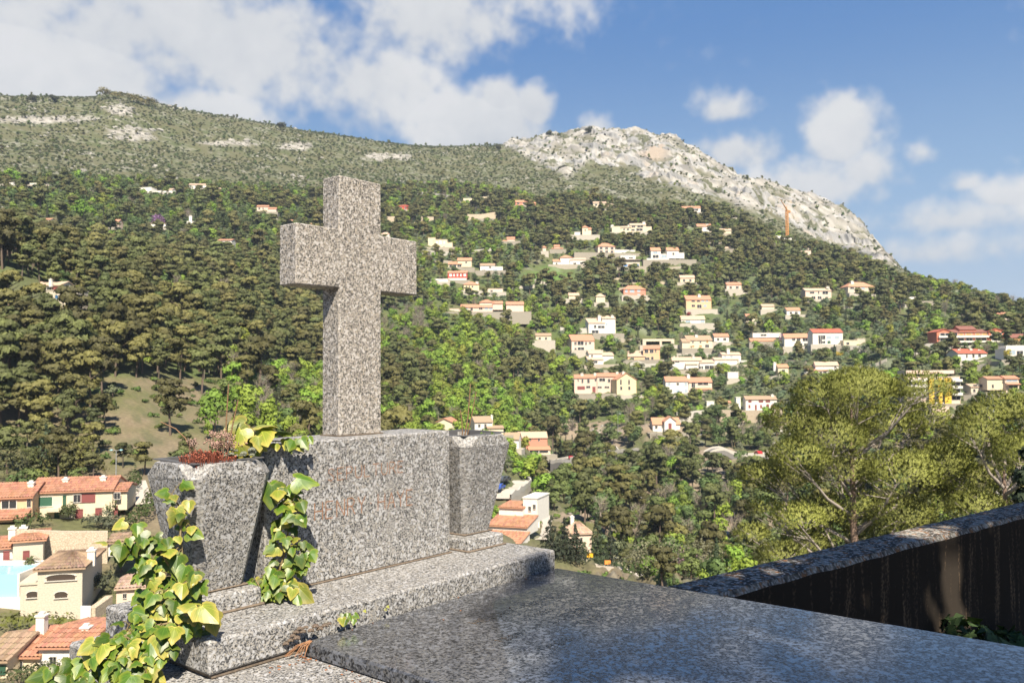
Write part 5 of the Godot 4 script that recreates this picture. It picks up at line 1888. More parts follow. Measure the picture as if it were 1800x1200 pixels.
	block(-2.9, 3.7, -2.9, 2.9, -5, 0, "c", "g", 1.7, "p")
	terraced(5.5, 6.5)
	house("garden_house", 412.5, -355.1, 0, "pink walled garden house right of the pale yellow house")
	block(-4.3, 5.7, -2.9, 2.9, -4, 0, "p", "n", 0, "p")
	terraced(7.8, 7.5)
	pane(-2.15, -0.72, 0.72, 2.15, 0, "n")
	house("garden_house", 394.1, -384.1, 0, "long low white shed left of the bright red house")
	block(-4.7, 4.7, -2.5, 2.5, -4, 0, "w", "n", 0, "p")
	terraced(6.7, 4.5)
	house("garden_house", 354.4, -177.8, 0, "white shed with a tall door below the double house")
	block(-1.5, 1.8, -2.8, 2, -4, 0, "w", "n", 0, "p")
	terraced(3.5, 6.5)
	pane(-0.51, 0.51, 0, 1.53, 0, "W")
	house("garden_house", 357.8, -172, 0, "open tiled shelter on the pale stone terraces")
	block(-2, 2.3, 0.5, 1.3, -4, 0, "c", "g", 0.7, "t")
	block(-2, -1.5, -3, 0.8, -4, 0, "s", "n", 0, "t")
	block(1.8, 2.3, -3, 0.8, -4, 0, "s", "n", 0, "t")
	terraced(4, 5.5)
	house("garden_house", 203.1, -479.5, 0, "small white house half hidden by oaks left of the lone green tree")
	block(-2.4, 2.1, -2.8, 2.4, -5, 0, "w", "n", 0, "p")
	terraced(4.2, 5.5)
	house("tent", 424.4, -469.4, 0, "small white domed tent house above the right cross arm")
	block(-2.9, 2.9, -2.9, 2.9, -4, 0, "w", "h", 1.6, "p")
	terraced(4.7, 6.5)
	house("villa", 530.4, -282.5, 0, "cream villa with a pale roof above the salmon red villa terraces")
	block(-4.6, 5.4, -2.9, 3.9, -6, 0, "c", "g", 1.9, "p")
	terraced(7.5, 4.5)
	pane(-2.71, -1.16, 1.16, 2.71, 0, "n")
	pane(1.55, 3.1, 1.16, 2.71, 0, "n")
	house("villa", 508.6, -200.1, 0, "white villa with a red roof between the pine clumps, above the olive terraces")
	block(-3.8, 4.4, -2.8, 3.4, -6, 0, "w", "g", 1.6, "o")
	terraced(6.4, 5.5)
	pane(-2.05, -0.68, 1.02, 2.39, 0, "n")
	pane(1.02, 2.73, 1.02, 2.39, 0, "n")
	house("villa", 540.6, -253.3, 0, "rose villa with two chimneys above the peach three storey villa")
	block(-4.6, 5.3, -2.9, 3.8, -6, 0, "p", "g", 1.8, "t")
	terraced(7.4, 7.5)
	pane(-2.66, -1.14, 1.14, 2.66, 0, "n")
	pane(1.52, 3.42, 1.14, 2.66, 0, "n")
	stack(-3.4, 2.4, 5.7, 1.9)
	stack(4.2, 2.4, 5.7, 1.9)
	house("villa", 386, -295.8, 0, "cream villa with a brown roof left of the long flat terrace")
	block(-4.2, 4.5, -2.8, 3.2, -6, 0, "c", "g", 1.4, "b")
	terraced(6.4, 7.5)
	pane(-2.56, -1.28, 0.96, 2.24, 0, "n")
	pane(0.96, 2.24, 0.96, 2.24, 0, "n")
	house("villa", 454.8, -221.8, 0, "white villa between the long white villa and the white stepped villa, upper row")
	block(-3.2, 5.2, -2.8, 3.6, -6, 0, "w", "g", 1.7, "t")
	terraced(7.2, 7.5)
	pane(-1.62, -0.32, 1.29, 2.59, 0, "n")
	pane(1.94, 3.56, 1.29, 2.59, 0, "n")
	house("villa", 519.3, -89, 0, "pink villa at the right edge above the modern flat roofed house")
	block(-4.2, 4.8, -2.8, 3, -6, 0, "p", "g", 1.4, "t")
	terraced(6.8, 7.5)
	pane(-2.4, -1.2, 0.9, 2.1, 0, "n")
	pane(1.5, 3, 0.9, 2.1, 0, "n")

# ------------------------------------------------------------------ the grave
var glyphs := {
	"A": [[0, 0, .3, 1, .6, 0], [.1, .35, .5, .35]], "B": [[0, 0, 0, 1, .4, 1, .5, .8, .4, .55, 0, .52], [.4, .52, .55, .28, .42, 0, 0, 0]], "C": [[.58, .85, .4, 1, .15, .95, 0, .5, .15, .05, .4, 0, .58, .15]],
	"D": [[0, 0, 0, 1, .3, 1, .58, .75, .58, .25, .3, 0, 0, 0]], "E": [[.5, 0, 0, 0, 0, 1, .5, 1], [0, .52, .4, .52]], "G": [[.58, .85, .4, 1, .15, .95, 0, .5, .15, .05, .4, 0, .58, .15, .58, .45, .36, .45]],
	"H": [[0, 0, 0, 1], [.55, 0, .55, 1], [0, .5, .55, .5]], "I": [[0, 0, 0, 1]], "L": [[0, 1, 0, 0, .48, 0]], "M": [[0, 0, .05, 1, .33, .3, .62, 1, .67, 0]], "N": [[0, 0, 0, 1, .56, 0, .56, 1]],
	"O": [[.3, 0, .08, .15, 0, .5, .08, .85, .3, 1, .52, .85, .6, .5, .52, .15, .3, 0]], "P": [[0, 0, 0, 1, .38, 1, .52, .78, .38, .5, 0, .48]], "R": [[0, 0, 0, 1, .38, 1, .52, .78, .38, .52, 0, .5], [.28, .5, .56, 0]],
	"S": [[.5, .86, .3, 1, .08, .9, .04, .7, .44, .36, .46, .14, .25, 0, .02, .12]], "T": [[.28, 0, .28, 1], [0, 1, .56, 1]], "U": [[0, 1, 0, .25, .14, 0, .4, 0, .55, .25, .55, 1]], "Y": [[0, 1, .28, .5, .28, 0], [.28, .5, .56, 1]],
	"-": [[.1, .48, .4, .48]], ".": [[.18, .5, .26, .5]], "1": [[.1, .8, .28, 1, .28, 0]], "7": [[0, 1, .5, 1, .15, 0]], "5": [[.5, 1, .08, 1, .05, .58, .35, .62, .52, .3, .35, 0, .05, .05]], "3": [[.06, .9, .28, 1, .5, .8, .28, .54, .52, .26, .28, 0, .05, .1]], "8": [[.28, .5, .05, .72, .28, 1, .5, .72, .28, .5, .02, .25, .28, 0, .55, .25, .28, .5]], "9": [[.5, .6, .28, .5, .05, .72, .28, 1, .5, .72, .4, .2, .2, 0]], "0": [[.28, 0, .05, .3, .05, .7, .28, 1, .5, .7, .5, .3, .28, 0]]}

# cut lettering: every stroke a shallow painted groove lip standing a hair proud of the face
func lettering(text: String, width: float, height: float, line: float) -> Shape:
	var sh := Shape.new()
	var total := 0.0
	for ch in text:
		total += 0.78 if ch != " " else 0.5
	var k := width / total
	var x := 0.0
	for ch in text:
		if ch == " ":
			x += 0.5 * k
			continue
		for st in glyphs[ch]:
			for i in range(0, st.size() - 2, 2):
				var a := Vector2(x + st[i] * k, st[i + 1] * height)
				var b := Vector2(x + st[i + 2] * k, st[i + 3] * height)
				var e := (b - a).normalized()
				var o := Vector2(-e.y, e.x) * line * 0.5
				a -= e * line * 0.3
				b += e * line * 0.3
				sh.face([Vector3(a.x + o.x, a.y + o.y, 0.0005), Vector3(b.x + o.x, b.y + o.y, 0.0005), Vector3(b.x - o.x, b.y - o.y, 0.0005), Vector3(a.x - o.x, a.y - o.y, 0.0005)], Vector3.BACK)
		x += 0.78 * k
	return sh

func ring(hw: float, ch: float, y: float) -> Array:
	var q := []
	for s in [[1, -1], [1, 1], [-1, 1], [-1, -1]]:
		var a := Vector3(s[0] * hw, y, s[1] * (hw - ch))
		var b := Vector3(s[0] * (hw - ch), y, s[1] * hw)
		if s[0] * s[1] < 0:
			q.append(b); q.append(a)
		else:
			q.append(a); q.append(b)
	return q

func planter(label: String, at: Vector3, bottom: float, top: float, h: float, lo: Vector3, hi: Vector3) -> Node3D:
	var t := thing("granite_planter", label, "planter", at)
	var ped := Shape.new()
	ped.block(lo - at, hi - at, 0.004)
	part("pedestal", ped.mesh(M.granite_b), t)
	var j := Shape.new()
	j.block(Vector3(lo.x - 0.006, 0.0004, lo.z - 0.004) - at, Vector3(hi.x + 0.006, 0.005, hi.z + 0.007) - at, 0.002)
	j.block(Vector3(-bottom - 0.004, hi.y - at.y + 0.0004, -bottom - 0.004), Vector3(bottom + 0.004, hi.y - at.y + 0.0045, bottom + 0.004), 0.0015)
	part("mortar_joint", j.mesh(M.mortar), t)
	var y0 := hi.y - at.y + 0.003
	var sh := Shape.new()
	var rings := [ring(bottom, 0.014, y0), ring(top, 0.024, h - 0.030), ring(top - 0.001, 0.054, h - 0.001), ring(top - 0.004, 0.052, h), ring(top - 0.020, 0.040, h), ring(top - 0.024, 0.034, h - 0.05)]
	for i in rings.size() - 1:
		for k in 8:
			var a: Vector3 = rings[i][k]; var b: Vector3 = rings[i][(k + 1) % 8]
			var c: Vector3 = rings[i + 1][(k + 1) % 8]; var d: Vector3 = rings[i + 1][k]
			var o := (a + b + c + d) / 4.0
			o.y = 0.02
			if i == 4: o = -o
			if i == 3: o = Vector3.UP
			sh.face([a, b, c, d], o)
	part("bowl", sh.mesh(M.granite_c), t)
	var lin := Shape.new()
	var w := top - 0.017
	for k in 4:
		var c := [Vector3(-w, h + 0.002, w - 0.004), Vector3(w, h + 0.004, w - 0.004), Vector3(w, h + 0.006, -w), Vector3(-w, h + 0.004, -w)]
		var a: Vector3 = c[k]; var b: Vector3 = c[(k + 1) % 4]
		var inn := func(p: Vector3) -> Vector3: return Vector3(p.x * 0.86, p.y, p.z * 0.86)
		lin.face([a, b, inn.call(b), inn.call(a)], Vector3.UP)
		lin.face([a, b, b - Vector3(0, 0.0025, 0), a - Vector3(0, 0.0025, 0)], Vector3(a.x + b.x, 0, a.z + b.z))
		lin.face([inn.call(a), inn.call(b), inn.call(b) - Vector3(0, 0.04, 0), inn.call(a) - Vector3(0, 0.04, 0)], -Vector3(a.x + b.x, 0, a.z + b.z))
	part("liner", lin.mesh(M.liner), t)
	var soil := Shape.new()
	for i in 8:
		for k in 8:
			var f := func(u: int, v: int) -> Vector3: return Vector3(lerpf(-w, w, u / 8.0) * 0.86, h - 0.028 + 0.010 * sin(u * 2.1 + v * 1.3), lerpf(-w, w, v / 8.0) * 0.86)
			soil.face([f.call(i, k), f.call(i + 1, k), f.call(i + 1, k + 1), f.call(i, k + 1)], Vector3.UP)
	part("soil", soil.mesh(M.soil), t)
	return t

func build_grave() -> void:
	rng.seed = 8
	var im := granite_images()
	var grain := ImageTexture.create_from_image(im[0])
	var polish := ImageTexture.create_from_image(im[1])
	var stone := func(scale: float, off: Vector3, tint: Color) -> StandardMaterial3D:
		var m := StandardMaterial3D.new()
		m.albedo_texture = grain
		m.albedo_color = tint
		m.vertex_color_use_as_albedo = true
		m.uv1_triplanar = true
		m.uv1_triplanar_sharpness = 8.0
		m.uv1_scale = Vector3.ONE * scale
		m.uv1_offset = off
		m.roughness = 0.62
		m.heightmap_enabled = true
		m.heightmap_texture = polish
		m.heightmap_scale = 0.05
		return m
	M.granite = stone.call(1.9, Vector3(0.1, 0.2, 0.3), Color(0.82, 0.80, 0.78))
	M.granite_b = stone.call(1.75, Vector3(0.4, 0.7, 0.1), Color(0.76, 0.76, 0.765))
	M.granite_c = stone.call(1.8, Vector3(0.8, 0.3, 0.6), Color(0.76, 0.76, 0.765))
	M.granite_slab = StandardMaterial3D.new()
	M.granite_slab.albedo_texture = grain
	M.granite_slab.albedo_color = Color(0.44, 0.455, 0.49)
	M.granite_slab.uv1_triplanar = true
	M.granite_slab.uv1_scale = Vector3.ONE * 1.1
	M.granite_slab.roughness = 0.50
	M.granite_slab.roughness_texture = polish
	M.granite_slab.roughness_texture_channel = BaseMaterial3D.TEXTURE_CHANNEL_RED
	M.granite_slab.metallic_specular = 0.35
	M.granite_slab.clearcoat_enabled = true
	M.granite_slab.clearcoat = 0.9
	M.granite_slab.clearcoat_texture = ImageTexture.create_from_image(im[2])
	M.granite_slab.clearcoat_roughness = 0.07
	M.mortar = rough_wall(0.20, 0.155, 0.115, 6.0, mottle(0.06, 0.55, 1.0, 31))
	M.liner = paint(0.10, 0.10, 0.105, 0.45)
	M.soil = rough_wall(0.085, 0.06, 0.042, 9.0, mottle(0.09, 0.4, 1.0, 32))
	M.rust = rough_wall(0.34, 0.17, 0.09, 14.0, mottle(0.08, 0.6, 1.0, 35))
	M.lichen_brown = paint(0.15, 0.105, 0.06, 0.35)

	var t := thing("gravestone", "grey speckled granite headstone carrying a plain cross, on a low plinth", "gravestone", Vector3.ZERO)
	var cr := Shape.new()
	var k := 0.003
	cr.prism([Vector2(0.5302 + k, 0.3475), Vector2(0.6758 - k, 0.3475), Vector2(0.6758, 0.3475 + k), Vector2(0.6758, 0.7318), Vector2(0.8119 - k, 0.7318), Vector2(0.8119, 0.7318 + k), Vector2(0.8119, 0.8859 - k), Vector2(0.8119 - k, 0.8859), Vector2(0.6758, 0.8859), Vector2(0.6758, 1.0288 - k), Vector2(0.6758 - k, 1.0288), Vector2(0.5302 + k, 1.0288), Vector2(0.5302, 1.0288 - k), Vector2(0.5302, 0.8859), Vector2(0.3947 + k, 0.8859), Vector2(0.3947, 0.8859 - k), Vector2(0.3947, 0.7318 + k), Vector2(0.3947 + k, 0.7318), Vector2(0.5302, 0.7318), Vector2(0.5302, 0.3475 + k)], -0.3387, -0.2691, 0.003)
	part("cross", cr.mesh(M.granite), t)
	var hs := Shape.new()
	hs.block(Vector3(0.2665, 0.002, -0.378), Vector3(0.881, 0.3463, -0.2079), 0.004)
	var stele := part("headstone", hs.mesh(M.granite_b), t)
	var l1 := part("inscription", lettering("SEPULTURE", 0.262, 0.030, 0.0021).mesh(M.rust), stele)
	l1.position = Vector3(0.446, 0.2445, -0.2079)
	var l2 := part("inscription", lettering("HENRY.HAYE", 0.338, 0.041, 0.0026).mesh(M.rust), stele)
	l2.position = Vector3(0.406, 0.154, -0.2079)
	var pl := Shape.new()
	pl.block(Vector3(0, -0.0661, -0.42), Vector3(1.1, 0, 0), 0.005)
	part("plinth", pl.mesh(M.granite_c), t)
	var jo := Shape.new()
	jo.block(Vector3(0.262, 0.0004, -0.385), Vector3(0.885, 0.004, -0.204), 0.0015)
	jo.block(Vector3(0.526, 0.3467, -0.343), Vector3(0.680, 0.3495, -0.265), 0.001)
	jo.block(Vector3(0.010, -0.0755, -0.41), Vector3(1.09, -0.067, -0.006), 0.002)
	part("mortar_joint", jo.mesh(M.mortar), t)

	var g := thing("grave_slab", "long polished granite grave slab with worn brown lettering", "grave slab", Vector3(0.643, -0.0755, 0.9))
	var sl := Shape.new()
	sl.block(Vector3(0.2052, -0.0755, 0.018) - g.position, Vector3(1.0809, -0.0458, 1.75) - g.position, 0.004)
	var lid := part("lid", sl.mesh(M.granite_slab), g)
	for l in [["HENRY-HAYE", 0.520, 0.218, 0.315, 0.028], ["1890", 0.640, 0.283, 0.085, 0.024], ["HILDEBRAND", 0.575, 0.342, 0.30, 0.028], ["1905", 0.665, 0.402, 0.085, 0.024], ["1889", 0.452, 0.345, 0.085, 0.024], ["1983", 0.462, 0.448, 0.11, 0.024]]:
		var o := part("inscription", lettering(l[0], l[3], l[4], 0.0019).mesh(M.lichen_brown), lid)
		o.position = Vector3(l[1], -0.0457, l[2]) - g.position
		o.rotation.x = -PI / 2

	var b := thing("grave_base", "broad granite base block under the grave slab and plinth", "stone base", Vector3(0.552, -1.1, 0.6))
	var bs := Shape.new()
	bs.block(Vector3(-0.056, -1.1, -0.47) - b.position, Vector3(1.16, -0.0758, 1.85) - b.position, 0.006)
	part("block", bs.mesh(M.granite_b), b)

	planter("left granite planter, tapered, filled with red sedum and dry stems", Vector3(0.1495, 0.0006, -0.25), 0.0575, 0.103, 0.318, Vector3(0.0638, 0.0006, -0.318), Vector3(0.2211, 0.0393, -0.1527))
	planter("right granite planter, tapered, nearly empty with three dry stalks", Vector3(1.0155, 0.0006, -0.281), 0.0585, 0.110, 0.3265, Vector3(0.915, 0.0006, -0.345), Vector3(1.0715, 0.0346, -0.1703))

# ------------------------------------------------------------------ ivy
func ivy_images() -> ImageTexture:
	var s := 128
	var im := Image.create(s, s, false, Image.FORMAT_RGB8)
	var base := Vector2(0.5, 0.14)
	var tips := [Vector2(0.5, 1.0), Vector2(0.98, 0.42), Vector2(0.02, 0.42), Vector2(0.78, 0.0), Vector2(0.22, 0.0), Vector2(0.86, 0.74), Vector2(0.14, 0.74)]
	for y in s:
		for x in s:
			var p := Vector2(x, y) / s
			var v := 0.0
			for t in tips:
				var q := Geometry2D.get_closest_point_to_segment(p, base, t)
				v = maxf(v, 1.0 - p.distance_to(q) / (0.016 * (1.3 - base.distance_to(q))))
			var k := 0.80 + 0.07 * sin(x * 0.9 + y * 0.31) * sin(y * 0.7) + 0.20 * clampf(v, 0, 1)
			im.set_pixel(x, y, Color(minf(1, k + 0.05 * v), minf(1, k), k * 0.9))
	return ImageTexture.create_from_image(im)

func leaf_mesh(lobed: float, fold: float, curl: float, mid: Color, edge: Color) -> Shape:
	var half := [Vector2(0.0, 0.06), Vector2(0.17, -0.10), Vector2(0.36, -0.11), Vector2(0.50, 0.02), Vector2(0.55 - 0.02 * lobed, 0.20), Vector2(0.45 - 0.10 * lobed, 0.38), Vector2(0.36 - 0.01 * lobed, 0.56), Vector2(0.24 - 0.05 * lobed, 0.74), Vector2(0.10, 0.90), Vector2(0.0, 1.0)]
	var sh := Shape.new()
	var lift := func(p: Vector2) -> Vector3:
		var r := p - Vector2(0, 0.3)
		return Vector3(p.x, p.y, -absf(p.x) * fold * 0.6 + fold * 0.15 - curl * r.length_squared() + 0.015 * sin(p.y * 9.0 + p.x * 4.0))
	for side in [1.0, -1.0]:
		for i in half.size() - 1:
			var a := Vector2(half[i].x * side, half[i].y)
			var b := Vector2(half[i + 1].x * side, half[i + 1].y)
			var c := Vector2(0, 0.22)
			var steps_ := [[0.0, 0.55], [0.55, 0.9], [0.9, 1.0]]
			for st in steps_:
				var q := [c.lerp(a, st[0]), c.lerp(b, st[0]), c.lerp(b, st[1]), c.lerp(a, st[1])]
				var cols := [mid.lerp(edge, smoothstep(0.5, 1.0, st[0])), mid.lerp(edge, smoothstep(0.5, 1.0, st[1]))]
				var w := []
				for j in 4:
					w.append(lift.call(q[j]))
				var tr := [[0, 2, 1], [0, 3, 2]] if side > 0 else [[0, 1, 2], [0, 2, 3]]
				for t3 in tr:
					var nn: Vector3 = (w[t3[2]] - w[t3[0]]).cross(w[t3[1]] - w[t3[0]])
					if nn.length() < 1e-10:
						continue
					if nn.z < 0:
						t3 = [t3[0], t3[2], t3[1]]
						nn = -nn
					for j in t3:
						sh.corner(w[j], Vector3(nn.normalized()) * 0.45 + Vector3(q[j].x * 0.8 * fold, 0, 0.55), cols[0] if j < 2 else cols[1], Vector2(q[j].x * 0.9 + 0.5, q[j].y * 0.86 + 0.14))
	for i in sh.n.size():
		sh.n[i] = sh.n[i].normalized()
	return sh

var leaf_kinds := []
var pale_kinds := []

func make_leaves() -> void:
	rng.seed = 41
	var m := paint(1, 1, 1, 0.42)
	m.albedo_texture = ivy_images()
	m.backlight_enabled = true
	m.backlight = Color(0.42, 0.5, 0.15)
	M.ivy = m
	for i in 10:
		var f := rnd(0.55, 1.2)
		leaf_kinds.append(leaf_mesh(rnd(0.6, 2.0), rnd(0.25, 0.8), rnd(0.2, 0.8), Color(0.095 * f, 0.200 * f, 0.024 * f), Color(0.25 * f, 0.32 * f, 0.05 * f)).mesh(m))
		pale_kinds.append(leaf_mesh(rnd(0.2, 1.3), rnd(0.3, 0.8), rnd(0.2, 0.6), Color(0.30 * f, 0.36 * f, 0.06 * f), Color(0.60 * f, 0.52 * f, 0.14 * f)).mesh(m))
	M.stem = paint(0.20, 0.15, 0.07, 0.7)
	M.dry = paint(0.21, 0.125, 0.065, 0.8)

func ivy_leaf(t: Node3D, at: Vector3, size: float, facing: Vector3, tip: Vector3, pale: bool) -> void:
	var z := facing.normalized()
	var y := (tip - z * tip.dot(z)).normalized()
	var x := y.cross(z)
	var set_ := pale_kinds if pale else leaf_kinds
	var o := part("leaf", set_[rng.randi() % set_.size()], t)
	o.transform = Transform3D(Basis(x, y, z).scaled_local(Vector3.ONE * size), at - t.position)

# a runner of ivy: its stem, and leaves on stalks along it
func runner(t: Node3D, pts: Array, count: int, size: float, pale: float, spread: float, thick := 0.0022) -> void:
	var st := Shape.new()
	var local := []
	var rad := []
	for i in pts.size():
		local.append(pts[i] - t.position)
		rad.append(thick * (1.0 - 0.6 * i / pts.size()))
	st.tube(local, rad, 5)
	var toward: Vector3 = (EYE - pts[0]).normalized()
	var sun := SUNWARD.normalized()
	for i in count:
		var f := (i + rng.randf() * 0.9) / count * (pts.size() - 1.001)
		var k := int(f)
		var p: Vector3 = pts[k].lerp(pts[k + 1], f - k)
		var out: Vector3 = (toward * rnd(0.1, 0.9) + Vector3(rnd(-1, 1), rnd(-0.5, 0.9), rnd(-1, 1)) * 0.8).normalized()
		var end: Vector3 = p + out * spread * rnd(0.35, 1.1)
		st.tube([p - t.position, (p + end) / 2 + Vector3(0, 0.004, 0) - t.position, end - t.position], [0.0011, 0.0009, 0.0007], 4)
		var face_: Vector3 = toward * rnd(0.2, 0.9) + sun * rnd(0.2, 1.0) + Vector3(rnd(-1, 1), rnd(-0.6, 1), rnd(-1, 1)) * 0.55
		var tip: Vector3 = out * 0.7 + Vector3(rnd(-0.5, 0.5), -0.9, rnd(-0.5, 0.5))
		ivy_leaf(t, end, size * rnd(0.55, 1.4), face_, tip, rng.randf() < pale)
	part("stem", st.mesh(M.stem), t)

func build_ivy() -> void:
	make_leaves()
	rng.seed = 77
	var t := thing("ivy", "sprawling ivy with yellow edged leaves over the left end of the plinth and planter", "ivy", Vector3(0.0, -0.07, -0.15))
	runner(t, [Vector3(0.045, 0.023, -0.120), Vector3(0.026, 0.102, -0.138), Vector3(0.030, 0.179, -0.160), Vector3(0.040, 0.228, -0.175), Vector3(0.026, 0.260, -0.190)], 24, 0.030, 0.32, 0.032, 0.003)
	runner(t, [Vector3(0.028, 0.047, -0.123), Vector3(0.004, 0.116, -0.148), Vector3(-0.025, 0.175, -0.163), Vector3(-0.056, 0.194, -0.183), Vector3(-0.069, 0.161, -0.202)], 30, 0.029, 0.28, 0.036, 0.003)
	runner(t, [Vector3(0.012, 0.032, -0.096), Vector3(-0.021, 0.044, -0.135), Vector3(-0.044, 0.112, -0.159), Vector3(-0.051, 0.155, -0.180)], 28, 0.027, 0.17, 0.034)
	runner(t, [Vector3(0.009, 0.026, -0.069), Vector3(-0.047, 0.011, -0.075), Vector3(-0.091, -0.010, -0.098), Vector3(-0.127, -0.051, -0.112)], 40, 0.031, 0.28, 0.036)
	runner(t, [Vector3(-0.030, 0.027, -0.085), Vector3(-0.079, 0.022, -0.112), Vector3(-0.121, -0.002, -0.149), Vector3(-0.159, -0.031, -0.181), Vector3(-0.198, -0.066, -0.199)], 37, 0.027, 0.17, 0.030)
	runner(t, [Vector3(0.012, 0.038, -0.096), Vector3(-0.018, 0.077, -0.129), Vector3(-0.042, 0.044, -0.129), Vector3(-0.083, 0.022, -0.148), Vector3(-0.100, -0.019, -0.157)], 37, 0.027, 0.21, 0.034)
	runner(t, [Vector3(-0.040, -0.000, -0.067), Vector3(-0.085, -0.039, -0.077), Vector3(-0.123, -0.076, -0.077)], 28, 0.034, 0.32, 0.036)
	runner(t, [Vector3(0.015, 0.032, -0.123), Vector3(0.016, 0.069, -0.104), Vector3(0.021, 0.100, -0.081), Vector3(0.024, 0.122, -0.076)], 14, 0.028, 0.28, 0.03)
	runner(t, [Vector3(-0.089, 0.006, -0.125), Vector3(-0.132, -0.020, -0.148), Vector3(-0.167, -0.061, -0.162), Vector3(-0.189, -0.086, -0.158)], 24, 0.028, 0.14, 0.032)
	runner(t, [Vector3(0.033, -0.001, -0.198), Vector3(0.019, 0.041, -0.244), Vector3(0.024, 0.096, -0.266), Vector3(0.052, 0.153, -0.260)], 28, 0.029, 0.03, 0.03)
	runner(t, [Vector3(-0.017, 0.043, -0.067), Vector3(-0.013, 0.047, -0.023), Vector3(-0.009, 0.057, -0.003)], 4, 0.030, 0.56, 0.018)
	ivy_leaf(t, Vector3(-0.016, 0.069, -0.003), 0.050, Vector3(-0.3, 0.7, 0.6), Vector3(-0.002, 0.041, 0.013) - Vector3(-0.016, 0.069, -0.003), true)
	var c := thing("ivy", "small ivy climbing between the left planter and the headstone", "ivy", Vector3(0.24, 0.0, -0.17))
	runner(c, [Vector3(0.251, 0.004, -0.170), Vector3(0.266, 0.054, -0.157), Vector3(0.279, 0.119, -0.144), Vector3(0.285, 0.189, -0.141), Vector3(0.270, 0.232, -0.156), Vector3(0.265, 0.260, -0.161)], 44, 0.030, 0.15, 0.026, 0.0028)
	runner(c, [Vector3(0.280, 0.158, -0.141), Vector3(0.287, 0.205, -0.130), Vector3(0.293, 0.244, -0.128)], 11, 0.028, 0.21, 0.028)
	runner(c, [Vector3(0.267, 0.056, -0.155), Vector3(0.290, 0.068, -0.134), Vector3(0.307, 0.090, -0.121), Vector3(0.306, 0.124, -0.128)], 22, 0.027, 0.14, 0.026)
	runner(c, [Vector3(0.247, 0.009, -0.158), Vector3(0.259, 0.034, -0.143), Vector3(0.268, 0.028, -0.124), Vector3(0.277, 0.028, -0.105)], 14, 0.029, 0.21, 0.024)
	runner(c, [Vector3(0.251, 0.013, -0.170), Vector3(0.242, 0.030, -0.195), Vector3(0.239, 0.044, -0.205)], 9, 0.026, 0.07, 0.02)
	ivy_leaf(c, Vector3(0.276, 0.033, -0.099), 0.054, Vector3(-0.2, 0.6, 0.8), Vector3(0.294, 0.006, -0.071) - Vector3(0.276, 0.033, -0.099), true)
	ivy_leaf(c, Vector3(0.252, 0.261, -0.161), 0.060, Vector3(-0.6, 0.3, 0.8), Vector3(-0.2, -1, 0.2), false)
	ivy_leaf(c, Vector3(0.284, 0.271, -0.121), 0.058, Vector3(-0.3, 0.7, 0.7), Vector3(0.8, -0.4, 0.3), false)
	var p := thing("ivy", "yellow backlit ivy on top of the left planter, creeping onto the headstone top", "ivy", Vector3(0.22, 0.33, -0.26))
	runner(p, [Vector3(0.210, 0.325, -0.215), Vector3(0.219, 0.350, -0.218), Vector3(0.230, 0.369, -0.212), Vector3(0.248, 0.375, -0.206)], 10, 0.043, 0.85, 0.03)
	runner(p, [Vector3(0.225, 0.331, -0.205), Vector3(0.257, 0.355, -0.204), Vector3(0.298, 0.352, -0.201), Vector3(0.326, 0.350, -0.191), Vector3(0.352, 0.354, -0.183)], 10, 0.025, 0.5, 0.014)
	ivy_leaf(p, Vector3(0.202, 0.385, -0.206), 0.050, Vector3(-0.7, 0.3, 0.4), Vector3(-0.4, -0.9, 0.1), true)
	ivy_leaf(p, Vector3(0.240, 0.388, -0.206), 0.050, Vector3(0.1, 1.0, -0.25), Vector3(0.5, 0.1, 0.5), true)
	ivy_leaf(p, Vector3(0.227, 0.369, -0.177), 0.038, Vector3(-0.5, 0.4, 0.8), Vector3(0, -1, 0.1), true)
	ivy_leaf(p, Vector3(0.279, 0.376, -0.191), 0.046, Vector3(0.2, 0.9, -0.3), Vector3(0.9, -0.3, 0.2), false)
	for q in [[Vector3(0.336, 0.358, -0.171), 0.036], [Vector3(0.360, 0.359, -0.173), 0.022]]:
		ivy_leaf(p, q[0], q[1], Vector3(-0.5, 0.6, 0.8), Vector3(0.3, -0.8, 0.3), false)

# ------------------------------------------------------------------ what grows in the planters and cracks
func rosette(sh: Shape, at: Vector3, r: float, col: Color) -> void:
	for k in 14:
		var a := k * 2.4
		var e := 0.35 + 0.85 * (k / 14.0)
		var dir := Vector3(cos(a) * sin(e), cos(e), sin(a) * sin(e))
		sh.ball(at + dir * r * 0.62, Vector3(r * 0.34, r * 0.30, r * 0.34), 6, col * rnd(0.8, 1.2))

func stalk(t: Node3D, pts: Array, r0: float, m: Material) -> void:
	var sh := Shape.new()
	var loc := []
	var rr := []
	for i in pts.size():
		loc.append(pts[i] - t.position)
		rr.append(lerpf(r0, r0 * 0.55, float(i) / pts.size()))
	sh.tube(loc, rr, 6)
	for i in 9:
		var q := i / 9.0 * (loc.size() - 1.001)
		var c: Vector3 = loc[int(q)].lerp(loc[int(q) + 1], q - int(q))
		sh.ball(c, Vector3.ONE * r0 * 1.25, 5)
	part("stalk", sh.mesh(m), t)

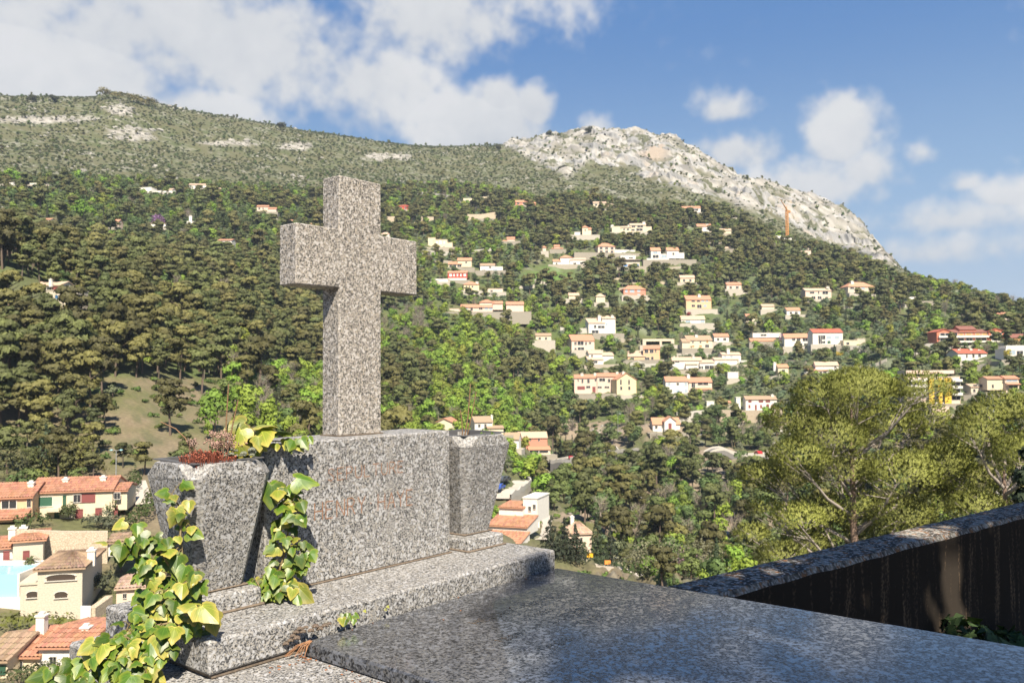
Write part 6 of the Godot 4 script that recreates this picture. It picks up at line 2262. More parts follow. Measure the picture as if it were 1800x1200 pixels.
func build_small_plants() -> void:
	rng.seed = 19
	var fleshy := paint(1, 1, 1, 0.55)
	var t := thing("sedum", "red stonecrop mound with dried pinkish flower heads in the left planter", "sedum", Vector3(0.13, 0.30, -0.22))
	var red := Shape.new()
	for i in 900:
		var u := rnd(322, 372)
		var h := rnd(0.006, 0.042) * (1.0 - 0.5 * absf(u - 342) / 40.0)
		var f := rnd(0, 1)
		var p := Vector3(lerpf(0.065, 0.165, (u - 322) / 50.0) , 0.303, lerpf(-0.235, -0.165, f))
		red.tube([p - t.position, p + Vector3(rnd(-0.006, 0.006), h, rnd(-0.006, 0.006)) - t.position], [0.0008, 0.0011], 3, Color(0.17, 0.05, 0.03) * rnd(0.5, 1.5))
		if i % 2 == 0:
			red.ball(p + Vector3(rnd(-0.005, 0.005), h + 0.002, rnd(-0.005, 0.005)) - t.position, Vector3.ONE * rnd(0.0010, 0.0024), 5, Color(0.27, 0.075, 0.04) * rnd(0.5, 1.5))
	part("red_shoots", red.mesh(fleshy), t)
	var heads := Shape.new()
	for i in 26:
		var b := Vector3(0.144, 0.324, -0.201) + ASIDE * rnd(-0.035, 0.025) + AHEAD * rnd(-0.02, 0.05)
		var top := b + Vector3(rnd(-0.02, 0.02), rnd(0.02, 0.058), rnd(-0.02, 0.02))
		heads.tube([b - t.position, top - t.position], [0.0011, 0.0008], 4, Color(0.20, 0.12, 0.08))
		for k in 16:
			heads.ball(top + Vector3(rnd(-0.009, 0.009), rnd(-0.004, 0.006), rnd(-0.009, 0.009)) - t.position, Vector3.ONE * rnd(0.0012, 0.0024), 5, Color(0.34, 0.215, 0.165) * rnd(0.6, 1.25))
	for i in 5:
		var b := Vector3(0.118, 0.321, -0.280) + ASIDE * rnd(-0.006, 0.03)
		var top := b + Vector3(rnd(-0.01, 0.01), rnd(0.02, 0.04), 0)
		heads.tube([b - t.position, top - t.position], [0.0011, 0.0008], 4, Color(0.20, 0.12, 0.08))
		for k in 12:
			heads.ball(top + Vector3(rnd(-0.007, 0.007), rnd(-0.004, 0.006), rnd(-0.007, 0.007)) - t.position, Vector3.ONE * rnd(0.0012, 0.0024), 5, Color(0.30, 0.20, 0.16) * rnd(0.6, 1.25))
	part("flower_heads", heads.mesh(fleshy), t)
	var grey := thing("succulent", "grey green succulent rosettes along the rim of the left planter", "succulent", Vector3(0.156, 0.325, -0.155))
	for i in 15:
		var sh := Shape.new()
		var p := Vector3(0.158, 0.328, -0.168) + ASIDE * rnd(-0.038, 0.042) + AHEAD * rnd(-0.01, 0.05) + Vector3(0, rnd(-0.004, 0.012), 0)
		rosette(sh, p - grey.position, rnd(0.007, 0.012), Color(0.155, 0.165, 0.115))
		part("rosette", sh.mesh(fleshy), grey)
	var dry := thing("dry_stalks", "three thin brown dry stalks standing in the left planter", "dry stalks", Vector3(0.169, 0.328, -0.217))
	stalk(dry, [Vector3(0.169, 0.326, -0.217), Vector3(0.168, 0.398, -0.214), Vector3(0.169, 0.486, -0.207)], 0.0018, M.dry)
	stalk(dry, [Vector3(0.165, 0.329, -0.206), Vector3(0.172, 0.398, -0.194), Vector3(0.178, 0.451, -0.183)], 0.0018, M.dry)
	stalk(dry, [Vector3(0.128, 0.328, -0.283), Vector3(0.116, 0.366, -0.294), Vector3(0.102, 0.387, -0.310), Vector3(0.080, 0.403, -0.336)], 0.0016, M.dry)
	var dr := thing("dry_stalks", "three thin brown dry stalks standing in the right planter", "dry stalks", Vector3(1.018, 0.317, -0.275))
	stalk(dr, [Vector3(1.001, 0.312, -0.264), Vector3(1.007, 0.383, -0.253), Vector3(1.009, 0.477, -0.245)], 0.0022, M.dry)
	stalk(dr, [Vector3(1.013, 0.311, -0.266), Vector3(1.020, 0.374, -0.253), Vector3(1.028, 0.454, -0.239)], 0.0018, M.dry)
	stalk(dr, [Vector3(1.013, 0.310, -0.282), Vector3(1.010, 0.365, -0.282), Vector3(1.006, 0.399, -0.284)], 0.0018, M.dry)
	var sp := thing("sprout", "tiny green sprouts at the far rim of the right planter", "sprout", Vector3(1.038, 0.323, -0.219))
	for i in 6:
		var q := Vector3(1.023, 0.323, -0.206) + ASIDE * rnd(-0.02, 0.03)
		ivy_leaf(sp, q + Vector3(0, rnd(0.0, 0.008), 0), rnd(0.008, 0.014), Vector3(rnd(-0.5, 0.5), 0.8, 0.5), Vector3(rnd(-1, 1), 0.6, 0), false)
	# in the joints of the grave
	var hl := thing("succulent", "brown withered houseleek rosettes at the corner of the grave slab", "succulent", Vector3(0.214, -0.029, 0.019))
	for q in [Vector3(0.171, -0.047, 0.005), Vector3(0.180, -0.042, 0.008), Vector3(0.186, -0.034, 0.008), Vector3(0.193, -0.028, 0.009), Vector3(0.202, -0.023, 0.010), Vector3(0.212, -0.021, 0.016), Vector3(0.221, -0.029, 0.022), Vector3(0.230, -0.022, 0.025), Vector3(0.238, -0.028, 0.029), Vector3(0.249, -0.023, 0.033), Vector3(0.206, -0.029, 0.014), Vector3(0.191, -0.039, 0.014), Vector3(0.258, -0.021, 0.034)]:
		var sh := Shape.new()
		rosette(sh, q - hl.position, rnd(0.0075, 0.0105), Color(0.115, 0.085, 0.062))
		part("rosette", sh.mesh(fleshy), hl)
	var tw := thing("dry_twig", "dry reddish conifer twigs lying at the corner of the slab", "twig", Vector3(0.188, -0.063, 0.025))
	for i in 15:
		var a := Vector3(0.212, -0.045, 0.031) + Vector3(rnd(-0.012, 0.004), 0.002, rnd(-0.004, 0.008))
		var e := Vector3(0.179, -0.068, 0.028) + ASIDE * rnd(-0.025, 0.02) + Vector3(0, rnd(0.0, 0.004), 0)
		e.y = maxf(e.y, -0.0735)
		var sh := Shape.new()
		sh.tube([a - tw.position, (a + e) / 2 + Vector3(0, 0.006, 0) - tw.position, e - tw.position], [0.0011, 0.0009, 0.0006], 4, Color(0.30, 0.15, 0.075) * rnd(0.6, 1.2))
		part("twig", sh.mesh(paint(1, 1, 1, 0.8)), tw)
	var weed := thing("weed", "small green weed with one yellow leaf in the joint below the plinth", "weed", Vector3(0.317, -0.026, 0.018))
	for q in [[Vector3(0.310, -0.011, 0.018), 0.016], [Vector3(0.320, -0.011, 0.022), 0.012], [Vector3(0.331, -0.015, 0.028), 0.015], [Vector3(0.310, -0.021, 0.025), 0.017], [Vector3(0.328, -0.024, 0.031), 0.014], [Vector3(0.320, -0.017, 0.025), 0.012]]:
		ivy_leaf(weed, q[0], q[1], Vector3(-0.4, 0.5, 0.8), Vector3(rnd(-0.6, 0.6), -0.6, 0.3), false)
	ivy_leaf(weed, Vector3(0.302, -0.017, 0.023), 0.019, Vector3(-0.4, 0.3, 0.9), Vector3(0, -1, 0.1), true)
	for q in [Vector3(0.442, -0.022, 0.012), Vector3(0.432, -0.026, 0.015), Vector3(0.355, -0.010, 0.033)]:
		ivy_leaf(weed, q, 0.007, Vector3(-0.4, 0.5, 0.8), Vector3(0.3, -0.6, 0.3), true)
	var litter := thing("leaf_litter", "scattered reddish dry scales and bits lying on the base and slab", "litter", Vector3(0.165, -0.065, 0.083))
	litter.set_meta("kind", "stuff")
	var bits := Shape.new()
	for i in 60:
		var q := Vector3(rnd(0.10, 0.30), -0.0745, rnd(0.012, 0.05))
		if i % 2 == 0:
			q = Vector3(0.205 - rnd(0.0, 0.05) * rng.randf(), -0.0745, rnd(0.02, 0.28))
		if i > 50:
			q = Vector3(rnd(0.3, 1.0), -0.0447, 0.02 + rnd(0, 0.4) * rng.randf())
		if q.x > 0.205 and i <= 50:
			q.x = 0.2
		bits.ball(q - litter.position, Vector3(rnd(0.001, 0.004), 0.0009, rnd(0.001, 0.003)), 5, Color(0.30, 0.13, 0.06) * rnd(0.5, 1.3))
	part("bits", bits.mesh(paint(1, 1, 1, 0.9)), litter)

# ------------------------------------------------------------------ the terrace wall and the trees that shade it
func build_wall() -> void:
	rng.seed = 3
	var s := 256
	var im := Image.create(s, s, false, Image.FORMAT_RGB8)
	var streak := noise(FastNoiseLite.TYPE_SIMPLEX_SMOOTH, 0.05, 4, 5)
	var fine := noise(FastNoiseLite.TYPE_SIMPLEX, 0.2, 3, 6)
	for y in s:
		for x in s:
			var a := cos(TAU * x / s) * 40.0
			var b := sin(TAU * x / s) * 40.0
			var v := streak.get_noise_3d(a * 1.6, b * 1.6, y * 0.10) + 0.35 * fine.get_noise_2d(x, y)
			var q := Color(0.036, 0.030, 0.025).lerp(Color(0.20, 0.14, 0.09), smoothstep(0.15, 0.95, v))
			im.set_pixel(x, y, q.linear_to_srgb())
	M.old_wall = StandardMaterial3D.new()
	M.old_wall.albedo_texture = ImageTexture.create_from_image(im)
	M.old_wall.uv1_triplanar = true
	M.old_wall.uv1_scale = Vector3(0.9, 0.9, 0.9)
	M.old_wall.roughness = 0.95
	M.old_wall.metallic_specular = 0.15
	var top := Image.create(s, s, false, Image.FORMAT_RGB8)
	for y in s:
		for x in s:
			var v := fine.get_noise_2d(x * 0.14, y * 0.14) + 0.3 * fine.get_noise_2d(x * 0.6, y * 0.6)
			var w := streak.get_noise_2d(x * 1.2 + 70, y * 1.2)
			var q := Color(0.070, 0.064, 0.055).lerp(Color(0.25, 0.235, 0.20), smoothstep(-0.1, 0.5, v))
			q = q.lerp(Color(0.36, 0.16, 0.055), smoothstep(0.22, 0.42, w) * 0.8)
			q = q.lerp(Color(0.62, 0.60, 0.56), smoothstep(0.30, 0.42, fine.get_noise_2d(x * 0.5 + 90, y * 0.5 + 40)) * 0.7)
			top.set_pixel(x, y, q.linear_to_srgb())
	M.wall_top = StandardMaterial3D.new()
	M.wall_top.albedo_texture = ImageTexture.create_from_image(top)
	M.wall_top.uv1_triplanar = true
	M.wall_top.uv1_scale = Vector3(1.4, 1.4, 1.4)
	M.wall_top.roughness = 0.95
	M.wall_top.metallic_specular = 0.15
	var w := thing("terrace_wall", "old dark stained terrace wall with a lichen spotted top, right of the grave", "wall", Vector3(1.25, -1.1, 0.02), -atan2(0.197, 0.98))
	var body := Shape.new()
	var cap := Shape.new()
	var rag := noise(FastNoiseLite.TYPE_SIMPLEX, 2.2, 4, 9)
	var n := 90
	var at := func(i: int, y: float, z: float) -> Vector3:
		var x := i * 0.1
		return Vector3(x, y + 0.004 * rag.get_noise_2d(x, z * 9.0), z + 0.009 * rag.get_noise_2d(x * 1.3 + 50.0, y * 2.0))
	for i in n:
		for k in 6:
			var y0 := 0.83 * k / 6.0
			var y1 := 0.83 * (k + 1) / 6.0
			body.face([at.call(i, y0, 0.0), at.call(i + 1, y0, 0.0), at.call(i + 1, y1, 0.0), at.call(i, y1, 0.0)], Vector3.BACK)
		body.face([at.call(i, -6.0, -0.2), at.call(i + 1, -6.0, -0.2), at.call(i + 1, 0.83, -0.2), at.call(i, 0.83, -0.2)], Vector3.FORWARD)
		for q in [[0.0, 0.83, -0.012, 0.85], [-0.012, 0.85, -0.07, 0.852], [-0.07, 0.852, -0.14, 0.852], [-0.14, 0.852, -0.19, 0.848], [-0.19, 0.848, -0.2, 0.83]]:
			var e0: Vector3 = at.call(i, q[1], 0.0)
			var e1: Vector3 = at.call(i + 1, q[1], 0.0)
			var k0 := 1.0 if q[0] > -0.05 else 0.2
			var k1 := 1.0 if q[2] > -0.05 else 0.2
			cap.face([Vector3(i * 0.1, q[1] + (e0.y - q[1]) * k0, q[0] + e0.z * k0), Vector3(i * 0.1 + 0.1, q[1] + (e1.y - q[1]) * k0, q[0] + e1.z * k0), Vector3(i * 0.1 + 0.1, q[3] + (e1.y - q[1]) * k1, q[2] + e1.z * k1), Vector3(i * 0.1, q[3] + (e0.y - q[1]) * k1, q[2] + e0.z * k1)], Vector3.UP)
	for i in [0, n]:
		body.face([at.call(i, 0, 0.0), at.call(i, 0.83, 0.0), at.call(i, 0.83, -0.2), at.call(i, 0, -0.2)], Vector3(i - 1, 0, 0))
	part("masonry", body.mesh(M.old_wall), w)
	part("coping", cap.mesh(M.wall_top), w)
	var t := Shape.new()
	t.box(Vector3(-6, -7, -0.75), Vector3(1.3, -1.1, 9))
	t.face([Vector3(1.3, -1.1, -0.1), Vector3(10.0, -1.1, 1.66), Vector3(10.0, -1.1, 9), Vector3(1.3, -1.1, 9)], Vector3.UP)
	var gravel := rough_wall(0.24, 0.20, 0.15, 2.0, mottle(0.12, 0.5, 1.0, 40))
	structure("terrace_ground", t.mesh(gravel), "gravelled cemetery terrace behind and around the grave")
	var post := thing("stone_post", "short pale stone post at the foot of the dark wall, far right", "post", Vector3(4.02, -1.1, 0.38))
	var ps := Shape.new()
	ps.block(Vector3(-0.09, 0, -0.09), Vector3(0.09, 0.42, 0.09), 0.01)
	ps.block(Vector3(-0.11, 0.421, -0.11), Vector3(0.11, 0.47, 0.11), 0.012)
	part("shaft", ps.mesh(M.limestone), post)
	var sh := Shape.new()
	var lumps := []
	for i in 7:
		lumps.append([Vector3(rnd(-0.3, 0.3), rnd(0.1, 0.42), rnd(-0.3, 0.3)), Vector3(0.17, 0.14, 0.17)])
	crown(sh, lumps, 60, 0.038, Color(0.045, 0.085, 0.022), 0.2)
	var bush := thing("bush", "low dark green bush at the foot of the terrace wall, right of the slab", "bush", Vector3(3.55, -1.1, 0.62))
	part("foliage", sh.mesh(M.leaf), bush)

# the pine behind the viewer whose boughs keep the slab and the wall in shade, with the gaps the sun comes through
func shade_tree() -> void:
	rng.seed = 14
	var t := thing("pine_tree", "tall pine behind the viewer that shades the grave slab and wall", "pine", Vector3(1.6, -1.1, 6.2))
	var tr := Shape.new()
	tr.tube([Vector3.ZERO, Vector3(0.1, 2.0, -0.1), Vector3(-0.2, 4.5, -0.3), Vector3(-0.1, 8.6, -0.2)], [0.24, 0.2, 0.15, 0.04], 9)
	for i in 16:
		var a := rnd(0, TAU)
		var y := rnd(3.4, 7.8)
		tr.tube([Vector3(-0.1, y, -0.2), Vector3(cos(a) * 1.2, y + 0.5, sin(a) * 1.2), Vector3(cos(a) * 2.6, y + 0.7, sin(a) * 2.6)], [0.07, 0.05, 0.02], 5)
	part("trunk", tr.mesh(M.bark), t)
	var leaf := Shape.new()
	var dense := noise(FastNoiseLite.TYPE_SIMPLEX_SMOOTH, 1.3, 2, 44)
	var made := 0
	for i in 90000:
		if made > 23000:
			break
		var h := rnd(2.6, 8.0)
		# where this spray's shade falls on the slab's level
		var fx := rnd(0.35, 9.5)
		var fz := rnd(0.0, 2.9)
		if fx < 0.50 + 0.10 * sin(fz * 9.0) + 0.05 * sin(fz * 31.0):
			continue
		if fz < 0.035 + 0.030 * sin(fx * 17.0) + 0.16 * smoothstep(0.9, 0.5, fx) + 0.05 * smoothstep(1.0, 1.5, fx):
			continue
		# gaps between the boughs
		var gap := false
		for q in [[1.00, 0.10, 0.10, 0.06], [0.97, 0.56, 0.065, 0.055], [0.87, 0.70, 0.065, 0.06], [0.80, 0.82, 0.06, 0.065], [0.73, 0.93, 0.06, 0.06], [3.42, 0.50, 0.20, 0.18], [3.38, 0.68, 0.11, 0.16], [3.30, 0.82, 0.09, 0.16], [3.21, 0.96, 0.08, 0.14], [3.02, 0.98, 0.06, 0.10], [3.10, 0.86, 0.05, 0.08]]:
			if pow((fx - q[0]) / q[2], 2) + pow((fz - q[1]) / q[3], 2) < 1.0:
				gap = true
		if gap:
			continue
		var p := Vector3(fx, -0.05, fz) + SUNWARD / SUNWARD.y * h
		if dense.get_noise_3d(p.x, p.y, p.z) < -0.42 and rng.randf() < 0.5:
			continue
		made += 1
		var nn := Vector3(rnd(-1, 1), rnd(0, 1.2), rnd(-1, 1)).normalized()
		var s := nn.cross(Vector3(rnd(-1, 1), rnd(-1, 1), rnd(-1, 1))).normalized()
		var u := nn.cross(s)
		var k := rnd(0.05, 0.10)
		var c := Color(0.060, 0.072, 0.022) * rnd(0.7, 1.3)
		p -= t.position
		leaf.quad(p - s * k, p - u * k * 0.7, p + s * k, p + u * k * 0.7, nn, c)
	part("crown", leaf.mesh(M.leaf), t)

# an Aleppo pine close by: limbs and tufts of needles
func near_pine(label: String, at: Vector3, lumps: Array, per: int, lean: Vector3, seed_: int, tuft: float, warm: Color) -> void:
	rng.seed = seed_
	var t := thing("pine_tree", label, "pine", at)
	var top := Vector3(lean.x, lean.y, lean.z)
	var tr := Shape.new()
	tr.tube([Vector3(0, -2, 0), top * 0.3 + Vector3(0.2, 0, 0.1), top * 0.6 - Vector3(0.25, 0, 0), top], [0.30, 0.24, 0.17, 0.05], 8)
	part("trunk", tr.mesh(M.pine_bark), t)
	for l in lumps:
		var c: Vector3 = l[0]
		var f := clampf(c.y / top.y - 0.22, 0.15, 0.9)
		var foot := top * f
		var br := Shape.new()
		var mid := (foot * 0.5 + c * 0.5) - Vector3(0, 0.5, 0)
		br.tube([foot, mid, c - Vector3(0, 0.2, 0)], [0.10, 0.07, 0.03], 6)
		for i in 6:
			br.tube([mid.lerp(c, rnd(0, 1)), c + Vector3(rnd(-1, 1), rnd(-0.6, 0.5), rnd(-1, 1)) * l[1]], [0.03, 0.012], 4)
		part("branch", br.mesh(M.grey_bark), t)
		var sh := Shape.new()
		var tone := rnd(0.8, 1.2)
		for i in int(per * l[1] * l[1]):
			var q := Vector3(rng.randfn(), rng.randfn() * 0.8, rng.randfn()).normalized()
			if q.y < -0.3 and rng.randf() < 0.7:
				continue
			var p: Vector3 = c + q * Vector3(1, 0.62, 1) * l[1] * (0.5 + 0.55 * sqrt(rng.randf()))
			var up := (q * 0.7 + Vector3(rnd(-0.5, 0.5), 0.9, rnd(-0.5, 0.5))).normalized()
			var col := warm * (tone * rnd(0.78, 1.22))
			for j in 7:
				var d := (up + Vector3(rnd(-1, 1), rnd(-1, 1), rnd(-1, 1)) * 0.62).normalized()
				var s := d.cross(Vector3(rnd(-1, 1), rnd(-1, 1), rnd(-1, 1))).normalized() * tuft * 0.085
				var nn := (q + up * 0.5).normalized()
				sh.tri(p - s, p + s, p + d * tuft * rnd(0.7, 1.2), nn, nn, nn, col)
		part("needles", sh.mesh(M.leaf), t)

func near_pines() -> void:
	M.pine_bark = paint(0.24, 0.165, 0.125)
	M.grey_bark = paint(0.30, 0.26, 0.23)
	var warm := Color(0.215, 0.232, 0.050)
	# trunk foot 44 m out below the terrace; crown lumps as seen from the terrace: across, up
	for s in [["pine_a", 44.0, 1500.0], ["pine_b", 41.0, 1765.0]]:
		rng.seed = 300 if s[0] == "pine_a" else 301
		var d: float = s[1]
		var mpp := d / 1526.0
		var foot: Vector3 = EYE + AHEAD * d + ASIDE * (s[2] - 900.0) * mpp
		foot.y = ground(foot.x, foot.z)
		var lumps := []
		var pts := []
		if s[0] == "pine_a":
			pts = [[1400, 745, 55], [1435, 700, 55], [1480, 690, 60], [1530, 685, 60], [1580, 690, 50], [1375, 800, 50], [1430, 770, 65], [1500, 755, 70], [1570, 755, 65], [1620, 740, 45], [1640, 700, 22], [1350, 845, 40], [1400, 850, 60], [1470, 830, 60], [1550, 830, 65], [1620, 820, 60], [1660, 800, 40], [1380, 905, 45], [1440, 905, 50], [1560, 905, 55], [1630, 890, 55], [1480, 950, 45], [1420, 960, 40], [1600, 950, 50], [1350, 900, 30], [1670, 870, 40], [1540, 965, 40], [1340, 960, 40], [1390, 1000, 45], [1460, 1000, 50], [1530, 1010, 50], [1620, 990, 50], [1680, 950, 45], [1300, 930, 30], [1500, 900, 55]]
		else:
			pts = [[1700, 770, 45], [1740, 745, 45], [1790, 730, 55], [1840, 735, 60], [1700, 830, 50], [1760, 800, 60], [1820, 800, 65], [1690, 890, 45], [1745, 870, 60], [1810, 870, 60], [1870, 840, 60], [1720, 930, 50], [1790, 930, 50], [1850, 920, 60]]
		for p in pts:
			var c: Vector3 = EYE + AHEAD * (d + rnd(-2.6, 2.6)) + ASIDE * (p[0] - 900.0) * mpp + Vector3(0, (661.0 - p[1]) * mpp, 0)
			lumps.append([c - foot, p[2] * mpp * 1.02])
		var top: Vector3 = EYE + AHEAD * d + ASIDE * (s[2] - 905.0) * mpp + Vector3(0, (661.0 - (720.0 if s[0] == "pine_a" else 830.0)) * mpp, 0) - foot
		near_pine("big yellow green pine with an open crown just beyond the terrace wall" if s[0] == "pine_a" else "second yellow green pine beyond the wall, cut by the right picture edge", foot, lumps, 620, top, 310 if s[0] == "pine_a" else 311, 0.17, warm)
	rng.seed = 17
	var lum := []
	for i in 16:
		var e := i / 15.0
		lum.append([Vector3(rnd(-0.05, 0.05), 0.6 + e * 5.4, rnd(-0.05, 0.05)), Vector3(1, 1.2, 1) * (0.52 * pow(1.0 - e, 0.6) + 0.06)])
	var sh := Shape.new()
	crown(sh, lum, 120, 0.075, Color(0.022, 0.036, 0.014), 0.15)
	var c := EYE + AHEAD * 13.0 + ASIDE * 13.0 * (905.0 / 1526.0)
	c.y = EYE.y - 13.0 * 119.0 / 1526.0 - 6.2
	var t := thing("cypress_tree", "dark narrow cypress right behind the wall at the right picture edge", "cypress", c)
	part("crown", sh.mesh(M.leaf), t)
	var tr := Shape.new()
	tr.tube([Vector3(0, -0.5, 0), Vector3(0, 3, 0)], [0.09, 0.05], 6)
	part("trunk", tr.mesh(M.bark), t)

# ------------------------------------------------------------------ roads, walls, pools
func ribbon(called: String, label: String, pts: Array, width: float, mat: Material, lift: float, rail: float, rail_mat: Material) -> void:
	var path := []
	for i in pts.size() - 1:
		for k in 6:
			path.append(pts[i].lerp(pts[i + 1], k / 6.0))
	path.append(pts[-1])
	var sh := Shape.new()
	var rl := Shape.new()
	var prev := []
	for i in path.size():
		var dir: Vector2 = (path[mini(i + 1, path.size() - 1)] - path[maxi(i - 1, 0)]).normalized()
		var o := Vector2(-dir.y, dir.x) * width / 2
		var h := ground(path[i].x, path[i].y) + lift
		var row := [Vector3(path[i].x - o.x, h, path[i].y - o.y), Vector3(path[i].x + o.x, h, path[i].y + o.y)]
		if i > 0:
			sh.face([prev[0], prev[1], row[1], row[0]], Vector3.UP)
			for s in 2:
				sh.face([prev[s], row[s], row[s] - Vector3(0, lift + 1.5, 0), prev[s] - Vector3(0, lift + 1.5, 0)], Vector3(o.x, 0, o.y) * (1 if s == 1 else -1))
				if rail > 0.0:
					var u := Vector3(0, rail, 0)
					var w := Vector3(o.x, 0, o.y).normalized() * (0.3 if s == 1 else -0.3)
					var z := Vector3(0, 0.01, 0)
					rl.face([prev[s] - w + z, row[s] - w + z, row[s] - w + u, prev[s] - w + u], -w)
					rl.face([prev[s] + w * 0.1 - z * 40, row[s] + w * 0.1 - z * 40, row[s] + w * 0.1 + u, prev[s] + w * 0.1 + u], w)
					rl.face([prev[s] - w + u, row[s] - w + u, row[s] + w * 0.1 + u, prev[s] + w * 0.1 + u], Vector3.UP)
		prev = row
	for p in path:
		var q := Vector3(p.x - EYE.x, 0, p.y - EYE.z)
		homes.append([rad_to_deg(atan2(q.dot(ASIDE), q.dot(AHEAD))), q.length(), width * 0.5, 6.0])
	var o := structure(called, sh.mesh(mat), label)
	if rail > 0.0:
		part("parapet", rl.mesh(rail_mat), o)

func garden_wall(a: Vector2, b: Vector2, h: float, mat: Material, label: String, group := "") -> void:
	var t := thing("garden_wall", label, "wall", Vector3(a.x, ground(a.x, a.y), a.y), 0.0, group)
	var sh := Shape.new()
	var n := maxi(2, int(a.distance_to(b) / 4.0))
	var side := Vector3(-(b - a).y, 0, (b - a).x).normalized() * 0.35
	for i in n:
		var p := a.lerp(b, float(i) / n)
		var q := a.lerp(b, float(i + 1) / n)
		var gp := Vector3(p.x, ground(p.x, p.y), p.y) - t.position
		var gq := Vector3(q.x, ground(q.x, q.y), q.y) - t.position
		for s in [1.0, -1.0]:
			sh.face([gp + side * s - Vector3(0, 2, 0), gq + side * s - Vector3(0, 2, 0), gq + side * s + Vector3(0, h, 0), gp + side * s + Vector3(0, h, 0)], side * s)
		sh.face([gp + side + Vector3(0, h, 0), gq + side + Vector3(0, h, 0), gq - side + Vector3(0, h, 0), gp - side + Vector3(0, h, 0)], Vector3.UP)
		if i == 0:
			sh.face([gp + side - Vector3(0, 2, 0), gp - side - Vector3(0, 2, 0), gp - side + Vector3(0, h, 0), gp + side + Vector3(0, h, 0)], Vector3(a.x - b.x, 0, a.y - b.y))
		if i == n - 1:
			sh.face([gq + side - Vector3(0, 2, 0), gq - side - Vector3(0, 2, 0), gq - side + Vector3(0, h, 0), gq + side + Vector3(0, h, 0)], Vector3(b.x - a.x, 0, b.y - a.y))
	part("masonry", sh.mesh(mat), t)

func car(at: Vector2, turn: float, lift: float, col: Material, label: String) -> void:
	var t := thing("parked_car", label, "car", Vector3(at.x, ground(at.x, at.y) + lift, at.y), turn)
	var b := Shape.new()
	b.prism([Vector2(-2.05, 0.35), Vector2(2.0, 0.35), Vector2(2.1, 0.6), Vector2(2.0, 0.85), Vector2(1.0, 0.95), Vector2(0.45, 1.40), Vector2(-1.0, 1.42), Vector2(-1.75, 1.0), Vector2(-2.1, 0.9)], -0.85, 0.85, 0.08)
	part("body", b.mesh(col), t)
	for s in [-1.0, 1.0]:
		var g := Shape.new()
		g.face([Vector3(0.85, 0.97, s * 0.858), Vector3(0.38, 1.34, s * 0.858), Vector3(-0.95, 1.35, s * 0.858), Vector3(-1.5, 1.02, s * 0.858)], Vector3(0, 0, s))
		part("window", g.mesh(M.panes["n"]), t)
		for x in [-1.3, 1.3]:
			var w := Shape.new()
			w.lathe([Vector2(0.001, 0.1), Vector2(0.30, 0.1), Vector2(0.32, 0.05), Vector2(0.32, -0.1)], 10)
			var o := part("wheel", w.mesh(M.tyre), t)
			o.position = Vector3(x, 0.32, s * 0.78)
			o.rotation.x = PI / 2 * s
	var ws := Shape.new()
	ws.face([Vector3(0.98, 0.99, -0.7), Vector3(0.98, 0.99, 0.7), Vector3(0.50, 1.38, 0.6), Vector3(0.50, 1.38, -0.6)], Vector3(1, 1, 0))
	part("windscreen", ws.mesh(M.panes["n"]), t)

func lamp_post(at: Vector2, h: float, heads: int, label: String, glass: Material, lift := 0.0) -> void:
	var t := thing("street_lamp", label, "street lamp", Vector3(at.x, ground(at.x, at.y) + lift, at.y))
	var p := Shape.new()
	p.tube([Vector3(0, -0.5, 0), Vector3(0, h * 0.6, 0), Vector3(0, h, 0)], [0.09, 0.07, 0.05], 6)
	part("pole", p.mesh(M.pole), t)
	for i in heads:
		var s := ASIDE * (0.9 if heads == 1 else (0.75 if i == 0 else -0.75))
		var a := Shape.new()
		a.tube([Vector3(0, h - 0.05, 0), Vector3(0, h + 0.12, 0) + s * 0.5, Vector3(0, h + 0.1, 0) + s], [0.04, 0.035, 0.03], 5)
		part("arm", a.mesh(M.pole), t)
		var g := Shape.new()
		g.ball(Vector3(0, h + 0.08, 0) + s, Vector3(0.28, 0.13, 0.28), 8)
		part("lamp_head", g.mesh(glass), t)

func conifer(label: String, at: Vector2, h: float, w: float, col: Color, tiers: int, group := "") -> void:
	var t := thing("conifer", label, "conifer", Vector3(at.x, ground(at.x, at.y), at.y), 0.0, group)
	var lumps := []
	for i in tiers:
		var e := float(i) / (tiers - 1)
		var r := w * 0.5 * (1.0 - e) + 0.12
		var ring_n := maxi(1, int(5 * (1.0 - e) + 1))
		var off := rnd(0, TAU)
		for k in ring_n:
			var a := off + TAU * k / ring_n
			lumps.append([Vector3(cos(a) * r * 0.55, h * (0.08 + 0.88 * e), sin(a) * r * 0.55), Vector3(r * 0.62 + 0.1, h / tiers * 0.75, r * 0.62 + 0.1)])
	var sh := Shape.new()
	crown(sh, lumps, 46, 0.20, col, 0.22, 0.5)
	part("crown", sh.mesh(M.leaf), t)
	var tr := Shape.new()
	tr.tube([Vector3(0, -1, 0), Vector3(0, h * 0.7, 0)], [0.2, 0.05], 5)
	part("trunk", tr.mesh(M.bark), t)

func shrub(called: String, label: String, at: Vector2, size: Vector3, col: Color, leaf: float, count: int, group := "") -> void:
	var t := thing(called, label, called.replace("_", " "), Vector3(at.x, ground(at.x, at.y), at.y), 0.0, group)
	var lumps := []
	for i in count:
		lumps.append([Vector3(rnd(-0.5, 0.5) * size.x, rnd(0.25, 0.75) * size.y, rnd(-0.5, 0.5) * size.z), Vector3(size.x * 0.36 + 0.2, size.y * 0.32, size.z * 0.36 + 0.2)])
	var sh := Shape.new()
	crown(sh, lumps, 60, leaf, col, 0.2)
	part("foliage", sh.mesh(M.leaf), t)

